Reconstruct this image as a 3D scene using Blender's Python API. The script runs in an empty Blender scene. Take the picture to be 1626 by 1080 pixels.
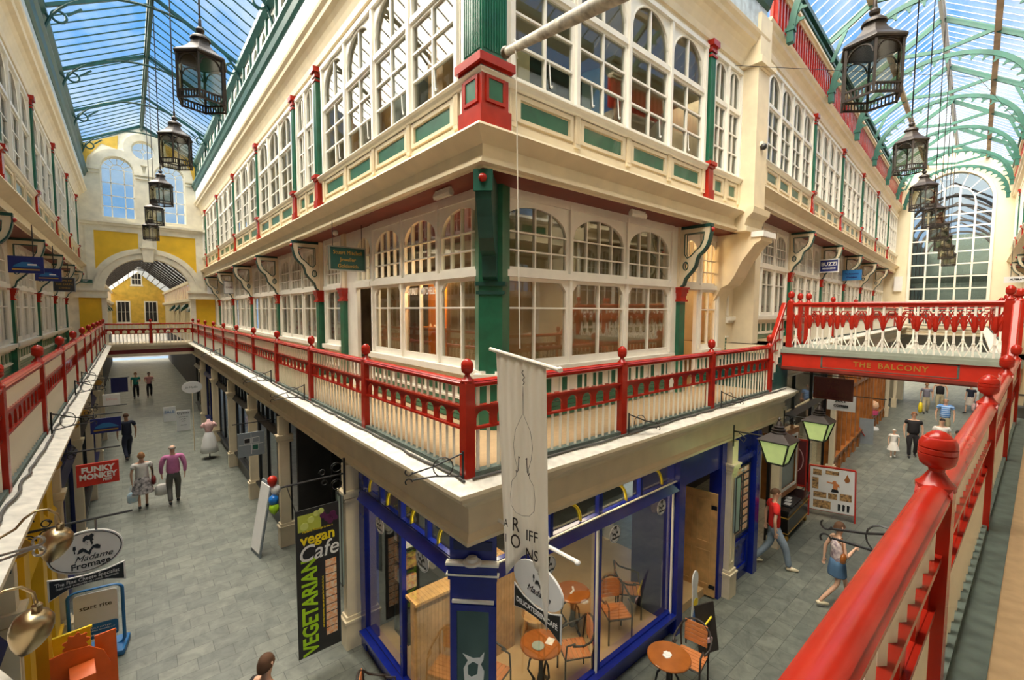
import bpy, math, random
from mathutils import Vector, Matrix
from mathutils.geometry import tessellate_polygon
random.seed(7)
D = bpy.data
SC = bpy.context.scene
COL = SC.collection
PI = math.pi
R = math.radians

# ------------------------------------------------------------------ camera, sky, sun, exposure
cam = D.objects.new('camera', D.cameras.new('camera'))
COL.objects.link(cam)
SC.camera = cam
cam.data.sensor_width = 36
cam.data.lens = 716.74 / 1626 * 36
cam.data.clip_start = 0.05
cam.data.clip_end = 400
_X = Vector((847 / 716.74, 43 / 716.74, -1)).normalized()
_Y = Vector((-609 / 716.74, 49 / 716.74, -1)).normalized()
_Z = _X.cross(_Y).normalized()
cam.matrix_world = Matrix(((_X.x, _X.y, _X.z, -2.63), (_Y.x, _Y.y, _Y.z, -3.81), (_Z.x, _Z.y, _Z.z, 5.65), (0, 0, 0, 1)))

SC.view_settings.view_transform = 'Standard'
SC.view_settings.look = 'None'
SC.view_settings.gamma = 1
SC.view_settings.use_curve_mapping = False
SC.view_settings.exposure = 0.48
SC.cycles.max_bounces = 7
SC.cycles.diffuse_bounces = 4
SC.cycles.glossy_bounces = 3
SC.cycles.transparent_max_bounces = 14
SC.cycles.sample_clamp_indirect = 4

world = D.worlds.new('sky')
SC.world = world
world.use_nodes = True
nt = world.node_tree
nt.nodes.clear()
wo = nt.nodes.new('ShaderNodeOutputWorld')
bg = nt.nodes.new('ShaderNodeBackground')
tc = nt.nodes.new('ShaderNodeTexCoord')
mp = nt.nodes.new('ShaderNodeMapping')
mp.inputs['Scale'].default_value = (1.6, 3.2, 2.0)
no = nt.nodes.new('ShaderNodeTexNoise')
no.inputs['Scale'].default_value = 2.2
no.inputs['Detail'].default_value = 7
no.inputs['Roughness'].default_value = 0.6
cr = nt.nodes.new('ShaderNodeValToRGB')
cr.color_ramp.elements[0].position = 0.42
cr.color_ramp.elements[0].color = (0.17, 0.47, 0.95, 1)
cr.color_ramp.elements[1].position = 0.68
cr.color_ramp.elements[1].color = (0.9, 1.0, 1.08, 1)
nt.links.new(tc.outputs['Generated'], mp.inputs['Vector'])
nt.links.new(mp.outputs['Vector'], no.inputs['Vector'])
nt.links.new(no.outputs['Fac'], cr.inputs['Fac'])
nt.links.new(cr.outputs['Color'], bg.inputs['Color'])
bg.inputs['Strength'].default_value = 0.82
nt.links.new(bg.outputs['Background'], wo.inputs['Surface'])

def light(name, kind, loc, energy, color=(1, 1, 1), size=0.3, rot=(0, 0, 0), sy=None, soft=None):
    l = D.lights.new(name, kind)
    l.energy = energy
    l.color = color
    if kind == 'AREA':
        l.size = size
        if sy:
            l.shape = 'RECTANGLE'
            l.size_y = sy
    elif kind == 'SUN':
        l.angle = size
    else:
        l.shadow_soft_size = size
    o = D.objects.new(name, l)
    COL.objects.link(o)
    o.location = loc
    o.rotation_euler = rot
    return o

# bright hazy daylight: a very soft high sun over the glass roofs
light('hazy_sun', 'SUN', (0, 0, 30), 21.0, (1.0, 0.88, 0.70), R(92), (R(-15), R(-35), 0))

# ------------------------------------------------------------------ materials
def mat(name, col, rough=0.5, metal=0.0, var=0.12, scale=6.0, bump=0.0, spec=0.5, emit=None, coat=0.0, dirt=None):
    m = D.materials.new(name)
    m.use_nodes = True
    n = m.node_tree
    b = n.nodes['Principled BSDF']
    b.inputs['Roughness'].default_value = rough
    b.inputs['Metallic'].default_value = metal
    b.inputs['Specular IOR Level'].default_value = spec
    b.inputs['Coat Weight'].default_value = coat
    t = n.nodes.new('ShaderNodeTexCoord')
    x = n.nodes.new('ShaderNodeTexNoise')
    x.inputs['Scale'].default_value = scale
    x.inputs['Detail'].default_value = 5
    n.links.new(t.outputs['Object'], x.inputs['Vector'])
    r = n.nodes.new('ShaderNodeValToRGB')
    r.color_ramp.elements[0].position = 0.3
    r.color_ramp.elements[1].position = 0.7
    lo = [c * (1 - var) for c in col] if dirt is None else dirt
    r.color_ramp.elements[0].color = (*lo, 1)
    r.color_ramp.elements[1].color = (*[min(1, c * (1 + var * 0.4)) for c in col], 1)
    n.links.new(x.outputs['Fac'], r.inputs['Fac'])
    n.links.new(r.outputs['Color'], b.inputs['Base Color'])
    if bump:
        bp = n.nodes.new('ShaderNodeBump')
        bp.inputs['Strength'].default_value = bump
        bp.inputs['Distance'].default_value = 0.02
        n.links.new(x.outputs['Fac'], bp.inputs['Height'])
        n.links.new(bp.outputs['Normal'], b.inputs['Normal'])
    if emit:
        b.inputs['Emission Color'].default_value = (*emit[:3], 1)
        b.inputs['Emission Strength'].default_value = emit[3]
    return m

def glass(name, tint, gloss=0.12, rough=0.02, fres=0.4):
    m = D.materials.new(name)
    m.use_nodes = True
    n = m.node_tree
    n.nodes.clear()
    o = n.nodes.new('ShaderNodeOutputMaterial')
    t = n.nodes.new('ShaderNodeBsdfTransparent')
    t.inputs['Color'].default_value = (*tint, 1)
    g = n.nodes.new('ShaderNodeBsdfGlossy')
    g.inputs['Roughness'].default_value = rough
    f = n.nodes.new('ShaderNodeFresnel')
    f.inputs['IOR'].default_value = 1.45
    a = n.nodes.new('ShaderNodeMath')
    a.operation = 'MULTIPLY_ADD'
    a.inputs[1].default_value = fres
    a.inputs[2].default_value = gloss
    mx = n.nodes.new('ShaderNodeMixShader')
    n.links.new(f.outputs['Fac'], a.inputs[0])
    n.links.new(a.outputs['Value'], mx.inputs['Fac'])
    n.links.new(t.outputs['BSDF'], mx.inputs[1])
    n.links.new(g.outputs['BSDF'], mx.inputs[2])
    n.links.new(mx.outputs['Shader'], o.inputs['Surface'])
    return m

M = {}
M['cream'] = mat('cream_paint', (0.80, 0.68, 0.47), 0.45, var=0.10, scale=3)
M['white'] = mat('white_gloss_paint', (0.88, 0.84, 0.74), 0.3, var=0.06, scale=4)
M['red'] = mat('red_gloss_paint', (0.40, 0.020, 0.009), 0.25, var=0.2, scale=5, coat=0.12, spec=0.35)
M['green'] = mat('green_gloss_paint', (0.014, 0.13, 0.068), 0.3, var=0.25, scale=5, coat=0.2)
M['dkgreen'] = mat('dark_green_paint', (0.012, 0.075, 0.06), 0.4, var=0.3, scale=4)
M['teal'] = mat('green_ironwork_paint', (0.008, 0.10, 0.066), 0.4, var=0.25, scale=3)
M['soffit'] = mat('dark_red_soffit_paint', (0.20, 0.028, 0.016), 0.5, var=0.2, scale=3)
M['frieze'] = mat('flaking_pale_blue_paint', (0.62, 0.70, 0.74), 0.6, var=0.3, scale=7, bump=0.1)
M['blue'] = mat('royal_blue_paint', (0.006, 0.018, 0.24), 0.25, var=0.15, coat=0.3)
M['navy'] = mat('navy_paint', (0.01, 0.014, 0.09), 0.35)
M['yellow'] = mat('yellow_paint', (0.85, 0.52, 0.02), 0.5, var=0.14, scale=2)
M['ochre'] = mat('ochre_plaster', (0.80, 0.52, 0.08), 0.8, var=0.25, scale=2, bump=0.05)
M['plaster'] = mat('aged_cream_plaster', (0.84, 0.78, 0.62), 0.8, var=0.16, scale=3, bump=0.08)
M['plaster2'] = mat('clean_cream_plaster', (0.84, 0.74, 0.52), 0.7, var=0.06, scale=1.5)
M['lead'] = mat('weathered_ledge_covering', (0.70, 0.66, 0.57), 0.6, var=0.25, scale=8, bump=0.15)
M['iron'] = mat('dark_bronze_iron', (0.045, 0.035, 0.03), 0.45, metal=0.3, var=0.3)
M['black'] = mat('black_paint', (0.012, 0.012, 0.013), 0.35)
M['wrought'] = mat('black_wrought_iron', (0.015, 0.014, 0.014), 0.5)
M['wood'] = mat('blond_panel_wood', (0.66, 0.36, 0.13), 0.4, var=0.2, scale=3)
M['pine'] = mat('varnished_pine', (0.74, 0.43, 0.16), 0.35, var=0.25, scale=5)
M['dkwood'] = mat('orange_brown_wood', (0.42, 0.15, 0.035), 0.35, var=0.35, scale=4)
M['tablewood'] = mat('polished_table_top', (0.36, 0.11, 0.022), 0.22, var=0.25, scale=4, coat=0.3)
M['slat'] = mat('orange_wood_slats', (0.62, 0.22, 0.07), 0.4, var=0.2)
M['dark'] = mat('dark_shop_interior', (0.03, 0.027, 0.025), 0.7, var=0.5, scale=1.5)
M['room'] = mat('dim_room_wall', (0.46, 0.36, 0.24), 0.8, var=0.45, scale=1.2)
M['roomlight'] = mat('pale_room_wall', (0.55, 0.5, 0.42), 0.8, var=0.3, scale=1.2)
M['net'] = mat('brown_net_blind', (0.40, 0.26, 0.12), 0.9, var=0.2, scale=2)
M['paleblind'] = mat('pale_grey_blind', (0.50, 0.50, 0.46), 0.9, var=0.3, scale=2)  # sheets behind panes carry the glass reflection as pale colour; also stored boxes
M['amber'] = mat('amber_lit_wood', (0.75, 0.28, 0.04), 0.6, var=0.2)
M['brass'] = mat('brushed_brass', (0.46, 0.35, 0.20), 0.3, metal=1.0, var=0.1)
M['chrome'] = mat('galvanised_metal', (0.5, 0.5, 0.5), 0.3, metal=1.0, var=0.1)
M['signwhite'] = mat('white_sign_enamel', (0.82, 0.81, 0.78), 0.4, var=0.04)
M['signgrey'] = mat('grey_sign_paint', (0.24, 0.27, 0.29), 0.5, var=0.08)
M['signblue'] = mat('dark_blue_sign_paint', (0.008, 0.018, 0.16), 0.4)
M['signcyan'] = mat('mid_blue_sign_paint', (0.02, 0.16, 0.42), 0.4)
M['signred'] = mat('bright_red_sign_paint', (0.58, 0.026, 0.010), 0.4)
M['maroon'] = mat('maroon_sign_paint', (0.16, 0.012, 0.012), 0.4)
M['orange'] = mat('bright_orange_board', (0.85, 0.15, 0.015), 0.4)
M['gold'] = mat('gold_lettering', (0.50, 0.28, 0.05), 0.4, metal=0.3)
M['lime'] = mat('lime_green_lettering', (0.42, 0.72, 0.02), 0.5)
M['vyellow'] = mat('yellow_lettering', (0.95, 0.72, 0.02), 0.5)
M['grape'] = mat('purple_grape_print', (0.12, 0.02, 0.08), 0.5)
M['ggrape'] = mat('green_grape_print', (0.55, 0.6, 0.08), 0.5)
M['balu'] = mat('blue_balloon', (0.02, 0.2, 0.65), 0.3)
M['cloth'] = mat('off_white_banner_cloth', (0.92, 0.88, 0.78), 0.85, var=0.04, scale=2)
M['pink'] = mat('pale_pink_fabric', (0.85, 0.52, 0.50), 0.85)
M['leather'] = mat('black_lacquer', (0.015, 0.013, 0.012), 0.25)
M['carpet'] = mat('beige_gallery_floor', (0.40, 0.27, 0.14), 0.9, var=0.12, scale=12, bump=0.1)
M['carpet2'] = mat('pink_beige_gallery_floor', (0.46, 0.31, 0.20), 0.9, var=0.12, scale=12, bump=0.1)
M['gutter'] = mat('grey_green_floor_edge', (0.10, 0.13, 0.11), 0.8, var=0.3, scale=9)
M['tread'] = mat('grey_stair_tread', (0.10, 0.10, 0.095), 0.7, var=0.3)
M['floorwood'] = mat('pale_wood_floor', (0.62, 0.42, 0.21), 0.3, var=0.15, scale=3)
M['cable'] = mat('grey_cable', (0.09, 0.085, 0.075), 0.6)
M['tube'] = mat('glowing_tube', (1, 1, 0.8), 0.5, emit=(1.0, 0.93, 0.55, 3))
M['shade'] = mat('glowing_lamp_shade', (1, 0.7, 0.35), 0.6, emit=(1.0, 0.55, 0.2, 2.5))
M['lampglow'] = mat('lit_lantern_inside', (0.62, 0.66, 0.32), 0.6, emit=(0.60, 0.85, 0.25, 0.22))
M['fixture'] = mat('white_plastic_fitting', (0.75, 0.70, 0.60), 0.4)
M['gglass'] = glass('window_glass', (0.93, 0.93, 0.90), 0.02, 0.02, 0.28)
M['uglass'] = glass('old_window_glass', (0.80, 0.82, 0.80), 0.02, 0.02, 0.14)
M['shopglass'] = glass('shop_window_glass', (0.95, 0.97, 0.96), 0.02, 0.02, 0.3)
M['roofglass'] = glass('roof_glass', (0.97, 0.985, 1.0), 0.0, 0.1, 0.08)
M['lglass'] = glass('smoky_lantern_glass', (0.62, 0.60, 0.50), 0.10, 0.08)
M['net2'] = mat('olive_net_blind', (0.22, 0.20, 0.10), 0.9, var=0.25, scale=2)
M['ivory'] = mat('ivory_paint', (0.86, 0.79, 0.64), 0.35, var=0.06, scale=4)
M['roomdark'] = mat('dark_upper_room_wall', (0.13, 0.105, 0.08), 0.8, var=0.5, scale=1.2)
M['frost'] = mat('frosted_green_glass', (0.30, 0.38, 0.34), 0.35, var=0.1, scale=2)
M['poster'] = mat('dark_poster_print', (0.03, 0.03, 0.03), 0.35)
M['food'] = mat('food_photo_print', (0.62, 0.22, 0.06), 0.5, var=0.75, scale=22, dirt=(0.75, 0.66, 0.5))
M['print'] = mat('varied_photo_print', (0.55, 0.32, 0.12), 0.5, var=0.8, scale=16, dirt=(0.03, 0.02, 0.02))
M['litwall'] = mat('sunlit_plaster', (0.82, 0.66, 0.36), 0.7)  # even buff tone, used on a stored box

def brick_mat(name, c1, c2, cm, bw, bh, mortar, rough, bump=0.3, vec='Object', rot=0.0, spec=0.5):
    m = D.materials.new(name)
    m.use_nodes = True
    n = m.node_tree
    b = n.nodes['Principled BSDF']
    t = n.nodes.new('ShaderNodeTexCoord')
    mpn = n.nodes.new('ShaderNodeMapping')
    mpn.inputs['Rotation'].default_value[2] = rot
    k = n.nodes.new('ShaderNodeTexBrick')
    k.inputs['Scale'].default_value = 1
    k.inputs['Brick Width'].default_value = bw
    k.inputs['Row Height'].default_value = bh
    k.inputs['Mortar Size'].default_value = mortar
    k.inputs['Color1'].default_value = (*c1, 1)
    k.inputs['Color2'].default_value = (*c2, 1)
    k.inputs['Mortar'].default_value = (*cm, 1)
    z = n.nodes.new('ShaderNodeTexNoise')
    z.inputs['Scale'].default_value = 3.5
    z.inputs['Detail'].default_value = 9
    z.inputs['Roughness'].default_value = 0.7
    z.inputs['Distortion'].default_value = 0.6
    rr = n.nodes.new('ShaderNodeValToRGB')
    rr.color_ramp.elements[0].position = 0.32
    rr.color_ramp.elements[0].color = (0.55, 0.55, 0.55, 1)
    rr.color_ramp.elements[1].position = 0.72
    rr.color_ramp.elements[1].color = (1.35, 1.35, 1.3, 1)
    mx = n.nodes.new('ShaderNodeMixRGB')
    mx.blend_type = 'MULTIPLY'
    mx.inputs['Fac'].default_value = 0.82
    n.links.new(t.outputs[vec], mpn.inputs['Vector'])
    n.links.new(mpn.outputs['Vector'], k.inputs['Vector'])
    n.links.new(t.outputs[vec], z.inputs['Vector'])
    n.links.new(z.outputs['Fac'], rr.inputs['Fac'])
    n.links.new(k.outputs['Color'], mx.inputs['Color1'])
    n.links.new(rr.outputs['Color'], mx.inputs['Color2'])
    n.links.new(mx.outputs['Color'], b.inputs['Base Color'])
    b.inputs['Roughness'].default_value = rough
    b.inputs['Specular IOR Level'].default_value = spec
    bp = n.nodes.new('ShaderNodeBump')
    bp.inputs['Strength'].default_value = bump
    bp.inputs['Distance'].default_value = 0.01
    n.links.new(k.outputs['Fac'], bp.inputs['Height'])
    bp.invert = True
    n.links.new(bp.outputs['Normal'], b.inputs['Normal'])
    return m
M['paving'] = brick_mat('grey_slate_paving', (0.19, 0.20, 0.17), (0.135, 0.148, 0.13), (0.095, 0.10, 0.088), 0.50, 0.30, 0.006, 0.42)

# ------------------------------------------------------------------ mesh building
class MB:
    def __init__(s):
        s.v = []; s.f = []; s.m = []
    def quadbox(s, P, m=0):
        k = len(s.v); s.v += [tuple(p) for p in P]
        for f in ((0, 3, 2, 1), (4, 5, 6, 7), (0, 1, 5, 4), (1, 2, 6, 5), (2, 3, 7, 6), (3, 0, 4, 7)):
            s.f.append([k + i for i in f]); s.m.append(m)
        return s
    def box(s, x0, x1, y0, y1, z0, z1, m=0):
        return s.quadbox([(x0, y0, z0), (x1, y0, z0), (x1, y1, z0), (x0, y1, z0), (x0, y0, z1), (x1, y0, z1), (x1, y1, z1), (x0, y1, z1)], m)
    def bar(s, a, b, w, h=None, m=0, up=(0, 0, 1)):
        a = Vector(a); b = Vector(b); h = w if h is None else h
        d = (b - a).normalized(); u = Vector(up)
        if abs(d.dot(u)) > 0.98: u = Vector((0, 1, 0)) if abs(d.y) < 0.9 else Vector((1, 0, 0))
        x = d.cross(u).normalized() * (w / 2); y = x.cross(d).normalized() * (h / 2)
        return s.quadbox([a - x - y, a + x - y, a + x + y, a - x + y, b - x - y, b + x - y, b + x + y, b - x + y], m)
    def tube(s, pts, r, n=6, m=0, cap=True, r2=None):
        pts = [Vector(p) for p in pts]; k = len(s.v); N = len(pts)
        pv = None
        for i, p in enumerate(pts):
            d = (pts[min(i + 1, N - 1)] - pts[max(i - 1, 0)]).normalized()
            if pv is None:
                u = Vector((0, 0, 1)) if abs(d.z) < 0.9 else Vector((1, 0, 0))
                x = d.cross(u).normalized()
            else:
                x = (pv - d * pv.dot(d)).normalized()
            pv = x; y = d.cross(x)
            rr = (r[i] if isinstance(r, (list, tuple)) else r)
            for j in range(n):
                a = 2 * PI * j / n
                s.v.append(tuple(p + x * (rr * math.cos(a)) + y * (rr * math.sin(a))))
        for i in range(N - 1):
            for j in range(n):
                s.f.append([k + i * n + j, k + i * n + (j + 1) % n, k + (i + 1) * n + (j + 1) % n, k + (i + 1) * n + j]); s.m.append(m)
        if cap:
            s.f.append([k + j for j in range(n)][::-1]); s.m.append(m)
            s.f.append([k + (N - 1) * n + j for j in range(n)]); s.m.append(m)
        return s
    def lathe(s, prof, n=16, c=(0, 0, 0), m=0, sq=0.0):
        k = len(s.v)
        for r, z in prof:
            for j in range(n):
                a = 2 * PI * (j + 0.5) / n
                s.v.append((c[0] + r * math.cos(a), c[1] + r * math.sin(a), c[2] + z))
        for i in range(len(prof) - 1):
            for j in range(n):
                s.f.append([k + i * n + j, k + i * n + (j + 1) % n, k + (i + 1) * n + (j + 1) % n, k + (i + 1) * n + j]); s.m.append(m)
        s.f.append([k + j for j in range(n)][::-1]); s.m.append(m)
        s.f.append([k + (len(prof) - 1) * n + j for j in range(n)]); s.m.append(m)
        return s
    def plate(s, loops, O, U, V, W, m=0, ms=None):
        """flat shape with holes: loops of 2-D points; O origin, U/V axes, W thickness vector"""
        O = Vector(O); U = Vector(U); V = Vector(V); W = Vector(W)
        P = [[O + U * a + V * b for a, b in lp] for lp in loops]
        L2 = [[Vector((a, b, 0)) for a, b in lp] for lp in loops]
        tris = tessellate_polygon(L2)
        flat = [p for lp in P for p in lp]; k = len(s.v); N = len(flat)
        s.v += [tuple(p) for p in flat] + [tuple(p + W) for p in flat]
        for t in tris:
            s.f.append([k + i for i in t]); s.m.append(m)
            s.f.append([k + N + i for i in reversed(t)]); s.m.append(m)
        o = 0
        for lp in P:
            L = len(lp)
            for i in range(L):
                a = k + o + i; b = k + o + (i + 1) % L
                s.f.append([a, b, b + N, a + N]); s.m.append(m if ms is None else ms)
            o += L
        return s
    def sweep(s, path, prof, m=0, closed=True, mats=None):
        """path of (x,y) walked with the outward side on the right; prof of (outward, z)"""
        k = len(s.v); n = len(prof); N = len(path)
        pts = [Vector((p[0], p[1], 0)) for p in path]
        for i in range(N):
            d0 = (pts[i] - pts[i - 1]).normalized() if i > 0 else (pts[1] - pts[0]).normalized()
            d1 = (pts[i + 1] - pts[i]).normalized() if i < N - 1 else d0
            r0 = Vector((d0.y, -d0.x, 0)); r1 = Vector((d1.y, -d1.x, 0))
            b = r0 + r1; b = b / b.dot(r0) if b.length > 1e-6 else r0
            for o, z in prof:
                q = pts[i] + b * o
                s.v.append((q.x, q.y, z))
        for i in range(N - 1):
            for j in range(n if closed else n - 1):
                a = k + i * n + j; b2 = k + i * n + (j + 1) % n
                s.f.append([a, b2, b2 + n, a + n]); s.m.append(mats[j] if mats else m)
        if closed:
            s.f.append([k + j for j in range(n)]); s.m.append(m)
            s.f.append([k + (N - 1) * n + j for j in range(n)][::-1]); s.m.append(m)
        return s
    def build(s, name, mats, parent=None, loc=(0, 0, 0), rot=(0, 0, 0), smooth=False, bevel=0.0):
        me = D.meshes.new(name)
        me.from_pydata(s.v, [], s.f)
        mats = mats if isinstance(mats, (list, tuple)) else [mats]
        for x in mats: me.materials.append(M[x] if isinstance(x, str) else x)
        me.polygons.foreach_set('material_index', s.m)
        if smooth: me.polygons.foreach_set('use_smooth', [True] * len(s.f))
        me.update()
        o = D.objects.new(name, me)
        COL.objects.link(o)
        o.location = loc; o.rotation_euler = rot
        if parent: o.parent = parent
        if smooth == 'auto':
            md = o.modifiers.new('edges', 'EDGE_SPLIT'); md.split_angle = R(35)
        if bevel:
            b = o.modifiers.new('bevel', 'BEVEL'); b.width = bevel; b.segments = 2; b.limit_method = 'ANGLE'
        return o

def tag(o, label=None, cat=None, group=None, kind=None):
    if label: o['label'] = label
    if cat: o['category'] = cat
    if group: o['group'] = group
    if kind: o['kind'] = kind
    return o
def empty(name, loc=(0, 0, 0), rz=0.0, parent=None):
    o = D.objects.new(name, None); COL.objects.link(o)
    o.empty_display_size = 0.2; o.location = loc; o.rotation_euler = (0, 0, rz)
    if parent: o.parent = parent
    return o
def thing(name, label, cat, loc=(0, 0, 0), rz=0.0, group=None):
    return tag(empty(name, loc, rz), label, cat, group)
KIDS = {}
def copy_tree(o, parent=None):
    c = o.copy(); COL.objects.link(c)
    c.parent = parent
    for ch in KIDCACHE(o): copy_tree(ch, c)
    return c
def KIDCACHE(o):
    return list(o.children)
def place(o, loc, rz=0.0, label=None, group=None, cat=None, kind=None):
    o.location = loc; o.rotation_euler = (0, 0, rz)
    return tag(o, label, cat, group, kind)
class Proto:
    """first use hands out the original, later uses hand out copies of the whole tree"""
    def __init__(s, fn): s.fn = fn; s.o = None; s.n = 0
    def get(s):
        s.n += 1
        if s.o is None:
            s.o = s.fn(); return s.o
        return copy_tree(s.o)

def text(name, body, size, m, parent, loc, rot, ext=0.004, align='CENTER', sx=1.0, shear=0.0, bold=0.0, space=1.0):
    cu = D.curves.new(name, 'FONT')
    cu.body = body; cu.size = size; cu.extrude = ext; cu.align_x = align; cu.align_y = 'CENTER'
    cu.shear = shear; cu.offset = bold; cu.resolution_u = 3; cu.space_character = space
    t = D.objects.new(name, cu)
    COL.objects.link(t)
    bpy.context.view_layer.update()
    me = D.meshes.new_from_object(t.evaluated_get(bpy.context.evaluated_depsgraph_get()))
    D.objects.remove(t); D.curves.remove(cu)
    me.name = name
    me.materials.clear(); me.materials.append(M[m])
    o = D.objects.new(name, me); COL.objects.link(o)
    o.parent = parent; o.location = loc; o.rotation_euler = rot; o.scale = (sx, 1, 1)
    return o
FACE = (PI / 2, 0, 0)      # text standing up, read from -y

def arc(cx, cz, rx, rz, a0, a1, n):
    return [(cx + rx * math.cos(a0 + (a1 - a0) * i / n), cz + rz * math.sin(a0 + (a1 - a0) * i / n)) for i in range(n + 1)]

# facade frames: (origin x, origin y, direction angle, rotation of the local frame, dz); local x along, local y outwards, local z up
class Frame:
    def __init__(s, ox, oy, ang, rot, dz=0.0):
        s.o = Vector((ox, oy, 0)); s.d = Vector((math.cos(ang), math.sin(ang), 0)); s.rot = rot; s.dz = dz
        s.out = Vector((-math.sin(rot), math.cos(rot), 0))
    def at(s, u, v=0.0, z=0.0):
        p = s.o + s.d * u + s.out * v; return (p.x, p.y, z + s.dz)
T4 = R(4)
FA = Frame(0, 0, PI / 2, PI / 2)
FR = Frame(0, 0, 0, PI)
FB = Frame(-3.6, 0, PI / 2, -PI / 2)
FC = Frame(0, -3.55, 0, 0)
F2 = Frame(8.6, 0, T4, PI + T4, 0.75)
_n = Vector((-math.sin(T4), math.cos(T4), 0))
FC2 = Frame(8.6 - 3.55 * _n.x, -3.55 * _n.y, T4, T4, 0.75)
END1 = 27.3
END2 = 26.8

_m = D.materials.new('translucent_skylight'); _m.use_nodes = True; _t = _m.node_tree.nodes.new('ShaderNodeBsdfTranslucent'); _t.inputs['Color'].default_value = (.45, .45, .43, 1)
_m.node_tree.links.new(_t.outputs['BSDF'], _m.node_tree.nodes['Material Output'].inputs['Surface']); M['skylight'] = _m
# ------------------------------------------------------------------ big structure
def struct(mb, name, mats, **k):
    return tag(mb.build(name, mats, **k), kind='structure')

fl = MB().box(-12, 50, -6.5, 62, -0.12, 0)
struct(fl, 'floor', 'paving')

def p2(s, v=0.0):
    p = F2.at(s, v); return (p[0], p[1])
def c2(s, v=0.0):
    p = FC2.at(s, v); return (p[0], p[1])
PA = [(0, END1), (0, 0), (8.95, 0)]
PB = [(-3.6, -3.55), (-3.6, END1)]
PCB = [(8.7, -3.55), (-3.6, -3.55), (-3.6, END1)]
PA2 = [p2(0.15), p2(END2)]
PC2 = [c2(END2), c2(-0.2)]
def shift(prof, dz): return [(o, z + dz) for o, z in prof]
# gallery edge: ledge, cyma, fascia and lower moulding over the shopfronts
LEDGE = [(-4.2, 3.50), (-4.2, 3.92), (0.02, 3.92), (0.27, 3.86), (0.27, 3.82), (0.22, 3.80), (0.20, 3.74), (0.10, 3.66), (0.02, 3.62), (0.0, 3.60),
         (-0.02, 3.56), (-0.04, 3.55), (-0.04, 3.27), (-0.02, 3.25), (0.0, 3.22), (0.02, 3.21), (0.02, 3.17), (-0.02, 3.14), (-0.10, 3.14), (-0.10, 3.50)]
lm = [1, 1, 1] + [0] * (len(LEDGE) - 3)
def mk_ledge(nm, path, prof): 
    n = len(prof); mats = [2, 3, 1, 0, 0] + [0] * (n - 5); mats[-1] = 2
    struct(MB().sweep(path, prof, mats=mats), nm, ['cream', 'lead', 'room', 'carpet'])
mk_ledge('trim_1', PA, LEDGE)
mk_ledge('trim_2', PCB, LEDGE)
mk_ledge('trim_3', PA2, shift(LEDGE, 0.95))
mk_ledge('trim_4', PC2, shift(LEDGE, 0.95))
# cornice under the upper floor with the red soffit behind it
MID = [(-4.2, 7.42), (-4.2, 7.88), (-0.74, 7.88), (-0.56, 7.86), (-0.55, 7.83), (-0.60, 7.80), (-0.66, 7.76), (-0.72, 7.72), (-0.755, 7.70), (-0.765, 7.56),
       (-0.74, 7.55), (-0.74, 7.53), (-0.715, 7.52), (-0.715, 7.50), (-0.69, 7.49), (-0.69, 7.46), (-0.74, 7.45), (-0.78, 7.45), (-0.79, 7.42)]
def mk_mid(nm, path, prof):
    n = len(prof); mats = [0] * n; mats[n - 1] = 1; mats[0] = 2
    struct(MB().sweep(path, prof, mats=mats), nm, ['cream', 'soffit', 'roomdark'])
mk_mid('trim_5', [(0, END1), (0, 0), (8.55, 0)], MID)
mk_mid('trim_6', [(8.6, -3.55), (-3.6, -3.55), (-3.6, END1)], MID)
mk_mid('trim_7', [p2(0.2), p2(END2)], shift(MID, 0.75))
mk_mid('trim_8', [c2(END2), c2(1.0)], shift(MID, 0.75))
# sill band, upper cornice, pale frieze, green gutter beam and eave
SILL = [(-0.85, 8.47), (-0.85, 8.60), (-0.70, 8.60), (-0.66, 8.57), (-0.66, 8.55), (-0.69, 8.53), (-0.71, 8.49), (-0.74, 8.47)]
UPC = [(-4.2, 10.85), (-4.2, 11.6), (-0.40, 11.60), (-0.38, 11.57), (-0.40, 11.52), (-0.46, 11.47), (-0.48, 11.40), (-0.56, 11.35), (-0.62, 11.28), (-0.66, 11.20), (-0.70, 11.10), (-0.72, 10.98), (-0.76, 10.97), (-0.76, 10.85)]
FRZ = [(-0.80, 11.6), (-0.80, 12.2), (-0.47, 12.2), (-0.47, 11.6)]
GUT = [(-0.95, 12.2), (-0.95, 12.62), (-0.42, 12.62), (-0.32, 12.58), (-0.30, 12.45), (-0.36, 12.38), (-0.40, 12.25), (-0.45, 12.2)]
EAV = [(-1.0, 13.5), (-1.0, 13.84), (-0.42, 13.84), (-0.40, 13.62), (-0.52, 13.5)]
def mk_top(path, k0, dz=0.0, red=False, path_hi=None):
    struct(MB().sweep(path, shift(SILL, dz)), 'trim_%d' % k0, 'white')
    struct(MB().sweep(path, shift([(o - .14 if (red and o > -.7) else o, z) for o, z in UPC], dz)), 'trim_%d' % (k0 + 1), 'cream')
    hi = path_hi or path
    if not red:
        struct(MB().sweep(hi, FRZ), 'trim_%d' % (k0 + 2), 'frieze')
        struct(MB().sweep(hi, GUT), 'trim_%d' % (k0 + 3), 'dkgreen')
        struct(MB().sweep(hi, EAV), 'trim_%d' % (k0 + 4), 'dkgreen')
mk_top([(0, END1), (0, 0), (8.3, 0)], 10)
mk_top([(8.6, -3.55), (-3.6, -3.55), (-3.6, END1)], 20)
mk_top([p2(0.2), p2(END2)], 30, 0.75, red=True)
mk_top([c2(END2), c2(1.0)], 40, 0.75, red=True)

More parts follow.
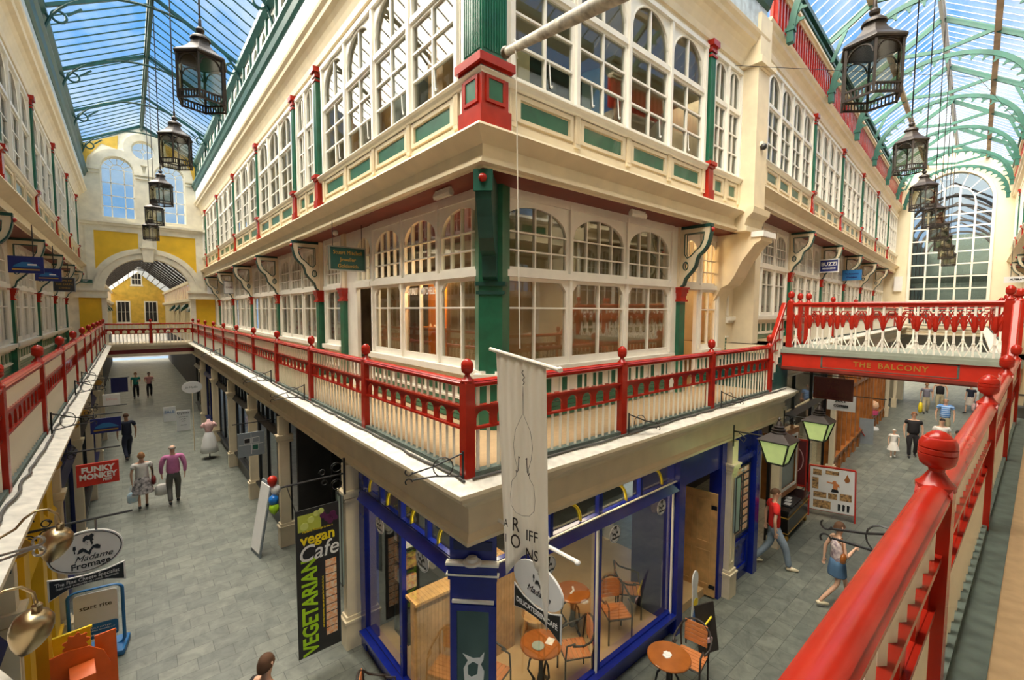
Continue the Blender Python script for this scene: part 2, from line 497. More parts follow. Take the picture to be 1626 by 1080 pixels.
# back walls of the rooms behind the windows (what the panes look into)
def roomwall(nm, path, z0, z1, m='room', o=-4.0, t=0.12):
    struct(MB().sweep(path, [(o - t, z0), (o - t, z1), (o, z1), (o, z0)]), nm, m)
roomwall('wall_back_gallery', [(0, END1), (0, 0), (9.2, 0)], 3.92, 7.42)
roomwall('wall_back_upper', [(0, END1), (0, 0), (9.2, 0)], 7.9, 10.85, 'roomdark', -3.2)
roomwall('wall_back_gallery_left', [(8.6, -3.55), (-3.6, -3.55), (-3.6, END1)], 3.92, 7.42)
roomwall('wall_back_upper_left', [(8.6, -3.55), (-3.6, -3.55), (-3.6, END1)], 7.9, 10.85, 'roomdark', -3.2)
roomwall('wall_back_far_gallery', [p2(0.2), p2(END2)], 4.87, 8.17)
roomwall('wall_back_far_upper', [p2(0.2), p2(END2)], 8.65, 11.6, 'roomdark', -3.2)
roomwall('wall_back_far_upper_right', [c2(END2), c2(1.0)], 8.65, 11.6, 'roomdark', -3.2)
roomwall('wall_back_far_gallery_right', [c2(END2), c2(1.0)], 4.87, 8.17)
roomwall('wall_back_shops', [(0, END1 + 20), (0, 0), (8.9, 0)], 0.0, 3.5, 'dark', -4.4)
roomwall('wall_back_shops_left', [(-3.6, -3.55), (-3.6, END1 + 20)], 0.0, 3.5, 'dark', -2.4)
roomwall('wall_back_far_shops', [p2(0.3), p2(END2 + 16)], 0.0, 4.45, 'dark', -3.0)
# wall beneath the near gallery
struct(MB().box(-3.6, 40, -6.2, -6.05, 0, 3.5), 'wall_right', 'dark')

# ------------------------------------------------------------------ window bays
def frame_holes(u0, u1, z0, z1, kind, cols, rows, arch_r=None, bar=0.025, edge=0.035):
    """pane outlines of one light, each a 2-D loop"""
    L = []
    a, b, c, d = u0 + edge, u1 - edge, z0 + edge, z1 - edge
    cw = (b - a) / cols; rh = [(d - c) * q for q in rows]
    def top(u):
        if kind == 'arch':
            cx = (a + b) / 2; rx = (b - a) / 2; rz = arch_r
            return d - rz + rz * math.sqrt(max(0, 1 - ((u - cx) / rx) ** 2))
        if kind == 'round':
            r = arch_r; e = min(u - a, b - u)
            return d if e >= r else d - r + math.sqrt(max(0, r * r - (r - e) ** 2))
        return d
    z = c
    for i, h in enumerate(rh):
        zt = z + h
        for j in range(cols):
            x0 = a + j * cw + (bar / 2 if j else 0); x1 = a + (j + 1) * cw - (bar / 2 if j < cols - 1 else 0)
            y0 = z + (bar / 2 if i else 0); y1 = zt - (bar / 2 if i < len(rh) - 1 else 0)
            ns = 6 if kind != 'rect' else 1
            tp = [(x1 + (x0 - x1) * q / ns) for q in range(ns + 1)]
            up = [(x, min(y1, top(x))) for x in tp]
            if max(y for _, y in up) > y0 + 0.03:
                up = [(x, max(y, y0 + 0.004)) for x, y in up]
                L.append([(x0, y0), (x1, y0)] + up)
        z = zt
    return L

def glass_quad(u0, u1, z0, z1, v):
    return MB().quadbox([(u0, v, z0), (u1, v, z0), (u1, v + 0.006, z0), (u0, v + 0.006, z0), (u0, v, z1), (u1, v, z1), (u1, v + 0.006, z1), (u0, v + 0.006, z1)])

def gal_window(W, n, blind='paleblind', near=False, first=False):
    """gallery shopfront window: n lights, rounded lower panes, arched many-paned upper lights"""
    v = -1.30
    root = empty('window')
    gap = 0.10
    lw = (W - gap * (n + 1)) / n
    holes = []; spans = []
    for i in range(n):
        a = -W / 2 + gap + i * (lw + gap); b = a + lw; spans.append((a, b))
        if lw > 0.8: holes += frame_holes(a, b, 4.86, 6.13, 'round', 2, (0.665, 0.335), 0.13)
        else: holes += frame_holes(a, b, 4.86, 6.13, 'round', 2, (0.665, 0.335), 0.10)
        holes += frame_holes(a, b, 6.27, 7.24, 'arch', 4 if lw > 0.8 else 3, (0.27, 0.3, 0.43), 0.36 if lw > 0.8 else 0.26, bar=0.022)
    fr = MB().plate([[(-W / 2, 4.74), (W / 2, 4.74), (W / 2, 7.42), (-W / 2, 7.42)]] + holes, (0, v, 0), (1, 0, 0), (0, 0, 1), (0, -0.06, 0))
    for i in range(n + 1):
        u = -W / 2 + i * (lw + gap)
        fr.box(u + 0.02, u + gap - 0.02, v, v + 0.045, 4.80, 7.36)
    fr.box(-W / 2, W / 2, v, v + 0.06, 6.15, 6.25); fr.box(-W / 2, W / 2, v, v + 0.035, 7.29, 7.42)
    o = fr.build('window_frame', 'white' if near else 'white', root)
    MB().box(-W / 2, W / 2, v - 0.06, v + 0.12, 4.68, 4.78).box(-W / 2, W / 2, v - 0.05, v + 0.07, 4.62, 4.68).build('window_sill', 'white', root)
    dd = MB().box(-W / 2, W / 2, v - 0.1, v - 0.01, 3.92, 4.64, 0)
    k = max(3, int(W / 0.42)); pw = W / k
    for i in range(k):
        dd.box(-W / 2 + i * pw + pw * 0.22, -W / 2 + (i + 1) * pw - pw * 0.22, v - 0.02, v + 0.006, 4.34, 4.56, 1)
    dd.box(-W / 2, W / 2, v - 0.02, v + 0.02, 4.26, 4.30, 0)
    for zz in (3.94, 4.02, 4.10, 4.18): dd.box(-W / 2, W / 2, v - 0.02, v + 0.012 + 0.006 * (zz < 3.95), zz, zz + 0.068, 1)
    dd.build('dado_panel', ['white', 'green'], root)
    g = MB()
    for a, b in spans:
        for z0, z1 in ((4.86, 6.13), (6.27, 7.24)): 
            g.quadbox([(a, v - 0.035, z0), (b, v - 0.035, z0), (b, v - 0.03, z0), (a, v - 0.03, z0), (a, v - 0.035, z1), (b, v - 0.035, z1), (b, v - 0.03, z1), (a, v - 0.03, z1)])
    g.build('glass_pane', 'gglass', root)
    if blind:
        bl = MB()
        for i, (a, b) in enumerate(spans):
            if first and i == 1: continue
            bl.box(a - 0.03, b + 0.03, v - 0.15, v - 0.14, 4.8, 6.15 if near else 6.2)
        if near and not first: bl.box(-W / 2, W / 2, v - 0.22, v - 0.21, 6.2, 7.35, 1)
        bl.build('window_blind', [blind, 'net2'], root)  # pale sheet paints the reflection in the glass; net ones are blinds
    return root

def up_window(W, n, cols=2):
    """upper casements with arched lights above a panelled apron"""
    v = -0.78
    root = empty('window')
    gap = 0.10; lw = (W - gap * (n + 1)) / n
    holes = []; spans = []
    for i in range(n):
        a = -W / 2 + gap + i * (lw + gap); b = a + lw; spans.append((a, b))
        holes += frame_holes(a, b, 8.64, 9.92, 'rect', 2, (0.333, 0.333, 0.334), bar=0.03)
        holes += frame_holes(a, b, 10.02, 10.80, 'arch', 2, (1.0,), min(0.5, (lw - 0.07) * 0.55), bar=0.03)
    fr = MB().plate([[(-W / 2, 8.58), (W / 2, 8.58), (W / 2, 10.87), (-W / 2, 10.87)]] + holes, (0, v, 0), (1, 0, 0), (0, 0, 1), (0, -0.06, 0))
    for i in range(n + 1):
        u = -W / 2 + i * (lw + gap)
        fr.box(u + 0.015, u + gap - 0.015, v, v + 0.05, 8.6, 10.85)
    for (a, b) in spans:
        fr.box(a, b, v, v + 0.035, 9.93, 10.01)
        cx = (a + b) / 2; rx = (b - a) / 2 - 0.02; rz = min(0.5, (lw - 0.07) * 0.55)
        pts = [(cx + rx * math.cos(t), v + 0.005, 10.765 - rz + rz * math.sin(t)) for t in [PI * q / 12 for q in range(13)]]
        fr.tube([(pts[0][0], v + 0.005, 10.03)] + pts + [(pts[-1][0], v + 0.005, 10.03)], 0.02, 5)
    fr.box(-W / 2, W / 2, v, v + 0.06, 10.80, 10.88)
    fr.build('window_frame', 'white', root)
    g = MB()
    for a, b in spans:
        g.quadbox([(a, v - 0.035, 8.6), (b, v - 0.035, 8.6), (b, v - 0.03, 8.6), (a, v - 0.03, 8.6), (a, v - 0.035, 10.82), (b, v - 0.035, 10.82), (b, v - 0.03, 10.82), (a, v - 0.03, 10.82)])
    g.build('glass_pane', 'uglass', root)
    ap = MB().box(-W / 2, W / 2, v - 0.1, v + 0.0, 7.88, 8.5, 0)
    ap.box(-W / 2, W / 2, v, v + 0.02, 7.88, 8.06, 0)
    for (a, b) in spans:
        q0, q1, z0, z1 = a + 0.03, b - 0.03, 8.10, 8.45
        ap.plate([[(q0, z0), (q1, z0), (q1, z1), (q0, z1)], [(q0 + 0.07, z0 + 0.05), (q1 - 0.07, z0 + 0.05), (q1 - 0.07, z1 - 0.06), (q0 + 0.07, z1 - 0.06)]], (0, v, 0), (1, 0, 0), (0, 0, 1), (0, 0.035, 0), 0)
        ap.box(q0 + 0.09, q1 - 0.09, v, v + 0.008, z0 + 0.07, z1 - 0.08, 1)
    for i in range(n + 1):
        u = -W / 2 + i * (lw + gap) + gap / 2
        ap.box(u - 0.055, u + 0.055, v, v + 0.05, 8.02, 8.48, 0)
        for q in (-0.03, -0.01, 0.01, 0.03): ap.box(u + q - 0.005, u + q + 0.005, v + 0.05, v + 0.056, 8.08, 8.42, 0)
    ap.build('apron_panel', ['cream', 'green'], root)
    return root

WN = [0]
def winname(o):
    WN[0] += 1; o.name = 'window_%d' % WN[0]; o['kind'] = 'structure'
protos = {}
def put_bay(kind, F, u, W, n, **k):
    key = (kind, round(W, 3), n, tuple(sorted(k.items())))
    if key not in protos:
        protos[key] = Proto(lambda: (gal_window if kind == 'g' else up_window)(W, n, **k))
    o = protos[key].get()
    o.location = F.at(u); o.rotation_euler = (0, 0, F.rot)
    winname(o); return o

# ---- posts and brackets
def mk_gpost():
    root = empty('pilaster')
    MB().box(-0.11, 0.11, -1.34, -1.20, 4.08, 5.92).box(-0.14, 0.14, -1.34, -1.17, 3.92, 4.10).build('shaft', 'green', root)
    MB().box(-0.14, 0.14, -1.34, -1.15, 6.04, 6.12).box(-0.12, 0.12, -1.34, -1.17, 5.98, 6.04).box(-0.14, 0.14, -1.34, -1.16, 5.86, 5.90).box(-0.115, 0.115, -1.34, -1.185, 5.90, 5.98).box(-0.15, 0.15, -1.34, -1.13, 6.12, 6.16).build('capital', 'red', root)
    MB().box(-0.10, 0.10, -1.34, -1.24, 6.16, 7.42).build('backboard', 'cream', root)
    return root
GPOST = Proto(mk_gpost)
def mk_bracket():
    root = empty('scroll_bracket')
    # profile in (outward v, z): hollowed plate with an S curve edge
    outer = [(-1.24, 7.36), (-0.62, 7.36), (-0.62, 7.26), (-0.655, 7.10), (-0.70, 6.98), (-0.78, 6.88), (-0.86, 6.82), (-0.90, 6.74), (-0.93, 6.60), (-1.0, 6.50), (-1.08, 6.42), (-1.15, 6.34), (-1.18, 6.22), (-1.24, 6.18)]
    h1 = [(-1.16, 7.26), (-1.16, 6.84), (-1.10, 6.76), (-1.02, 6.80), (-0.92, 6.90), (-0.82, 6.98), (-0.76, 7.10), (-0.74, 7.26)]
    h2 = arc(-1.13, 6.60, 0.055, 0.085, 0, 2 * PI, 12)[:-1]
    MB().plate([outer, h1, h2], (-0.045, 0, 0), (0, 1, 0), (0, 0, 1), (0.09, 0, 0)).build('scroll_plate', 'cream', root)
    e = MB().box(-0.06, 0.06, -1.24, -0.60, 7.36, 7.42)
    cur = outer[1:]
    for a, b in zip(cur, cur[1:]): e.bar((0, a[0], a[1]), (0, b[0], b[1]), 0.12, 0.022, up=(1, 0, 0)) if False else e.quadbox([(-0.06, a[0], a[1]), (0.06, a[0], a[1]), (0.06, a[0] + 0.02, a[1] - 0.02), (-0.06, a[0] + 0.02, a[1] - 0.02), (-0.06, b[0], b[1]), (0.06, b[0], b[1]), (0.06, b[0] + 0.02, b[1] - 0.02), (-0.06, b[0] + 0.02, b[1] - 0.02)])
    e.build('edge_moulding', 'dkgreen', root)
    for lp in (h1, h2):
        q = MB(); pts = [(0.047, a, b) for a, b in lp] + [(0.047, lp[0][0], lp[0][1])]
        q.tube(pts, 0.012, 5); q.tube([(-p[0], p[1], p[2]) for p in pts], 0.012, 5)
        q.build('bead', 'dkgreen', root)
    MB().lathe([(0.001, -0.05), (0.035, -0.035), (0.05, 0), (0.035, 0.035), (0.001, 0.05)], 10, (0, -0.60, 7.30)).build('boss', 'red', root, smooth=True)
    return root
BRK = Proto(mk_bracket)
def mk_upost():
    root = empty('pilaster')
    MB().box(-0.12, 0.12, -0.80, -0.66, 7.88, 8.10).box(-0.10, 0.10, -0.80, -0.68, 8.10, 8.52).box(-0.12, 0.12, -0.80, -0.65, 8.52, 8.57).box(-0.14, 0.14, -0.80, -0.62, 8.57, 8.64).build('pedestal', 'red', root)
    s = MB().box(-0.09, 0.09, -0.80, -0.69, 8.64, 10.74)
    for q in (-0.05, -0.017, 0.017, 0.05): s.box(q - 0.006, q + 0.006, -0.69, -0.683, 8.72, 10.66)
    s.build('shaft', 'green', root)
    MB().box(-0.11, 0.11, -0.80, -0.665, 10.66, 10.70).box(-0.10, 0.10, -0.80, -0.67, 10.76, 10.86).box(-0.13, 0.13, -0.80, -0.63, 10.86, 10.97).build('capital', 'red', root)
    return root
UPOST = Proto(mk_upost)

# positions along each facade
side_names = {}
def ordw(i):
    return ['nearest', 'second', 'third', 'fourth', 'fifth', 'sixth', 'seventh', 'eighth', 'ninth', 'tenth', 'eleventh', 'twelfth', 'thirteenth', 'fourteenth'][i]
def put_posts(F, us, where, brackets=True, upper=True, gal=True, skipb=(), skipg=()):
    for i, u in enumerate(us):
        if gal and i not in skipg:
            place(GPOST.get(), F.at(u), F.rot, 'slim green gallery pilaster on %s, %s along' % (where, ordw(i)), 'green gallery pilasters', 'pilaster')
        if brackets and i not in skipb:
            place(BRK.get(), F.at(u), F.rot, 'cream scroll bracket under the soffit on %s, %s along' % (where, ordw(i)), 'scroll brackets under the upper floor', 'bracket')
        if upper:
            place(UPOST.get(), F.at(u), F.rot, 'upper green pilaster on red pedestal on %s, %s along' % (where, ordw(i)), 'green upper pilasters', 'pilaster')

# A, left wing: y measured from the corner
put_bay('g', FA, 3.35, 4.0, 3, blind='net', near=True, first=True)
put_bay('g', FA, 7.70, 1.25, 1, blind='paleblind')
put_bay('u', FA, 3.95, 5.35, 4)
put_bay('u', FA, 7.85, 1.45, 2)
for k in range(4):
    u0 = 8.82 + 4.25 * k
    put_bay('g', FA, u0 + 2.09, 3.95, 3); put_bay('u', FA, u0 + 2.09, 3.97, 3)
put_bay('g', FA, 26.45, 1.5, 1); put_bay('u', FA, 26.5, 1.5, 1)
put_posts(FA, [6.90, 8.70, 12.95, 17.2, 21.45, 25.7], 'the left wing beyond the jeweller', skipb=(0,))
# A, right wing
put_bay('g', FR, 3.72, 4.75, 3, blind='net', near=True)
put_bay('g', FR, 7.72, 0.95, 1, blind=None)
put_bay('u', FR, 3.72, 5.1, 4)
put_bay('u', FR, 7.20, 1.36, 2)
place(GPOST.get(), FR.at(6.38), FR.rot, 'green pilaster with red capital beside the gallery doorway right of the corner', 'green gallery pilasters', 'pilaster')
place(BRK.get(), FR.at(6.38), FR.rot, 'large scroll bracket right of the corner windows above the gallery doorway', 'scroll brackets under the upper floor', 'bracket')
place(UPOST.get(), FR.at(6.40), FR.rot, 'upper green pilaster on red pedestal right of the corner windows', 'green upper pilasters', 'pilaster')
# B (left side of the left arcade)
for k in range(6):
    u0 = 0.32 + 4.25 * k
    W = 3.95
    put_bay('g', FB, u0 + 2.09, W, 3); put_bay('u', FB, u0 + 2.09, 3.97, 3)
put_bay('g', FB, 26.5, 1.35, 1); put_bay('u', FB, 26.5, 1.35, 1)
put_posts(FB, [4.45, 8.70, 12.95, 17.2, 21.45, 25.7], 'the left-hand facade')
# near facade on the camera's own side
for c_ in (-1.2, 3.05):
    put_bay('g', FC, c_, 3.95, 3); put_bay('u', FC, c_, 3.97, 3)
put_bay('g', FC, 6.75, 2.9, 2); put_bay('u', FC, 6.75, 2.9, 2)
put_bay('g', FB, -1.78, 3.95, 3); put_bay('u', FB, -1.78, 3.97, 3)
struct(MB().box(8.2, 10.4, -5.05, -4.95, 3.92, 11.6).box(5.0, 5.32, -4.95, -4.87, 3.92, 11.6).box(.75, 1.1, -4.95, -4.87, 3.92, 11.6).box(-5.0, -3.15, -4.95, -4.87, 3.92, 11.6).box(-4.95, -4.92, -4.9, -3.7, 3.92, 11.6), 'wall_near_infill', 'cream')
# far right arcade, left side
put_bay('g', F2, 2.6, 4.95, 4); put_bay('u', F2, 3.0, 4.35, 4)
F2P = [5.25, 9.5, 13.75, 18.0, 22.25]
for i, u in enumerate(F2P):
    W = 3.95 if i < 4 else 4.2
    put_bay('g', F2, u + 2.13, 3.95, 4); put_bay('u', F2, u + 2.13, 3.97, 4)
put_posts(F2, F2P, 'the far right arcade')
for i, u in enumerate([9.5, 13.75, 18.0, 22.25]):
    put_bay('g', FC2, u + 2.13, 3.95, 4); put_bay('u', FC2, u + 2.13, 3.97, 4)
put_bay('u', FC2, 7.37, 3.97, 4); put_bay('g', FC2, 7.37, 3.95, 4)
put_bay('u', FC2, 3.12, 3.97, 4); put_bay('g', FC2, 3.12, 3.95, 4)
put_posts(FC2, [5.25, 9.5, 13.75, 18.0, 22.25], 'the far arcade at the right edge')

# corner pier at gallery level with its big dark bracket
t = thing('corner_pier', 'wide green chamfered pier on the corner between the jeweller and barred windows', 'pier')
S2 = math.sqrt(0.5)
cp = MB().plate([[(1.18, 1.42), (1.42, 1.18), (1.62, 1.26), (1.62, 1.62), (1.26, 1.62)]], (0, 0, 3.92), (1, 0, 0), (0, 1, 0), (0, 0, 3.5))
cp.build('shaft', 'green', t)
MB().plate([[(1.13, 1.43), (1.43, 1.13), (1.55, 1.2), (1.2, 1.55)]], (0, 0, 6.0), (1, 0, 0), (0, 1, 0), (0, 0, 0.06)).plate([[(1.14, 1.43), (1.43, 1.14), (1.5, 1.2), (1.2, 1.5)]], (0, 0, 5.88), (1, 0, 0), (0, 1, 0), (0, 0, 0.05)).build('necking', 'dkgreen', t)
MB().plate([[(1.08, 1.42), (1.42, 1.08), (1.62, 1.3), (1.3, 1.62)]], (0, 0, 4.62), (1, 0, 0), (0, 1, 0), (0, 0, 0.12)).build('plinth_ledge', 'white', t)
for z in (3.95, 4.08, 4.2, 4.32): pass
t = thing('corner_bracket', 'big dark green bracket with red knob carrying the corner of the upper floor', 'bracket')
bx = [(1.30 - 0.02, 7.40), (0.80, 7.40), (0.82, 7.05), (0.90, 6.85), (0.98, 6.60), (1.06, 6.45), (1.18, 6.40), (1.21, 6.12), (1.30, 6.08)]
dg = Vector((1, 1, 0)) ; wd = Vector((1, -1, 0)).normalized()
MB().plate([[(a, b) for a, b in bx]], Vector((0, 0, 0)) - wd * 0.10, dg, (0, 0, 1), wd * 0.20).build('scroll', 'dkgreen', t)
MB().box(-0.12, 0.12, -0.03, 0.03, -0.13, 0.13).build('face_plate', 'teal', t, (0.80, 0.80, 7.27), (0, 0, -PI / 4))
MB().lathe([(0.001, -0.055), (0.04, -0.04), (0.055, 0), (0.04, 0.04), (0.001, 0.055)], 14, (0.765, 0.765, 7.29)).build('knob', 'red', t, smooth=True)
# corner pier of the upper floor
t = thing('corner_pilaster', 'massive fluted green corner post on red panelled pedestal', 'pilaster')
q = MB().box(0.66, 1.14, 0.66, 1.14, 7.88, 8.12).box(0.70, 1.12, 0.70, 1.12, 8.12, 8.56)
q.box(0.66, 1.14, 0.66, 1.14, 8.56, 8.60).box(0.62, 1.17, 0.62, 1.17, 8.60, 8.70)
for z0, z1 in ((8.18, 8.50),):
    fr = [[(0.76, z0), (1.06, z0), (1.06, z1), (0.76, z1)], [(0.80, z0 + 0.04), (1.02, z0 + 0.04), (1.02, z1 - 0.04), (0.80, z1 - 0.04)]]
    q.plate(fr, (0, 0.70, 0), (1, 0, 0), (0, 0, 1), (0, -0.02, 0)); q.plate(fr, (0.70, 0, 0), (0, 1, 0), (0, 0, 1), (-0.02, 0, 0))
q.build('pedestal', 'red', t)
MB().box(0.80, 1.02, 0.69, 0.72, 8.22, 8.46).box(0.69, 0.72, 0.80, 1.02, 8.22, 8.46).build('inset_panel', 'green', t)
q = MB().box(0.71, 1.10, 0.71, 1.10, 8.70, 11.0)
for i in range(9):
    a = 0.745 + i * 0.04
    q.box(a - 0.009, a + 0.009, 0.695, 0.71, 8.80, 10.9); q.box(0.695, 0.71, a - 0.009, a + 0.009, 8.80, 10.9)
q.build('shaft', 'green', t)
struct(MB().box(1.10, 1.22, 0.76, 0.86, 8.58, 10.9).box(0.76, 0.86, 1.10, 1.22, 8.58, 10.9).box(1.10, 1.22, 0.74, 0.86, 7.88, 8.5).box(0.74, 0.86, 1.10, 1.22, 7.88, 8.5), 'trim_50', 'white')
# fillers beside the corner windows on the gallery
struct(MB().box(1.36, 1.45, 1.26, 1.40, 3.92, 7.42).box(1.26, 1.40, 1.36, 1.45, 3.92, 7.42), 'trim_51', 'cream')

# jeweller's doorway (left wing) between the windows
def doorway(F, u0, u1, nm, dm, ang, hinge_left=True, ztop=6.1):
    w = u1 - u0; c = (u0 + u1) / 2
    root = empty(nm, F.at(c), F.rot); tag(root, kind='structure')
    v = -1.30
    H = frame_holes(-w / 2 + 0.06, w / 2 - 0.06, 6.27, 7.24, 'arch', 3, (0.27, 0.3, 0.43), 0.26, bar=0.022)
    MB().plate([[(-w / 2, 3.92), (-w / 2 + 0.07, 3.92), (-w / 2 + 0.07, 6.12), (w / 2 - 0.07, 6.12), (w / 2 - 0.07, 3.92), (w / 2, 3.92), (w / 2, 7.42), (-w / 2, 7.42)]] + H, (0, v, 0), (1, 0, 0), (0, 0, 1), (0, -0.08, 0)).box(-w / 2, w / 2, v, v + 0.06, 6.14, 6.25).build('door_frame', 'white', root)
    MB().box(-w / 2, w / 2, v - 0.045, v - 0.04, 6.27, 7.24).build('glass_pane', 'gglass', root)
    hx = -w / 2 + 0.08 if hinge_left else w / 2 - 0.08
    d = MB(); L = w - 0.18
    sg = 1 if hinge_left else -1
    d.box(0, sg * L, -0.02, 0.02, 3.95, 6.08) if sg > 0 else d.box(-L, 0, -0.02, 0.02, 3.95, 6.08)
    for z0, z1 in ((4.1, 4.9), (5.05, 5.95)):
        a, b = (0.1, L - 0.1) if sg > 0 else (-L + 0.1, -0.1)
        d.plate([[(a, z0), (b, z0), (b, z1), (a, z1)], [(a + 0.04, z0 + 0.04), (b - 0.04, z0 + 0.04), (b - 0.04, z1 - 0.04), (a + 0.04, z1 - 0.04)]], (0, 0.02, 0), (1, 0, 0), (0, 0, 1), (0, 0.012, 0))
        d.plate([[(a, z0), (b, z0), (b, z1), (a, z1)], [(a + 0.04, z0 + 0.04), (b - 0.04, z0 + 0.04), (b - 0.04, z1 - 0.04), (a + 0.04, z1 - 0.04)]], (0, -0.032, 0), (1, 0, 0), (0, 0, 1), (0, 0.012, 0))
    dl = d.build('door_leaf', dm, root, (hx, v - 0.06, 0), (0, 0, ang))
    MB().tube([(sg * (L - 0.08), 0.02, 5.0), (sg * (L - 0.08), 0.06, 5.0), (sg * (L - 0.17), 0.065, 5.0)], 0.009, 6).build('door_handle', 'brass', dl)
    return root
doorway(FA, 5.38, 6.28, 'door_1', 'white', R(-75), True)
struct(MB().box(5.36, 5.40, 0, 0, 0, 0) if False else MB().plate([[(6.28, 3.92), (7.02, 3.92), (7.02, 7.42), (6.28, 7.42)]], (1.3, 0, 0), (0, 1, 0), (0, 0, 1), (0.08, 0, 0)), 'wall_gallery_left', 'white')
doorway(FR, 6.50, 7.24, 'door_2', 'yellow', R(80), False)
struct(MB().plate([[(8.2, 3.92), (9.2, 3.92), (9.2, 7.42), (8.2, 7.42)]], (0, 1.3, 0), (1, 0, 0), (0, 0, 1), (0, 0.3, 0)), 'wall_gallery_right', 'cream')
struct(MB().plate([[(6.06, 3.92), (6.28, 3.92), (6.28, 7.42), (6.06, 7.42)]], (0, 1.29, 0), (1, 0, 0), (0, 0, 1), (0, 0.08, 0)), 'trim_52', 'white')
# amber-lit passage inside the right doorway
struct(MB().box(6.3, 8.1, 2.6, 2.7, 3.92, 7.42), 'wall_passage', 'yellow')
struct(MB().box(6.2, 6.28, 1.4, 4.0, 3.92, 7.42), 'wall_passage_side', 'roomlight')
light('passage_lamp', 'POINT', (7.1, 2.0, 6.8), 40, (1.0, 0.72, 0.38), 0.15)

# wide cream pilaster, cornice end and corbel where the wing steps
struct(MB().box(7.84, 8.42, 0.42, 1.35, 7.88, 10.85).box(7.84, 8.42, 0.40, 1.35, 10.85, 12.0).box(8.42, 9.2, 0.80, 1.35, 7.88, 12.0).box(7.74, 8.52, 0.32, 1.35, 10.92, 11.06), 'wall_pier', 'cream')
struct(MB().plate([[(1.32, 5.9), (1.32, 7.42), (0.30, 7.42), (0.30, 7.22), (0.42, 7.16), (0.70, 6.78), (0.86, 6.45), (0.98, 6.28), (1.15, 6.20)]], (8.0, 0, 0), (0, 1, 0), (0, 0, 1), (0.62, 0, 0)), 'trim_53', 'cream')
struct(MB().box(7.96, 8.66, 0.24, 0.50, 7.30, 7.42), 'trim_54', 'signwhite')
struct(MB().sweep([(7.72, 0), (8.62, 0)], [(-0.9, 7.42), (-0.9, 7.95), (-0.36, 7.92), (-0.38, 7.8), (-0.5, 7.7), (-0.55, 7.55), (-0.5, 7.5), (-0.5, 7.42)]), 'trim_55', 'cream')
# connecting wall between the two roof levels
struct(MB().box(9.0, 9.3, 0.8, 4.5, 3.92, 12.4), 'wall_party', 'cream')
# ------------------------------------------------------------------ balcony railings
def finial(mb, x, y, z, k=1.0):
    pr = [(0.052, 0.0), (0.052, 0.02), (0.066, 0.028), (0.066, 0.045), (0.05, 0.06), (0.034, 0.085), (0.026, 0.10), (0.028, 0.112), (0.045, 0.12), (0.058, 0.135),
          (0.062, 0.155), (0.064, 0.172), (0.060, 0.174), (0.064, 0.178), (0.064, 0.196), (0.060, 0.199), (0.064, 0.203), (0.062, 0.222), (0.052, 0.24), (0.044, 0.243), (0.040, 0.252), (0.022, 0.266), (0.001, 0.272)]
    mb.lathe([(r * k, h * k) for r, h in pr], 20, (x, y, z))
def newel_mb(h=1.0):
    mb = MB().box(-0.058, 0.058, -0.058, 0.058, 0.0, h - 0.05)
    mb.plate([[(-0.058, 0), (0.058, 0), (0.058, 0.03), (0.03, 0.065), (0.0, 0.03), (-0.03, 0.065), (-0.058, 0.03)]], (0, -0.058, h - 0.05), (1, 0, 0), (0, 0, 1), (0, 0.116, 0))
    mb.plate([[(-0.057, 0), (0.057, 0), (0.057, 0.03), (0.03, 0.065), (0.0, 0.03), (-0.03, 0.065), (-0.057, 0.03)]], (-0.057, 0, h - 0.05), (0, 1, 0), (0, 0, 1), (0.114, 0, 0))
    finial(mb, 0, 0, h - 0.03)
    return mb
def rail_run(root, L, mat_rail='red', pickets=True, base=True, npk=None, m='ivory'):
    """rails and pickets between x=0 and x=L, base at z 0"""
    prof = [(-0.048, 0.945), (-0.054, 0.965), (-0.054, 0.98), (-0.042, 0.992), (-0.045, 1.0), (-0.03, 1.015), (0, 1.022), (0.03, 1.015), (0.045, 1.0), (0.042, 0.992), (0.054, 0.98), (0.054, 0.965), (0.048, 0.945), (0.03, 0.935), (-0.03, 0.935)]
    MB().sweep([(0.05, 0), (L - 0.05, 0)], prof).build('handrail', mat_rail, root, smooth='auto')
    MB().box(0.05, L - 0.05, -0.04, 0.04, 0.715, 0.74).box(0.05, L - 0.05, -0.03, 0.03, 0.70, 0.715).build('middle_rail', mat_rail, root)
    n = max(3, round((L - 0.12) / 0.28)); p = (L - 0.12) / n
    holes = []
    for i in range(n):
        cx = 0.06 + p * (i + 0.5); r = p * 0.33
        holes.append([(cx - r, 0.515), (cx + r, 0.515), (cx + r, 0.60)] + arc(cx, 0.60, r, 0.075, 0, PI, 8)[1:])
    MB().plate([[(0.05, 0.50), (L - 0.05, 0.50), (L - 0.05, 0.705), (0.05, 0.705)]] + holes, (0, -0.012, 0), (1, 0, 0), (0, 0, 1), (0, 0.024, 0)).build('arcaded_rail', mat_rail, root)
    MB().box(0.05, L - 0.05, -0.032, 0.032, 0.488, 0.512).build('lower_rail', mat_rail, root)
    if base: MB().box(0.0, L, -0.05, 0.05, 0.0, 0.045).build('base_rail', 'gutter', root)
    if pickets:
        k = n * 2; q = (L - 0.12) / k
        for nm_, z0, z1 in (('picket', 0.04, 0.49), ('upper_picket', 0.738, 0.937)):
            first = None
            pm = MB().quadbox([(-0.024, -0.006, z0), (0, -0.024, z0), (0.024, -0.006, z0), (0, 0.010, z0), (-0.024, -0.006, z1), (0, -0.024, z1), (0.024, -0.006, z1), (0, 0.010, z1)])
            for i in range(k):
                x = 0.06 + q * (i + 0.5)
                if first is None: first = pm.build(nm_, m, root, (x, 0, 0))
                else:
                    c = first.copy(); COL.objects.link(c); c.parent = root; c.location = (x, 0, 0)
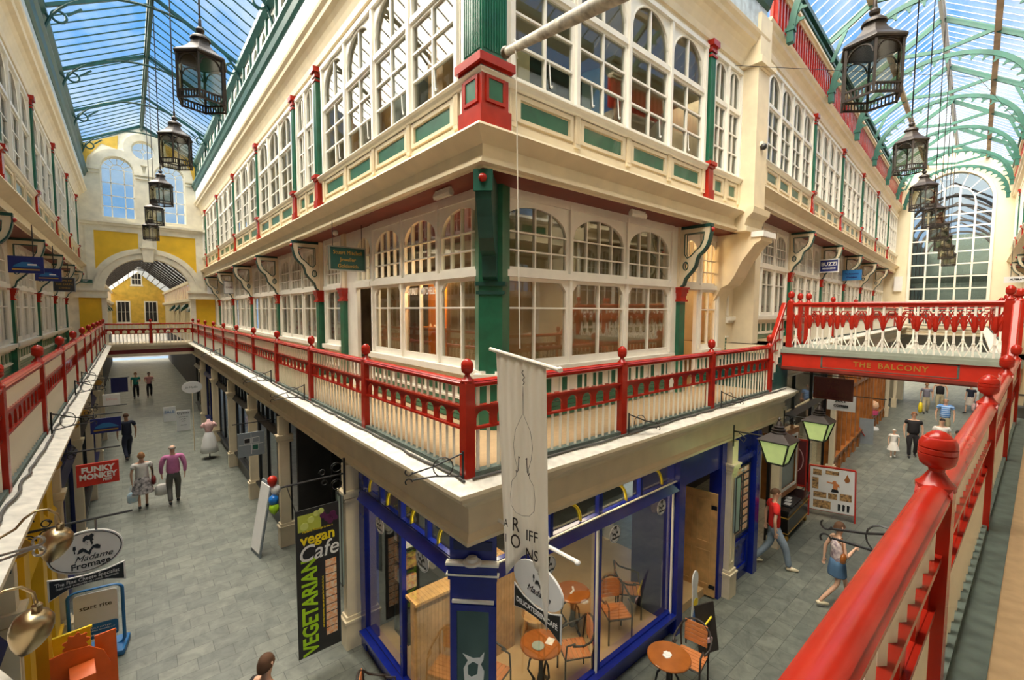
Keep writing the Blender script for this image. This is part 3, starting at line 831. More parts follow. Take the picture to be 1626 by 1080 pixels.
def mk_railbay(L, post=True):
    root = empty('balcony_railing')
    if post: newel_mb().build('newel_post', 'red', root, smooth='auto')
    rail_run(root, L)
    return root
RP = {}
def railbay(F, u, L, label, dz=0.0, group='railing bays along the galleries', post=True):
    key = (round(L, 2), post)
    if key not in RP: RP[key] = Proto(lambda: mk_railbay(L, post))
    o = RP[key].get()
    # local x runs from the post; start at whichever end makes local x run along +d
    p = F.at(u, 0, 3.92 + dz - F.dz)
    ang = math.atan2(F.d.y, F.d.x)
    return place(o, (p[0], p[1], p[2]), ang, label, group, 'railing')
for i in range(10): railbay(FA, 2.6 * i, 2.6, 'red and cream balcony railing along the left wing, %s bay from the corner' % ordw(i))
for i in range(3): railbay(FR, 2.63 * i, 2.63, 'red and cream balcony railing along the right wing, %s bay from the corner' % ordw(i), post=i > 0)
for i in range(11): railbay(FB, -0.16 + 2.6 * i - 2.6, 2.6, 'red and cream balcony railing on the far-left gallery, %s bay from the camera' % ordw(i))
for i in range(-1, 3): railbay(FC, -0.08 + 2.63 * i, 2.63, ['railing bay with thick red handrail crossing the bottom right foreground', 'red balcony railing behind the large red finial in the right foreground', 'red balcony railing at the right, second bay past the large finial', 'red balcony railing at the right, just before the stairs'][i + 1])
for nm_, F, p in (('l', FB, -5.36 + 2.6 * 0, ),): pass
for F, u, lb, dz in ((FA, 26.0, 'red newel post with ball where the left wing meets the end bridge', 0), (FR, 7.89, 'red newel post with ball at the foot of the right wing steps', 0), (FB, 25.84, 'red newel post with ball at the far end of the left gallery', 0), (FC, 7.81, 'red newel post with ball at the foot of the right edge steps', 0)):
    o = tag(newel_mb().build('newel_post', 'red', None, F.at(u, 0, 3.92), (0, 0, 0), smooth='auto'), lb, 'post', 'newel posts at the railing ends')
# upper-level railings beyond the bridge
for i, u in enumerate([1.35, 5.0, 8.7, 12.4, 16.1, 19.8, 23.2]):
    Ls = 3.65 if i else 3.65
    if i < 6: railbay(F2, u, 3.65, 'red railing of the raised far gallery on the left, %s bay beyond the bridge' % ordw(i), 0.95)
    if i < 6: railbay(FC2, u, 3.65, 'red railing of the raised far gallery on the right, %s bay beyond the bridge' % ordw(i), 0.95)

# ------------------------------------------------------------------ bridges
# end bridge of the left arcade
t = thing('footbridge', 'small bridge with red railing across the far end of the left arcade', 'bridge', (-3.6, 25.95, 0))
MB().box(0, 3.6, -0.02, 1.5, 3.60, 3.92).box(-0.02, 3.62, -0.10, 0, 3.78, 3.90).box(-0.02, 3.62, -0.06, 0.1, 3.70, 3.78).build('deck', 'cream', t)
MB().box(0, 3.6, -0.05, 0.05, 3.40, 3.60).build('red_fascia', 'maroon', t)
MB().box(0, 3.6, -0.07, 0.05, 3.26, 3.40).build('lower_beam', 'cream', t)
r = empty('bridge_railing', (0, 0, 3.92), 0, t)
for x in (1.8,): newel_mb().build('newel_post', 'red', r, (x, 0, 0), smooth='auto')
prof = None
MB().sweep([(0.06, 0), (3.54, 0)], [(-0.05, 0.95), (-0.05, 1.0), (0, 1.02), (0.05, 1.0), (0.05, 0.95)]).box(0.06, 3.54, -0.03, 0.03, 0.70, 0.74).box(0.06, 3.54, -0.03, 0.03, 0.49, 0.51).build('handrail', 'red', r)
hl = []
for i in range(12):
    cx = 0.06 + 3.48 / 12 * (i + 0.5); hl.append([(cx - 0.09, 0.515), (cx + 0.09, 0.515), (cx + 0.09, 0.6)] + arc(cx, 0.6, 0.09, 0.07, 0, PI, 8)[1:])
MB().plate([[(0.06, 0.5), (3.54, 0.5), (3.54, 0.705), (0.06, 0.705)]] + hl, (0, -0.012, 0), (1, 0, 0), (0, 0, 1), (0, 0.024, 0)).build('arcaded_rail', 'red', r)
pk = None
for i in range(24):
    x = 0.06 + 3.48 / 24 * (i + 0.5)
    if pk is None: pk = MB().box(-0.02, 0.02, -0.008, 0.008, 0, 0.49).box(-0.02, 0.02, -0.008, 0.008, 0.74, 0.95).build('picket', 'white', r, (x, 0, 0))
    else: c = pk.copy(); COL.objects.link(c); c.parent = r; c.location = (x, 0, 0)

# THE BALCONY bridge: x 8.6 .. 10.1, deck top 4.87
BX = 8.62
t = thing('balcony_bridge', 'red fronted bridge lettered The Balcony with red and white pronged railings', 'bridge', (BX, 0, 0))
MB().box(-0.02, 1.55, -3.62, 0.05, 4.50, 4.80).build('deck', 'room', t)
MB().box(-0.05, 1.6, -3.62, 0.05, 4.80, 4.87).box(-0.09, 0.05, -3.62, 0.05, 4.735, 4.82).build('deck_edge', mat('pale_grey_green_paint', (.30, .33, .27), .6), t)
MB().box(-0.05, -0.01, -3.6, 0.03, 4.44, 4.74).build('red_fascia', 'signred', t)
MB().box(-0.085, 0.03, -3.6, 0.03, 4.38, 4.44).box(-0.06, 0.03, -3.6, 0.03, 4.35, 4.38).build('lower_moulding', 'soffit', t)
b = MB()
for a, c_, z0, z1 in ((-0.80, -0.77, 4.47, 4.72), (-2.88, -2.85, 4.47, 4.72)): b.box(-0.056, -0.05, c_ - 0.0 - 0.03, c_, z0, z1)
b.box(-0.056, -0.05, -2.88, -0.77, 4.705, 4.718); b.box(-0.056, -0.05, -2.88, -0.77, 4.468, 4.482)
b.build('gilt_border', 'gutter', t)
text('lettering', 'THE', 0.145, 'gold', t, (-0.056, -1.48, 4.59), (PI / 2, 0, -PI / 2), 0.003, bold=0.002, space=1.15)
text('lettering', 'BALCONY', 0.145, 'gold', t, (-0.056, -2.10, 4.59), (PI / 2, 0, -PI / 2), 0.003, bold=0.002, space=1.15)
def pronged(root, L, post0=True, post1=True):
    """rail along local y from 0 to -L: white pronged balusters with red fleur heads"""
    MB().sweep([(0, 0), (0, -L)], [(-0.045, 0.93), (-0.05, 0.96), (-0.03, 0.985), (0.03, 0.985), (0.05, 0.96), (0.045, 0.93)]).box(-0.03, 0.03, -L, 0, 0.89, 0.93).build('handrail', 'red', root)
    n = 13; p = L / n
    wm = MB().box(-0.016, 0.016, -0.016, 0.016, 0.0, 0.46).box(-0.016, 0.016, -0.016, 0.016, 0.70, 0.89).box(-0.025, 0.025, -0.025, 0.025, 0.22, 0.24)
    for s in (-1, 1): wm.bar((0, 0, 0.24), (0, s * 0.105, 0.0), 0.018)
    rm = MB().lathe([(0.02, 0.42), (0.035, 0.46), (0.045, 0.52), (0.04, 0.58), (0.03, 0.66), (0.022, 0.72)], 8)
    for s in (-1, 1):
        rm.tube([(0, s * 0.02, 0.50), (0, s * 0.06, 0.62), (0, s * 0.10, 0.70), (0, s * 0.125, 0.66)], 0.013, 5)
        rm.tube([(0, s * 0.02, 0.56), (0, s * 0.035, 0.68), (0, s * 0.085, 0.80), (0, s * 0.12, 0.79)], 0.013, 5)
    f = None
    for i in range(n):
        y = -p * (i + 0.5)
        if f is None:
            f = wm.build('baluster', 'white', root, (0, y, 0)); rm.build('red_fleuron', 'red', f)
        else:
            c = f.copy(); COL.objects.link(c); c.parent = root; c.location = (0, y, 0)
            for ch in list(f.children):
                d = ch.copy(); COL.objects.link(d); d.parent = c
r1 = empty('bridge_railing', (0.0, -0.14, 4.87), 0, t); pronged(r1, 3.26)
r2 = empty('bridge_railing', (1.45, -0.14, 4.87), 0, t); pronged(r2, 3.26)
for x, y in ((0, -0.14), (1.45, -0.05), (0.0, -3.42), (1.45, -3.5)):
    newel_mb().build('newel_post', 'red', t, (x, y, 4.87), smooth='auto')

# raised landings and steps on both galleries
def steps(nm, label, x0, x1, y0, y1, n=5, m='tread'):
    t = thing(nm, label, 'steps', (x0, y0, 3.92))
    h = 0.95 / n; w = (x1 - x0) / n
    for i in range(n):
        MB().box(i * w, x1 - x0, 0, y1 - y0, i * h, (i + 1) * h - 0.03).box(i * w - 0.02, x1 - x0, 0, y1 - y0, (i + 1) * h - 0.03, (i + 1) * h).build('tread', m, t)
    return t
steps('gallery_steps', 'green sided steps rising from the right wing gallery to the bridge', 7.95, 8.95, -0.02, 1.28, m='dkgreen')
steps('gallery_steps', 'grey steps rising to the bridge at the right edge of the photo', 8.45, 9.5, -4.9, -3.58)
struct(MB().box(8.9, 10.2, -0.05, 1.4, 4.45, 4.87), 'trim_56', 'carpet')
struct(MB().box(9.5, 10.2, -4.95, -3.5, 4.45, 4.87), 'trim_57', 'carpet')
# stair railing of the right wing
def stair_rail(label, x0, y, run, rise=0.95):
    t = thing('stair_railing', label, 'railing', (x0, y, 3.92), 0, 'sloping stair railings')
    a = Vector((0, 0, 0.97)); b = Vector((run, 0, 0.97 + rise))
    MB().bar(a, b, 0.10, 0.08).build('handrail', 'red', t, bevel=0.02)
    f = None; n = 6
    for i in range(n):
        x = run * (i + 0.5) / n; z = rise * (i + 0.5) / n
        if f is None: f = MB().box(-0.03, 0.03, -0.01, 0.01, 0.0, 0.93).build('picket', 'white', t, (x, 0, z))
        else: c = f.copy(); COL.objects.link(c); c.parent = t; c.location = (x, 0, z)
    q = MB()
    for i in range(4):
        x = run * (i + 0.5) / 4; z = rise * (i + 0.5) / 4
        q.box(x - run / 8 - 0.02, x + run / 8 + 0.02, -0.025, 0.025, z + 0.50, z + 0.53).box(x - run / 8 - 0.02, x + run / 8 + 0.02, -0.015, 0.015, z + 0.72, z + 0.745).box(x - 0.03, x + 0.03, -0.014, 0.014, z + 0.53, z + 0.72)
    q.build('stepped_rail', 'red', t)
stair_rail('sloping red handrail on the steps beside The Balcony bridge, left end', 7.93, 0.0, 0.72)
stair_rail('sloping red handrail on the steps at the right edge of the photo', 7.86, -3.5, 0.78)

# gallery floor in front of the camera side
struct(MB().box(-3.4, 8.7, -3.72, -3.60, 3.92, 3.925), 'trim_58', 'gutter')
struct(MB().box(-3.4, 8.7, -4.28, -4.26, 3.915, 3.926), 'trim_59', 'gutter')
struct(MB().box(-3.4, 8.7, -6.0, -4.28, 3.90, 3.927), 'trim_60', 'carpet2')

# ------------------------------------------------------------------ roofs
def roof(nm, O, d, out, L, s0, ze, zr, half, bars, barmat, lean=0.0):
    """gable glass roof; O centre line start, d along, out sideways"""
    root = empty('ceiling'); tag(root, kind='structure')
    O = Vector(O); d = Vector(d); out = Vector(out)
    for sg in (-1, 1):
        a = O + d * s0 + out * sg * half; b = O + d * L + out * sg * half; c = O + d * L; e = O + d * s0
        P = [a, b, c, e]; Z = [ze, ze, zr, zr]
        up = Vector((0, 0, 0.02))
        MB().quadbox([Vector((p.x, p.y, z)) for p, z in zip(P, Z)] + [Vector((p.x, p.y, z)) + up for p, z in zip(P, Z)]).build('glass_pane', 'roofglass', root)
        n = int((L - s0) / bars); q = MB()
        for i in range(n + 1):
            s = s0 + (L - s0) * i / n
            p0 = O + d * s + out * sg * half; p1 = O + d * s
            bw = 0.028 if barmat == 'dkgreen' else 0.018
            q.bar((p0.x, p0.y, ze - 0.02), (p1.x, p1.y, zr - 0.02), bw, bw * 1.1)
        q.build('glazing_bars', barmat, root)
    p0 = O + d * s0; p1 = O + d * L
    MB().bar((p0.x, p0.y, zr - 0.06), (p1.x, p1.y, zr - 0.06), 0.16, 0.14).bar((p0.x, p0.y, zr - 0.17), (p1.x, p1.y, zr - 0.17), 0.07, 0.1).build('ridge_beam', barmat, root)
    return root
RC = -1.75
roof('r1', (RC, 0, 0), (0, 1, 0), (1, 0, 0), END1, -4.0, 13.82, 15.15, 2.34, 0.50, 'dkgreen')
o2 = Vector(F2.at(0, 1.775, -0.75))
barw = mat('white_glazing_bar', (0.6, 0.62, 0.62), 0.5)
M['barw'] = barw
roof('r2', (o2.x, o2.y, 0), F2.d, F2.out, END2, 0.0, 13.95, 15.62, 2.42, 0.42, 'barw')
# roof over the junction right of the corner
roof('r3', (0.7, RC, 0), (1, 0, 0), (0, 1, 0), 7.9, -0.2, 13.82, 15.15, 2.42, 0.46, 'dkgreen')

# purlins of the far roof
for sg in (-1, 1):
    a = F2.at(0.3, 1.775 + sg * 1.3, 14.62 - 0.75); b = F2.at(END2, 1.775 + sg * 1.3, 14.62 - 0.75)
    tag(MB().bar(a, b, 0.16, 0.14).build('purlin', 'chrome' if False else 'room', None), 'long brown purlin under the far glass roof, %s slope' % ('right' if sg > 0 else 'left'), 'beam', 'roof purlins')

# trusses of the left roof
def mk_truss1():
    root = empty('roof_truss')
    a = MB(); H = 2.42
    for sg in (-1, 1):
        a.bar((sg * H, 0, 13.74), (0, 0, 15.05), 0.07, 0.10)
        pts = [(sg * 2.36 * math.cos(t), 0, 12.75 + 2.05 * math.sin(t) if False else 12.75 + 1.95 * math.sin(t) ** 0.9) for t in [PI / 2 * q / 14 for q in range(15)]]
        a.tube(pts, 0.038, 6)
        # spandrel plates near the eaves with a ring
        cx = sg * 2.02; cz = 13.62
        ring = [(cx + 0.15 * math.cos(t), 0, cz + 0.15 * math.sin(t)) for t in [2 * PI * q / 14 for q in range(15)]]
        a.tube(ring, 0.035, 5)
        a.bar((sg * 2.2, 0, 13.45), (sg * 2.38, 0, 13.8), 0.05); a.bar((sg * 1.85, 0, 13.72), (sg * 1.55, 0, 14.0), 0.05)
        a.bar((sg * 2.36, 0, 12.3), (sg * 2.38, 0, 13.8), 0.06, 0.09)
    a.build('arched_rib', 'dkgreen', root)
    for sg in (-1, 1):
        MB().bar((sg * 2.34, 0, 11.75), (sg * 2.36, 0, 12.9), 0.05).build('hanger', 'soffit', root)
    return root
TR1 = Proto(mk_truss1)
for i, y in enumerate([1.3, 5.55, 9.8, 14.05, 18.3, 22.55, 26.8]):
    place(TR1.get(), (RC, y, 0), 0.0, 'dark green arched iron truss of the left glass roof, %s from the camera' % ordw(i), 'arched roof trusses', 'truss')

# clerestory with small arched openings (A and B sides)
def mk_cler():
    # 4.25 m long panel, z 12.6..13.55
    hs = []
    for i in range(4):
        cx = -2.125 + 4.25 / 4 * (i + 0.5)
        hs.append([(cx - 0.24, 12.68), (cx + 0.24, 12.68), (cx + 0.24, 13.1)] + arc(cx, 13.1, 0.24, 0.3, 0, PI, 10)[1:])
    root = empty('clerestory_panel')
    MB().plate([[(-2.125, 12.58), (2.125, 12.58), (2.125, 13.56), (-2.125, 13.56)]] + hs, (0, -0.62, 0), (1, 0, 0), (0, 0, 1), (0, 0.06, 0)).build('arched_board', 'white', root)
    q = MB()
    for i in range(5):
        x = -2.125 + 4.25 / 4 * i
        q.box(x - 0.05, x + 0.05, -0.56, -0.50, 12.62, 13.5)
    q.build('green_mullion', 'dkgreen', root)
    return root
CL = Proto(mk_cler)
for i in range(6):
    u = 27.3 - 2.125 - 4.25 * i
    if u > 2: place(CL.get(), FA.at(u), FA.rot, 'arched clerestory panel above the left wing, %s from the end wall' % ordw(i), 'clerestory panels', 'panel')
    if u > 2: place(CL.get(), FB.at(u), FB.rot, 'arched clerestory panel above the left-hand facade, %s from the end wall' % ordw(i), 'clerestory panels', 'panel')
for i in range(2): place(CL.get(), FR.at(2.125 + 4.25 * i), FR.rot, 'arched clerestory panel above the right wing, %s from the corner' % ordw(i), 'clerestory panels', 'panel')
struct(MB().sweep([(0, END1), (0, 0), (8.3, 0)], [(-1.3, 12.5), (-1.3, 13.9), (-1.2, 13.9), (-1.2, 12.5)]), 'wall_clerestory', 'dark')
struct(MB().sweep([(-3.6, -3), (-3.6, END1)], [(-1.3, 11.6), (-1.3, 13.9), (-1.2, 13.9), (-1.2, 11.6)]), 'wall_clerestory_left', 'dark')

# far arcade: red slatted frieze, green gutter, eave
def slat_wall(F, s0, s1, nm, label):
    t = empty(nm, F.at(0), F.rot); sg = 1 if abs(F.rot - T4) < 0.1 else -1
    tag(t, label, 'frieze', 'red slatted friezes')
    a, b = sorted((sg * s0, sg * s1))
    MB().box(a, b, -0.75, -0.68, 11.6, 12.55).build('backing', 'signred', t)
    q = MB(); n = int((b - a) / 0.24)
    for i in range(n):
        x = a + (b - a) * (i + 0.5) / n; q.box(x - 0.05, x + 0.05, -0.68, -0.60, 11.6, 12.5)
    o = q.build('upright_slats', 'red', t)
    o['kind'] = 'stuff'
    MB().box(a, b, -0.75, -0.58, 12.50, 12.58).box(a, b, -0.75, -0.52, 12.58, 12.66).build('cream_cap', 'cream', t)
    MB().box(a, b, -0.85, -0.62, 12.66, 13.16).box(a, b, -0.85, -0.54, 12.80, 12.88).box(a, b, -0.85, -0.50, 13.02, 13.16).build('green_gutter', 'dkgreen', t)
slat_wall(F2, 0.75, END2 - .05, 'slatted_frieze', 'red slatted frieze under the roof on the far arcade left side')
slat_wall(FC2, 0.75, END2 - .05, 'slatted_frieze', 'red slatted frieze under the roof on the far arcade right side')

def mk_truss2():
    root = empty('roof_truss')
    H = 2.40; zs = 12.45; zc = 14.32; R1 = 2.24
    q = MB()
    for sg in (-1, 1):
        q.bar((sg * H, 0, 13.86), (0, 0, 15.52), 0.08, 0.16)
        # collar branches
        q.bar((sg * 1.25, 0, 14.66), (0, 0, 14.46), 0.07, 0.12)
        q.bar((sg * 1.85, 0, 14.25), (sg * 2.22, 0, 13.3), 0.06, 0.1)
    outer = arc(0, zs, R1, zc - zs, 0, PI, 36); inner = arc(0, zs, R1 - 0.15, zc - zs - 0.13, PI, 0, 36)
    q.plate([outer + inner], (0, -0.04, 0), (1, 0, 0), (0, 0, 1), (0, 0.08, 0))
    q.build('arched_rib', 'teal', root)
    # scalloped cusps on the inside of the arch
    c = MB(); n = 19
    for i in range(n + 1):
        t = PI * (i + 0.5) / (n + 1)
        x, z = (R1 - 0.15) * math.cos(t), zs + (zc - zs - 0.13) * math.sin(t)
        nx, nz = -math.cos(t), -math.sin(t); tx, tz = -math.sin(t), math.cos(t)
        P = [(x + tx * 0.19, z + tz * 0.17), (x + tx * 0.10 + nx * 0.02, z + tz * 0.10 + nz * 0.02), (x + tx * 0.04 + nx * 0.07, z + tz * 0.04 + nz * 0.07), (x + nx * 0.16 + tx * 0.025, z + nz * 0.16 + tz * 0.025), (x + nx * 0.18, z + nz * 0.18), (x + nx * 0.16 - tx * 0.025, z + nz * 0.16 - tz * 0.025), (x - tx * 0.04 + nx * 0.07, z - tz * 0.04 + nz * 0.07), (x - tx * 0.10 + nx * 0.02, z - tz * 0.10 + nz * 0.02), (x - tx * 0.19, z - tz * 0.17), (x - nx * 0.02, z - nz * 0.02)]
        c.plate([P], (0, -0.02, 0), (1, 0, 0), (0, 0, 1), (0, 0.04, 0))
    c.build('scalloped_cusps', 'teal', root)
    for sg in (-1, 1):
        MB().box(-0.07 + sg * 2.19, 0.07 + sg * 2.19, -0.08, 0.08, 12.1, 12.5).box(-0.10 + sg * 2.19, 0.10 + sg * 2.19, -0.1, 0.1, 12.36, 12.44).build('foot_bracket', 'teal', root)
    return root
TR2 = Proto(mk_truss2)
for i, s in enumerate([1.2, 5.6, 9.95, 14.2, 18.45, 22.7, 26.4]):
    p = F2.at(s, 1.775, -0.75)
    place(TR2.get(), (p[0], p[1], 0), PI / 2 + T4, 'green scalloped arched truss of the right glass roof, %s from the camera' % ordw(i), 'scalloped roof trusses', 'truss')

# ------------------------------------------------------------------ end wall of the left arcade
def endwall():
    # cream/ochre wall with arch opening, two tall arched windows and a round window
    outer = [(-5.6, 3.4), (-5.6, 13.75), (RC - 2.42, 13.75), (RC, 15.1), (RC + 2.42, 13.75), (2.2, 13.75), (2.2, 3.4), (0.08, 3.4), (0.08, 6.66)] + arc(RC + 0.03, 6.66, 1.80, 1.66, 0, PI, 24)[1:] + [(-3.5, 3.4)]
    def aw(a, b, z0, zs): 
        r = (b - a) / 2
        return [(a, z0), (b, z0), (b, zs)] + arc((a + b) / 2, zs, r, r, 0, PI, 16)[1:]
    w1 = aw(-3.46, -2.14, 10.35, 12.75); w2 = aw(-1.32, 0.0, 10.35, 12.75)
    rd = arc(-1.73, 13.95, 0.48, 0.48, 0, 2 * PI, 24)[:-1]
    mb = MB().plate([outer, w1, w2, rd], (0, END1, 0), (1, 0, 0), (0, 0, 1), (0, 0.45, 0))
    struct(mb, 'wall_end', 'plaster')
    struct(MB().plate([[(-4.2, 12.3), (-4.2, 13.7), (RC - .95, 14.5), (RC - 1.0, 13.8), (RC - 1.6, 13.95), (-3.9, 13.2), (-4.0, 12.6)]], (0, END1 - .012, 0), (1, 0, 0), (0, 0, 1), (0, .01, 0)).plate([[(.7, 12.3), (.7, 13.7), (RC + .95, 14.5), (RC + 1.0, 13.8), (RC + 1.6, 13.95), (.3, 13.3), (.45, 12.6)]], (0, END1 - .012, 0), (1, 0, 0), (0, 0, 1), (0, .01, 0)), 'trim_72', 'ochre')
    # cream dressings, proud of the wall
    y = END1 - 0.08
    q = MB()
    q.plate([[(-4.4, 10.2), (0.95, 10.2), (0.95, 12.75), (-4.4, 12.75)], [(-3.46, 10.35), (-2.14, 10.35), (-2.14, 12.74), (-3.46, 12.74)], [(-1.32, 10.35), (0.0, 10.35), (0.0, 12.74), (-1.32, 12.74)]], (0, y + 0.04, 0), (1, 0, 0), (0, 0, 1), (0, 0.05, 0))
    for cx in (-2.80, -0.66):
        q.plate([arc(cx, 12.75, 1.02, 1.02, 0, PI, 24) + arc(cx, 12.75, 0.66, 0.66, PI, 0, 24)], (0, y - 0.06, 0), (1, 0, 0), (0, 0, 1), (0, 0.16, 0))
    q.plate([arc(-1.73, 13.95, 0.80, 0.80, 0, 2 * PI, 30)[:-1], rd], (0, y - 0.04, 0), (1, 0, 0), (0, 0, 1), (0, 0.14, 0))
    for a, b in ((-4.15, -3.5), (-2.1, -1.36), (0.04, 0.75)):
        q.box(a - 0.04, b + 0.04, y - 0.08, y + 0.08, 12.62, 12.76); q.box(a, b, y - 0.04, y + 0.08, 12.45, 12.52)
    q.box(-4.5, 1.1, y - 0.14, y + 0.08, 10.02, 10.14); q.box(-4.5, 1.1, y - 0.06, y + 0.08, 9.90, 10.02); q.box(-4.4, 0.95, y - 0.02, y + 0.08, 10.14, 10.3)
    # frame around the yellow spandrel panels and the arch mould
    sp = [(-4.15, 6.66), (-4.15, 9.90), (0.75, 9.90), (0.75, 6.66), (0.40, 6.66)] + arc(RC + 0.03, 6.66, 2.12, 2.0, 0, PI, 30)[1:]
    def pan(sgn):
        pts = []
        for i in range(11):
            x = RC + sgn * (0.38 + 1.72 * i / 10) + 0.03
            t = max(0, 1 - ((x - RC - 0.03) / 2.36) ** 2); pts.append((x, 6.66 + 2.2 * math.sqrt(t)))
        return [(pts[0][0], 9.62), *pts, (pts[-1][0], 9.62)]
    q.plate([sp, pan(-1), pan(1)], (0, y + 0.03, 0), (1, 0, 0), (0, 0, 1), (0, 0.06, 0))
    q.plate([arc(RC + 0.03, 6.66, 2.14, 2.0, 0, PI, 32) + arc(RC + 0.03, 6.66, 1.80, 1.66, PI, 0, 32)], (0, y - 0.02, 0), (1, 0, 0), (0, 0, 1), (0, 0.1, 0))
    q.plate([arc(RC + 0.03, 6.66, 2.22, 2.08, 0, PI, 32) + arc(RC + 0.03, 6.66, 2.08, 1.94, PI, 0, 32)], (0, y - 0.06, 0), (1, 0, 0), (0, 0, 1), (0, 0.14, 0))
    # keystone
    q.plate([[(RC - 0.18, 8.15), (RC + 0.24, 8.15), (RC + 0.28, 8.85), (RC - 0.24, 8.85)]], (0, y - 0.16, 0), (1, 0, 0), (0, 0, 1), (0, 0.2, 0)); q.box(RC - 0.30, RC + 0.34, y - 0.2, y, 8.85, 8.95); q.box(RC - 0.2, RC + 0.24, y - 0.1, y, 8.95, 9.5)
    # pier capitals
    for a, b in ((-4.6, -3.44), (0.0, 1.2)):
        q.box(a - 0.08, b + 0.08, y - 0.20, y + 0.5, 6.56, 6.68); q.box(a - 0.02, b + 0.02, y - 0.12, y + 0.5, 6.30, 6.56); q.box(a - 0.04, b + 0.04, y - 0.15, y + 0.5, 6.22, 6.30)
    q.box(-3.66, -3.46, y, y + 0.5, 3.5, 6.25); q.box(0.04, 0.28, y, y + 0.5, 3.5, 6.25)
    struct(q, 'trim_70', 'plaster')
    struct(MB().box(-4.5, -3.66, y + 0.05, y + 0.1, 3.9, 6.22).box(0.28, 1.2, y + 0.05, y + 0.1, 3.9, 6.22).plate([pan(-1)], (0, y + 0.07, 0), (1, 0, 0), (0, 0, 1), (0, 0.03, 0)).plate([pan(1)], (0, y + 0.07, 0), (1, 0, 0), (0, 0, 1), (0, 0.03, 0)), 'trim_71', 'yellow')
    # glazing
    for i, cx in enumerate((-2.80, -0.66)):
        w = MB(); yy = END1 + 0.15
        for x in (-0.27, 0.27): w.box(cx + x - 0.025, cx + x + 0.025, yy, yy + 0.05, 10.35, 12.75)
        for z in (10.9, 11.45, 12.1): w.box(cx - 0.66, cx + 0.66, yy, yy + 0.05, z - 0.02, z + 0.02)
        w.tube([(cx + 0.27 * math.cos(PI * k / 10), yy + 0.02, 12.75 + 0.3 * math.sin(PI * k / 10)) for k in range(11)], 0.025, 5)
        for k in range(1, 6): 
            a = PI * k / 6; w.bar((cx + 0.27 * math.cos(a), yy + 0.02, 12.75 + 0.3 * math.sin(a)), (cx + 0.64 * math.cos(a), yy + 0.02, 12.75 + 0.64 * math.sin(a)), 0.03)
        w.tube([(cx + 0.64 * math.cos(PI * k / 14), yy + 0.02, 12.75 + 0.64 * math.sin(PI * k / 14)) for k in range(15)], 0.04, 5)
        for x in (-0.64, 0.64): w.box(cx + x - 0.04, cx + x + 0.04, yy, yy + 0.05, 10.35, 12.75)
        f = tag(w.build('window_%d' % (900 + i), 'white'), kind='structure')
        MB().box(cx - 0.66, cx + 0.66, yy + 0.06, yy + 0.07, 10.35, 13.4).build('glass_pane', 'uglass', f)
    w = MB(); yy = END1 + 0.15
    w.tube([(-1.73 + 0.46 * math.cos(2 * PI * k / 24), yy, 13.95 + 0.46 * math.sin(2 * PI * k / 24)) for k in range(25)], 0.035, 5)
    w.tube([(-1.73 + 0.1 * math.cos(2 * PI * k / 12), yy, 13.95 + 0.1 * math.sin(2 * PI * k / 12)) for k in range(13)], 0.02, 5)
    for k in range(4): w.bar((-1.73 + 0.1 * math.cos(PI * k / 2), yy, 13.95 + 0.1 * math.sin(PI * k / 2)), (-1.73 + 0.46 * math.cos(PI * k / 2), yy, 13.95 + 0.46 * math.sin(PI * k / 2)), 0.03)
    f = tag(w.build('window_902', 'white'), kind='structure')
    MB().box(-2.2, -1.26, yy + 0.06, yy + 0.07, 13.5, 14.4).build('glass_pane', 'uglass', f)
endwall()

# continuation beyond the arch: lower arcade with a yellow gable
Y2, Y3 = END1 + 0.45, 61.0
for sg, nm in ((-1, 'left'), (1, 'right')):
    x = RC + sg * 2.3
    w = MB().box(min(x, x + sg * 0.3), max(x, x + sg * 0.3), Y2, Y3, 3.9, 6.4)
    w.box(min(x, x - sg * 0.25), max(x, x - sg * 0.25), Y2, Y3, 6.15, 6.35).box(min(x, x - sg * 0.12), max(x, x - sg * 0.12), Y2, Y3, 6.05, 6.15)
    for k in range(20):
        yb = Y2 + 0.6 + k * 1.6
        w.box(min(x, x - sg * 0.08), max(x, x - sg * 0.08), yb, yb + 0.3, 6.4, 7.3)
        w.box(min(x, x - sg * 0.10), max(x, x - sg * 0.10), yb, yb + 0.2, 3.9, 6.1)
    w.box(min(x, x - sg * 0.2), max(x, x - sg * 0.2), Y2, Y3, 7.3, 7.5)
    struct(w, 'wall_beyond_' + nm, 'plaster2')
    struct(MB().box(min(x + sg * 0.3, x + sg * 0.35), max(x + sg * 0.3, x + sg * 0.35), Y2, Y3, 6.35, 7.4), 'wall_beyond_attic_' + nm, 'soffit')
    for k in range(4):
        yb = Y2 + 1.6 + k * 5.2
        tag(MB().sweep([(x, yb + 1.5), (x, yb)] if sg > 0 else [(x, yb), (x, yb + 1.5)], [(0, 5.75), (0, 6.05), (0.15, 6.0), (0.4, 5.7), (0.45, 5.5), (0.4, 5.5), (0.1, 5.75)]).build('bay_canopy', 'dkgreen', None), 'dark green domed bay canopy beyond the arch, %s side, %s along' % (nm, ordw(k)), 'canopy', 'domed canopies beyond the arch')
    struct(MB().box(min(x, x + sg * 2), max(x, x + sg * 2), Y2, Y3, 3.3, 3.9).box(x - 0.06, x + 0.06, Y2, Y3, 3.9, 3.95), 'trim_%d' % (80 + sg), 'plaster2')
    roofb = None
gp = [(RC - 2.3, 0), (RC - 2.3, 7.4)] + arc(RC, 7.4, 2.3, 1.8, PI, 0, 20)[1:] + [(RC + 2.3, 0)]
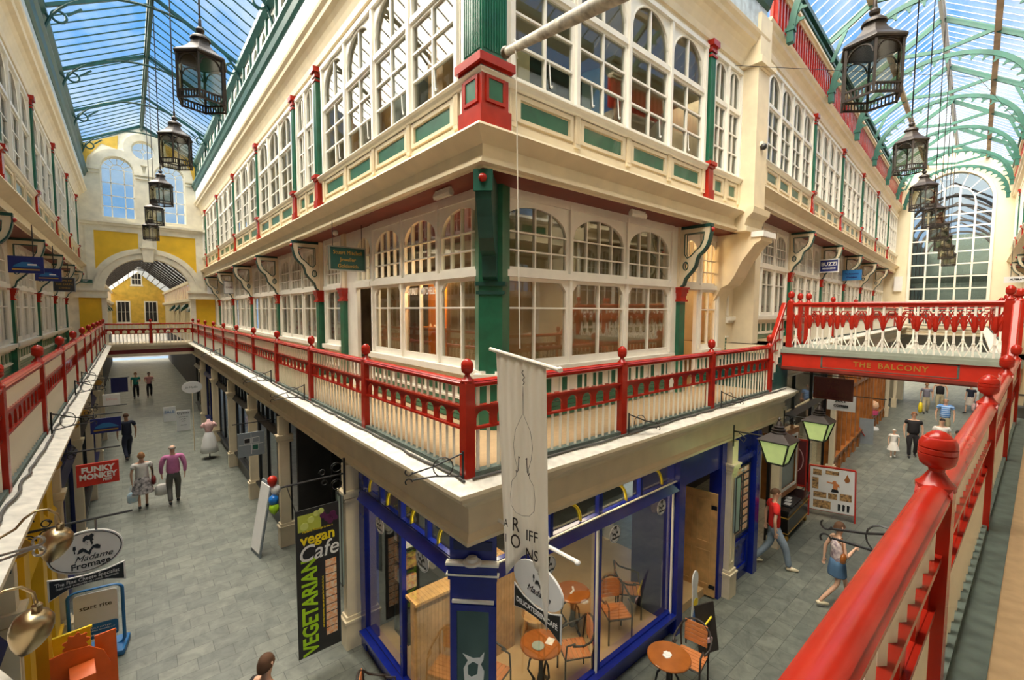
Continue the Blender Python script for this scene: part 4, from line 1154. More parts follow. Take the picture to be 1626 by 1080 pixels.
hs = [[(RC - 0.55, 8.3), (RC + 0.35, 8.3), (RC + 0.35, 9.6), (RC - 0.55, 9.6)], [(RC - 1.85, 4.2), (RC - 0.75, 4.2), (RC - 0.75, 6.5), (RC - 1.85, 6.5)], [(RC + 0.5, 4.2), (RC + 1.6, 4.2), (RC + 1.6, 6.5), (RC + 0.5, 6.5)]]
gp2 = [(RC - 2.3, 3.9), (RC - 2.3, 7.4)] + arc(RC, 7.4, 2.3, 2.75, PI, 0, 20)[1:] + [(RC + 2.3, 3.9)]
struct(MB().plate([gp2] + hs, (0, Y3, 0), (1, 0, 0), (0, 0, 1), (0, 0.2, 0)), 'wall_gable', 'ochre')
for i, h in enumerate(hs):
    (a, z0), (b, _), (_, z1), _ = h
    w = MB(); fr = frame_holes(a, b, z0, z1, 'rect', 3, (0.5, 0.5) if i else (0.5, 0.5), bar=0.05, edge=0.07)
    w.plate([[(a - 0.05, z0 - 0.08), (b + 0.05, z0 - 0.08), (b + 0.05, z1 + 0.05), (a - 0.05, z1 + 0.05)]] + fr, (0, Y3 - 0.05, 0), (1, 0, 0), (0, 0, 1), (0, 0.08, 0))
    w.box(a - 0.12, b + 0.12, Y3 - 0.12, Y3, z0 - 0.14, z0 - 0.06)
    f = tag(w.build('window_%d' % (910 + i), 'white'), kind='structure')
    MB().box(a, b, Y3 + 0.06, Y3 + 0.07, z0, z1).build('glass_pane', 'dark', f)
q = empty('ceiling'); tag(q, kind='structure')
rb = MB()
for k in range(12):
    y = Y2 + 0.8 + k * 1.9
    for sg in (-1, 1):
        rb.bar((RC + sg * 2.3, y, 7.5), (RC, y, 9.6), 0.09, 0.12)
    rb.tube([(RC + 2.25 * math.cos(PI * j / 12), y, 7.3 + 1.9 * math.sin(PI * j / 12)) for j in range(13)], 0.05, 5)
for j in range(1, 6):
    for sg in (-1, 1):
        a = j / 6; rb.bar((RC + sg * 2.3 * (1 - a), Y2, 7.55 + 2.1 * a), (RC + sg * 2.3 * (1 - a), Y3, 7.55 + 2.1 * a), 0.05)
rb.build('iron_rib', 'iron', q)
for sg in (-1, 1):
    MB().quadbox([(RC + sg * 2.3, Y2, 7.6), (RC + sg * 2.3, Y3, 7.6), (RC, Y3, 9.72), (RC, Y2, 9.72), (RC + sg * 2.3, Y2, 7.62), (RC + sg * 2.3, Y3, 7.62), (RC, Y3, 9.74), (RC, Y2, 9.74)]).build('glass_pane', 'skylight', q)
struct(MB().box(RC - 4.2, RC + 4.2, Y2 + 5.5, Y2 + 5.7, 3.3, 3.9) if False else MB().box(RC - 2.3, RC + 2.3, Y3, Y3 + 0.2, 2.9, 3.9), 'trim_83', 'plaster2')
struct(MB().box(RC - 2.6, RC - 2.4, Y2, Y3, 0, 3.3).box(RC + 2.4, RC + 2.6, Y2, Y3, 0, 3.3), 'wall_beyond_shops', 'dark')
struct(MB().box(-8, 5, 64.8, 65, 0, 4), 'wall_street', 'roomlight')

# ------------------------------------------------------------------ end wall of the far right arcade
def endwall2():
    # local: x across (v), built in F2 frame rotated
    root = empty('wall_far_end', F2.at(END2, 0, -0.75), PI / 2 + T4 + PI); tag(root, kind='structure')
    # local x = outward v , y = away
    root.rotation_euler = (0, 0, T4 - PI / 2)
    C = 1.70; W = 1.70
    op = [(C - W, 4.9), (C + W, 4.9), (C + W, 12.2)] + arc(C, 12.2, W, W + 0.15, 0, PI, 24)[1:]
    outer = [(-5.0, 0), (-5.0, 13.9), (C - 2.55 + 0.08, 13.9), (C + 0.08, 15.55), (C + 2.6, 13.9), (8.5, 13.9), (8.5, 0), (C + W, 0), (C + W, 3.6), (C - W, 3.6), (C - W, 0)]
    MB().plate([outer, op], (0, 0, 0), (1, 0, 0), (0, 0, 1), (0, 0.5, 0)).build('masonry', 'plaster2', root)
    MB().plate([[(C - W - 0.14, 4.9), (C + W + 0.14, 4.9), (C + W + 0.14, 12.2)] + arc(C, 12.2, W + 0.14, W + 0.29, 0, PI, 24)[1:], op], (0, -0.05, 0), (1, 0, 0), (0, 0, 1), (0, 0.06, 0)).build('surround', 'white', root)
    q = MB(); y = 0.2
    for i in range(1, 5):
        x = C - W + 2 * W * i / 5
        q.box(x - 0.045, x + 0.045, y, y + 0.06, 4.9, 12.2 if i in (1, 4) else 13.0)
    for k in range(10):
        z = 4.9 + 0.74 * k; q.box(C - W, C + W, y, y + 0.06, z - 0.04, z + 0.04)
    for rr, zz in ((1.0, 12.2), (0.36, 12.95)):
        q.tube([(C + rr * math.cos(PI * k / 16), y + 0.03, zz + rr * 1.05 * math.sin(PI * k / 16)) for k in range(17)], 0.04, 5)
    for k in range(1, 8):
        a = PI * k / 8; q.bar((C + math.cos(a), y + 0.03, 12.2 + 1.05 * math.sin(a)), (C + W * math.cos(a), y + 0.03, 12.2 + (W + .15) * math.sin(a)), 0.05)
    for a in (PI * .25, PI * .5, PI * .75): q.bar((C + 0.36 * math.cos(a), y + 0.03, 12.95 + 0.36 * math.sin(a)), (C + math.cos(a), y + 0.03, 12.2 + 1.05 * math.sin(a)), 0.05)
    f = q.build('window_tracery', 'white', root)
    MB().box(C - W, C + W, y + 0.07, y + 0.08, 4.9, 14.05).build('glass_pane', 'uglass', root)
    # arcade seen beyond the glass
    r = empty('arcade_beyond', (0, 0, 0), 0, root)
    w = MB()
    for sg in (-1, 1):
        x = C + sg * 2.3
        w.box(min(x, x + sg * .2), max(x, x + sg * .2), 0.6, 22, 3.5, 11.5)
    w.box(C - 2.5, C + 2.5, 22, 22.3, 3.5, 13)
    for k in range(5): w.box(C - 2.3, C + 2.3, 3 + 4 * k, 3.3 + 4 * k, 7.6, 8.1)
    w.build('side_wall', 'gutter', r)
    w = MB()
    for k in range(6):
        yy = 2 + 3.6 * k
        w.tube([(C + 2.2 * math.cos(PI * j / 14), yy, 10.8 + 2.2 * math.sin(PI * j / 14)) for j in range(15)], 0.09, 5)
        for sg in (-1, 1): w.bar((C + sg * 2.3, yy, 12.2), (C, yy, 13.8), 0.1)
    for k in range(7): w.box(C - 2.3 + .1, C - 2.25 + .1, 1 + k * 3, 1.3 + k * 3, 4, 11); w.box(C + 2.05, C + 2.15, 1 + k * 3, 1.3 + k * 3, 4, 11)
    w.build('iron_arch', 'iron', r)
endwall2()
t = thing('cross_gallery', 'cream fronted cross gallery closing the far end of the right arcade', 'gallery', F2.at(23.6, 0, -0.75), T4 - PI / 2)
MB().box(0, 3.55, 0, 3.1, 4.45, 4.87).box(0, 3.55, -.12, 0, 4.72, 4.84).box(0, 3.55, -.06, 0, 4.55, 4.72).box(0, 3.55, -.10, 0.02, 4.36, 4.45).build('deck', 'cream', t)
r_ = empty('railing', (0, 0.06, 4.87), 0, t); rail_run(r_, 3.55)
struct(MB().box(-9, 9, 0, .2, 0, 4.4), 'wall_far_street', 'roomlight', loc=F2.at(END2 + 14, 0, -.75), rot=(0, 0, T4 - PI / 2))
struct(MB().plate([[(-3.34, -.19), (-3.34, -3.30), (-1.93, -3.30)]], (0, 0, 3.80), (1, 0, 0), (0, 1, 0), (0, 0, .05)), 'trim_120', 'lead')
# ------------------------------------------------------------------ ground floor shopfronts
def shop_pilaster(F, u, w=0.17, label='', v=0.05, m='cream', grp='cream shop pilasters'):
    t = thing('shop_pilaster', label, 'pilaster', F.at(u, 0, -F.dz), F.rot, grp)
    z1 = 3.13 if F.dz == 0 else 4.08
    MB().box(-w / 2, w / 2, -0.17, v, 0.5, z1).plate([[(-w / 2 + 0.05, 0.7), (w / 2 - 0.05, 0.7), (w / 2 - 0.05, 2.5), (-w / 2 + 0.05, 2.5)], [(-w / 2 + 0.07, 0.72), (w / 2 - 0.07, 0.72), (w / 2 - 0.07, 2.48), (-w / 2 + 0.07, 2.48)]], (0, v, 0), (1, 0, 0), (0, 0, 1), (0, 0.012, 0)).build('shaft', m, t)
    MB().box(-w / 2 - 0.03, w / 2 + 0.03, -0.25, v + 0.04, 0, 0.46).box(-w / 2 - 0.05, w / 2 + 0.05, -0.25, v + 0.06, 0.46, 0.50).box(-w / 2 - 0.02, w / 2 + 0.02, -0.25, v + 0.03, 0.50, 0.56).build('base_block', m, t)
    MB().box(-w / 2 - 0.03, w / 2 + 0.03, -0.25, v + 0.04, 2.58, 2.66).box(-w / 2 - 0.05, w / 2 + 0.05, -0.25, v + 0.06, 2.66, 2.70).box(-w / 2 - 0.02, w / 2 + 0.02, -0.25, v + 0.02, 2.52, 2.56).build('cap_block', m, t)
    return t
L = 'cream pilaster with moulded base between shops of the left arcade, '
for u, s in ((3.5, 'behind the vegetarian cafe banner'), (7.75, 'beside the balloons'), (11.3, 'past the grey squares sign'), (14.9, 'behind the pink dress form'), (19.0, 'behind the white Oyster board'), (23.0, 'next to the end bridge')):
    shop_pilaster(FA, u, label=L + s)
shop_pilaster(FR, 6.28, 0.24, 'cream pilaster right of the pine door with tall moulded base')
for u, s in ((2.62, 'behind the lower brass lamp'), (6.4, 'where the yellow front ends'), (10.3, 'past the blue hanging sign'), (14.2, 'past the white hanging sign'), (18.2, 'fourth along'), (22.2, 'by the end bridge')):
    shop_pilaster(FB, u, label='cream pilaster on the left-hand shops, ' + s, v=0.02)

def shopwin(F, u0, u1, m='black', zr=0.5, zt=2.62, n=2, upper=True, gl='shopglass', v=-0.16, split=2, sillm=None, ztop=3.13, white_edge=False):
    """shop window: stall riser, frame with n lights and a row of transom lights"""
    c = (u0 + u1) / 2; W = abs(u1 - u0)
    root = empty('window', F.at(c, 0, -F.dz), F.rot); WN[0] += 1; root.name = 'window_%d' % (200 + WN[0]); tag(root, kind='structure')
    holes = []; lw = W / n
    for i in range(n):
        a = -W / 2 + i * lw + 0.04; b = -W / 2 + (i + 1) * lw - 0.04
        holes.append([(a, zr + 0.05), (b, zr + 0.05), (b, zt - 0.04), (a, zt - 0.04)])
        if upper:
            for j in range(split):
                a2 = a + (b - a) * j / split + (0.03 if j else 0); b2 = a + (b - a) * (j + 1) / split - (0.03 if j < split - 1 else 0)
                holes.append([(a2, zt + 0.13), (b2, zt + 0.13), (b2, ztop - 0.04), (a2, ztop - 0.04)])
    MB().plate([[(-W / 2, zr), (W / 2, zr), (W / 2, ztop), (-W / 2, ztop)]] + holes, (0, v, 0), (1, 0, 0), (0, 0, 1), (0, -0.07, 0)).build('window_frame', m, root)
    q = MB().quadbox([(-W / 2, v, zt - 0.02), (W / 2, v, zt - 0.02), (W / 2, v + 0.10, zt - 0.02), (-W / 2, v + 0.10, zt - 0.02), (-W / 2, v, zt + 0.12), (W / 2, v, zt + 0.12), (W / 2, v + 0.02, zt + 0.12), (-W / 2, v + 0.02, zt + 0.12)])
    q.build('transom', m, root)
    MB().box(-W / 2, W / 2, v - 0.08, v - 0.01, 0, zr).box(-W / 2, W / 2, v - 0.08, v + 0.10, zr - 0.04, zr + 0.02).build('stall_riser', sillm or m, root)
    g = MB()
    g.box(-W / 2, W / 2, v - 0.045, v - 0.04, zr, ztop)
    g.build('glass_pane', gl, root)
    if white_edge:
        e = MB()
        e.box(W / 2 - 0.07, W / 2 - 0.04, v - 0.02, v + 0.012, zr + 0.02, zt - 0.02) if F.rot == PI / 2 else e.box(-W / 2 + 0.04, -W / 2 + 0.07, v - 0.02, v + 0.012, zr + 0.02, zt - 0.02)
        e.box(-W / 2, W / 2, v + 0.02, v + 0.05, zt + 0.12, zt + 0.135)  # white strip paints the light caught along the blue transom sill
        e.build('white_bead', 'white', root)
    return root
# cafe on the corner
shopwin(FR, 0.42, 2.42, 'blue', 0.36, 2.62, 1, white_edge=True)
shopwin(FR, 2.42, 4.45, 'blue', 0.36, 2.62, 1, white_edge=True)
shopwin(FA, 0.42, 1.90, 'blue', 0.36, 2.62, 1)
shopwin(FA, 1.90, 3.22, 'blue', 0.36, 2.62, 1)
struct(MB().box(0.16, 0.40, 3.18, 3.38, 0, 3.13), 'trim_101', 'blue')
struct(MB().box(4.42, 4.62, 0.06, 0.30, 0, 3.13).box(5.98, 6.20, 0.06, 0.30, 0, 3.13).box(4.6, 6.0, 0.1, 0.3, 2.62, 3.13), 'trim_102', 'blue')
struct(MB().box(4.42, 4.50, 0.30, 1.0, 0, 3.13).box(4.6, 6.0, 1.0, 1.08, 2.2, 3.13), 'trim_103', 'navy')
t = thing('corner_pier', 'royal blue shop pier at the foot of the corner with dark mirror panel', 'pier')
cc = [(0.05, 0.43), (0.43, 0.05), (0.46, 0.36), (0.36, 0.46)]
wd = Vector((1, -1, 0)).normalized(); outd = Vector((-1, -1, 0)).normalized(); base = Vector((0.24, 0.24, 0))
def cpl(loops, th, m, nm, off=0.0, par=t): MB().plate(loops, base + outd * off, wd, (0, 0, 1), outd * th).build(nm, m, par)
MB().plate([cc], (0, 0, 0), (1, 0, 0), (0, 1, 0), (0, 0, 3.14)).build('shaft', 'blue', t)
cpl([[(-0.28, 2.62), (0.28, 2.62), (0.28, 2.80), (-0.28, 2.80)]], 0.06, 'blue', 'cornice_block')
cpl([[(-0.30, 2.80), (0.30, 2.80), (0.30, 2.83), (-0.30, 2.83)]], 0.09, 'white', 'white_moulding')  # white strips paint the highlight lines on the blue pier
cpl([[(-0.30, 2.67), (0.30, 2.67), (0.30, 2.69), (-0.30, 2.69)]], 0.07, 'white', 'white_moulding')
cpl([[(-0.24, 2.33), (0.24, 2.33), (0.24, 2.36), (-0.24, 2.36)]], 0.035, 'white', 'white_moulding')
cpl([[(-0.26, 0.3), (0.26, 0.3), (0.26, 2.31), (-0.26, 2.31)], [(-0.185, 0.45), (0.185, 0.45), (0.185, 2.24), (-0.185, 2.24)]], 0.03, 'blue', 'panel_frame')
cpl([[(-0.19, 0.42), (0.19, 0.42), (0.19, 2.26), (-0.19, 2.26)]], 0.012, mat('dark_mirror_panel', (0.10, 0.16, 0.17), 0.08, metal=0.85, var=0.1), 'mirror_panel')
cpl([[(a, b + .42) for a, b in lp_] for lp_ in ([(-0.10, 0.98), (-0.11, 1.12), (-0.06, 1.22), (-0.12, 1.30), (-0.05, 1.27), (0.0, 1.25), (0.08, 1.26), (0.13, 1.33), (0.12, 1.24), (0.09, 1.18), (0.13, 1.10), (0.12, 0.98)], [(-0.06, 1.05), (-0.02, 1.02), (0.05, 1.06), (0.06, 1.18), (0.0, 1.21), (-0.06, 1.16)])], 0.004, 'signwhite', 'white_logo', 0.012)
cpl([[(-0.22, 2.95), (0.22, 2.95), (0.22, 3.05), (-0.22, 3.05)]], 0.02, 'navy', 'panel_head')
MB().lathe([(0.11, 0), (0.10, 0.02), (0.07, 0.03), (0.06, 0.06), (0.05, 0.065)], 14, tuple(base + outd * 0.06 + Vector((0, 0, 2.83)))).build('lamp_base', 'signwhite', t, smooth='auto')
# yellow hoops and logo roundels on the cafe glass
n_ = 0
for F, us in ((FR, (0.95, 1.9, 2.95, 3.95)), (FA, (0.8, 1.5, 2.25, 2.9))):
    for u in us:
        pts = []
        s = 1 if F is FR else -1
        o = MB().tube([(s * (0.16 - 0.28 * math.cos(a)), -0.19, 2.76 + 0.30 * math.sin(a)) for a in [PI / 2 * k / 8 for k in range(9)]], 0.02, 5).build('yellow_hoop', 'vyellow', None, F.at(u), (0, 0, F.rot), smooth=True)
        n_ += 1
        tag(o, 'yellow painted hoop on the cafe transom glass, %s window, %s from the corner' % ('right-hand' if F is FR else 'left-hand', ordw(us.index(u))), 'decoration', 'yellow hoops in the cafe transoms')
def roundel(F, u, z, w, h, v, label, lean=0.0, txt='Madame'):
    t = thing('logo_roundel', label, 'sign', F.at(u, v, z), F.rot, 'oval cafe logos')
    MB().plate([arc(0, 0, w, h, 0, 2 * PI, 28)[:-1]], (0, 0, 0), (-1, 0, 0), (0, 0, 1), (0, 0.006, 0)).build('disc', 'signwhite', t)
    MB().tube([(w * .93 * math.cos(a), 0.007, h * .9 * math.sin(a)) for a in [2 * PI * k / 28 for k in range(29)]], 0.003, 4).build('black_ring', 'black', t)
    madame(t, 0, 0.006, 0.02, h * 1.5, flip=True)
    text('lettering', txt, h * .42, 'black', t, (0, 0.010, -h * .45), (PI / 2, 0, PI), 0.002, shear=0.3)
    return t
def madame(par, x, y, z, S, flip=False, sgn=1):
    """black silhouette of a lady in a feathered hat"""
    k = S / 1.0; f = -1 if flip else 1; yo = 0.004 * (1 if flip else -1)
    hat = [(-.16, .30), (-.15, .42), (-.06, .50), (.02, .46), (.10, .53), (.17, .44), (.12, .36), (.15, .26), (.08, .22), (.03, .30), (-.06, .32), (-.12, .25)]
    hair = [(.04, .27), (.11, .23), (.13, .12), (.09, .07), (.06, .16)]
    eye = [(-.05, .20), (-.01, .215), (-.01, .195)]
    lips = [(-.05, .11), (-.015, .12), (-.02, .10)]
    dress = [(-.34, -.18), (-.28, -.02), (-.18, .02), (-.10, -.04), (-.02, -.16), (.06, -.04), (.12, .04), (.24, .06), (.34, -.02), (.32, -.14), (.24, -.12), (.14, -.06), (.08, -.14), (.02, -.30), (-.06, -.22), (-.16, -.12), (-.24, -.16)]
    cup = [(-.45, .02), (-.44, .15), (-.37, .15), (-.36, .02), (-.395, -.02), (-.385, -.14), (-.42, -.14), (-.415, -.02)]
    q = MB()
    for lp in (hat, hair, eye, lips, dress, cup): q.plate([[(f * a * k, b * k) for a, b in lp]], (x, y, z), (1, 0, 0), (0, 0, 1), (0, yo, 0))
    q.build('lady_silhouette', 'black', par)
roundel(FR, 2.75, 2.35, 0.13, 0.13, -0.15, 'small oval cafe logo on the second right-hand window')
roundel(FA, 2.55, 2.40, 0.15, 0.13, -0.15, 'small oval cafe logo on the farther left-hand window')
roundel(FA, 1.25, 2.42, 0.17, 0.15, -0.15, 'oval cafe logo on the nearer left-hand window')
roundel(FR, 1.35, 2.38, 0.14, 0.13, -0.15, 'oval cafe logo on the first right-hand window behind the hanging sign')
roundel(FR, 4.0, 2.4, 0.13, 0.13, -0.15, 'small oval cafe logo at the right end of the cafe window')
# cafe interior
struct(MB().box(0.3, 6.0, 0.3, 4.3, 0.0, 0.16), 'floor', 'floorwood').name = 'floor_cafe'
struct(MB().box(0.18, 1.9, 1.55, 1.65, 0.16, 1.62).box(0.18, 1.95, 1.50, 1.80, 1.62, 1.66).box(1.9, 2.0, 1.55, 2.6, 0.16, 1.62), 'wall_partition', brick_mat('blond_tongue_and_groove', (0.70, 0.40, 0.15), (0.66, 0.37, 0.13), (0.45, 0.24, 0.08), 0.06, 5.0, 0.004, 0.4, 0.1))
struct(MB().box(0.3, 6.0, 3.4, 3.5, 0.16, 3.4), 'wall_cafe', 'dark')
light('cafe_light', 'AREA', (2.6, .9, 3.4), 42, (1.0, 0.78, 0.5), 1.2)
light('cafe_light', 'AREA', (0.8, .8, 3.1), 18, (1.0, 0.85, 0.6), 0.15)  # small unseen lamp added to brighten the blond partition
light('cafe_light', 'AREA', (1.0, 1.3, 3.4), 22, (1.0, 0.85, 0.6), 0.6)
for i, (x, y, z) in enumerate([(2.05, 0.9, 2.75), (3.1, 1.3, 2.72), (3.6, 0.9, 2.76)]):
    t = thing('pendant_lamp', 'glowing amber pendant lamp inside the cafe, %s from the corner' % ordw(i), 'lamp', (x, y, z), 0, 'cafe pendant lamps')
    MB().lathe([(0.10, 0), (0.05, 0.16), (0.02, 0.18)], 12).build('lamp_shade', 'shade', t, smooth='auto'); MB().tube([(0, 0, 0.18), (0, 0, 3.48 - z)], 0.006, 4).build('cord', 'black', t)

# pine door of the cafe
t = empty('door_3', (5.93, 0.10, 0), R(98)); tag(t, kind='structure')
d = MB().box(0, 0.86, -0.022, 0.022, 0.04, 2.12)
for a, b, z0, z1 in ((0.11, 0.39, 0.25, 0.95), (0.47, 0.75, 0.25, 0.95), (0.11, 0.39, 1.10, 1.98), (0.47, 0.75, 1.10, 1.98)):
    lp = [[(a, z0), (b, z0), (b, z1), (a, z1)], [(a + .03, z0 + .03), (b - .03, z0 + .03), (b - .03, z1 - .03), (a + .03, z1 - .03)]]
    d.plate(lp, (0, 0.022, 0), (1, 0, 0), (0, 0, 1), (0, 0.012, 0)); d.plate(lp, (0, -0.034, 0), (1, 0, 0), (0, 0, 1), (0, 0.012, 0))
d.build('door_leaf', 'pine', t)
MB().box(0.0, 0.12, 0.022, 0.028, 0.2, 0.28).box(0.0, 0.12, 0.022, 0.028, 1.8, 1.88).build('hinge', 'black', t)

# blue panelled front with menu boards right of the pilaster
struct(MB().box(6.42, 7.55, 0.10, 0.22, 0, 3.13).box(7.40, 7.60, -0.02, 0.2, 0, 3.13).box(6.42, 7.6, 0.02, 0.12, 2.60, 2.72).plate([[(6.5, .2), (7.35, .2), (7.35, .9), (6.5, .9)], [(6.6, .3), (7.25, .3), (7.25, .8), (6.6, .8)]], (0, 0.10, 0), (1, 0, 0), (0, 0, 1), (0, -0.03, 0)), 'wall_menu', 'blue')
t = thing('menu_board', 'dark menu board of food photos on the blue panelled front', 'sign', (6.95, 0.09, 1.75))
MB().box(-0.36, 0.36, -0.03, 0, -0.72, 0.72).build('board', 'poster', t)
q = MB()
for i in range(9):
    for j in range(2): q.box(-0.30 + j * 0.34, -0.06 + j * 0.32, -0.035, -0.03, -0.66 + i * 0.155, -0.55 + i * 0.155)
q.build('photo_strip', 'food', t)
text('lettering', 'MENU', 0.11, 'signwhite', t, (0, -0.036, 0.64), FACE)
t = thing('notice_case', 'narrow grey glazed notice case on the cream pilaster by the door', 'sign', (6.28, -0.10, 1.9))
MB().box(-0.10, 0.10, -0.03, 0, -0.55, 0.55).build('case', 'frost', t)
MB().plate([[(-.115, -.57), (.115, -.57), (.115, .57), (-.115, .57)], [(-.09, -.54), (.09, -.54), (.09, .54), (-.09, .54)]], (0, -0.03, 0), (1, 0, 0), (0, 0, 1), (0, -0.01, 0)).build('case_frame', 'black', t)
t = thing('notice_case', 'narrow black framed glass case on the pilaster behind the vegetarian banner', 'sign', (-0.10, 3.5, 1.9), -PI / 2)
MB().box(-0.10, 0.10, -0.03, 0, -0.75, 0.75).build('case', 'frost', t)
MB().plate([[(-.115, -.77), (.115, -.77), (.115, .77), (-.115, .77)], [(-.09, -.74), (.09, -.74), (.09, .74), (-.09, .74)]], (0, -0.03, 0), (1, 0, 0), (0, 0, 1), (0, -0.01, 0)).build('case_frame', 'black', t)

# next shop to the right: pale column, wooden display case, black lacquered planter
struct(MB().box(7.6, 9.0, 0.7, 0.8, 0, 3.4).box(7.6, 7.7, 0.2, 0.8, 0, 3.4), 'wall_recess', 'plaster2')
tag(MB().box(-0.09, 0.09, -0.09, 0.09, 0.25, 3.5).box(-0.13, 0.13, -0.13, 0.13, 0, 0.25).box(-0.12, 0.12, -0.12, 0.12, 3.3, 3.42).build('shop_column', 'cream', None, (9.05, 0.15, 0)), 'slim cream column beside the man in red', 'column')
t = thing('display_case', 'wooden framed wall display case behind the black planter', 'cabinet', (9.5, 0.35, 0))
MB().plate([[(0, 0.9), (1.5, 0.9), (1.5, 2.6), (0, 2.6)], [(0.15, 1.1), (1.35, 1.1), (1.35, 2.4), (0.15, 2.4)]], (0, -0.05, 0), (1, 0, 0), (0, 0, 1), (0, 0.2, 0)).box(-0.02, 0, -0.08, 0.3, 0.9, 2.6).build('case_frame', 'dkwood', t)
MB().box(0.1, 1.4, 0.0, 0.01, 1.0, 2.5).build('glass_pane', 'frost', t)
MB().plate([[(0.12, 1.05), (1.38, 1.05), (1.38, 2.45), (0.12, 2.45)], [(0.18, 1.12), (1.32, 1.12), (1.32, 2.38), (0.18, 2.38)]], (0, -0.06, 0), (1, 0, 0), (0, 0, 1), (0, 0.02, 0)).build('gilt_bead', 'white', t)
t = thing('planter', 'black lacquered trough with gold bands standing outside the shop', 'planter', (9.45, 0.22, 0), R(3))
MB().plate([[(0.05, 0.14), (1.75, 0.14), (1.80, 0.72), (0, 0.72)]], (0, -0.22, 0), (1, 0, 0), (0, 0, 1), (0, 0.42, 0)).box(-0.03, 1.83, -0.25, 0.23, 0.72, 0.78).build('trough', 'leather', t)
MB().box(-0.01, 1.81, -0.235, 0.215, 0.58, 0.60).box(0.03, 1.77, -0.235, 0.215, 0.18, 0.20).build('gold_band', 'gold', t)
for x, y in ((0.1, -0.18), (1.7, -0.18), (0.1, 0.16), (1.7, 0.16)): MB().lathe([(0.03, 0), (0.05, 0.05), (0.03, 0.14)], 10, (x, y, 0)).build('foot', 'gold', t, smooth=True)
t = thing('display_tray', 'tray of small photographs lying on the black trough', 'tray', (9.75, 0.2, 0.78), R(3))
MB().box(0, 0.8, -0.18, 0.18, 0.0, 0.02).build('tray_base', 'poster', t)
for k in range(3): MB().box(0.08 + .22 * k, 0.24 + .22 * k, -0.12 + .05 * k, 0.02 + .05 * k, 0.02, 0.025).build('photograph', 'signwhite', t)
t = thing('poster_stand', 'red framed poster stand behind the black trough', 'sign', (11.55, 0.55, 0), R(-70))
MB().plate([[(-.3, .75), (.3, .75), (.3, 2.1), (-.3, 2.1)], [(-.26, .8), (.26, .8), (.26, 2.05), (-.26, 2.05)]], (0, -0.02, 0), (1, 0, 0), (0, 0, 1), (0, 0.04, 0)).box(-.3, -.27, -.02, .02, 0, .8).box(.27, .3, -.02, .02, 0, .8).build('stand_frame', 'signred', t)
MB().box(-.27, .27, -.01, .01, .78, 2.07).build('poster', 'maroon', t)
MB().tube([(.2 * math.cos(a), -.015, 1.5 + .35 * math.sin(a)) for a in [2 * PI * k / 20 for k in range(21)]], .012, 5).build('oval_ring', 'pink', t)

# glazed shop then wooden shopfronts of the far arcade
def woodshop(s0, s1, n, i):
    W = (s1 - s0); c = (s0 + s1) / 2
    root = empty('window_%d' % (300 + i), F2.at(c, 0, -0.75), F2.rot); tag(root, kind='structure')
    w = MB(); v = -0.22
    for k in range(n + 1):
        x = -W / 2 + W * k / n
        w.box(x - 0.06, x + 0.06, v - 0.12, v + 0.05, 0, 3.9).box(x - 0.09, x + 0.09, v - 0.12, v + 0.08, 0, 0.35)
    w.box(-W / 2, W / 2, v - 0.1, v + 0.02, 0, 0.55).box(-W / 2, W / 2, v - 0.1, v + 0.08, 0.55, 0.62).box(-W / 2, W / 2, v - 0.1, v + 0.04, 2.7, 2.85).box(-W / 2, W / 2, v - 0.1, v + 0.06, 3.85, 4.1)
    w.build('window_frame', 'dkwood', root)
    MB().box(-W / 2, W / 2, v - 0.05, v - 0.04, 0.5, 3.9).build('glass_pane', 'shopglass', root)
woodshop(6.6, 11.0, 5, 0); woodshop(11.2, 15.4, 5, 1); woodshop(15.6, 19.6, 4, 2)
shopwin(F2, 0.6, 6.4, 'black', 0.4, 2.9, 3, gl='shopglass', v=-0.3, split=1, ztop=4.0)
for u, s in ((6.5, 'before the orange wooden fronts'), (20.0, 'by the pink balloon stand'), (23.5, 'farthest along')): shop_pilaster(F2, u, 0.24, 'cream pilaster on the shops beneath the far arcade, ' + s, v=-0.05)
light('shop_light', 'AREA', F2.at(9, -1.8, 3.2), 90, (1.0, 0.72, 0.4), 1.5)
light('shop_light', 'AREA', F2.at(15, -1.8, 3.2), 70, (1.0, 0.72, 0.4), 1.5)

# left arcade shopfronts, right-hand side
shopwin(FA, 3.75, 4.9, 'black', 0.3, 2.62, 1, v=-1.2)
struct(MB().box(1.2, 4.3, 3.72, 3.80, 0, 3.4).box(0.25, 1.3, 7.3, 7.4, 0, 3.4), 'wall_lobby', 'dark')
shopwin(FA, 5.0, 7.3, 'black', 0.5, 2.5, 3, v=-1.0)
shopwin(FA, 7.75, 11.1, 'black', 0.55, 2.5, 3)
shopwin(FA, 11.5, 14.7, 'black', 0.55, 2.5, 3)
shopwin(FA, 15.1, 18.8, 'black', 0.4, 2.5, 3)
shopwin(FA, 19.2, 22.8, 'navy', 0.4, 2.5, 3)
shopwin(FA, 23.2, 27.2, 'black', 0.4, 2.5, 3)
light('shop_light', 'AREA', (2.2, 9.5, 3.2), 22, (1.0, 0.85, 0.65), 1.2)
light('shop_light', 'AREA', (2.2, 17, 3.2), 22, (1.0, 0.85, 0.65), 1.2)
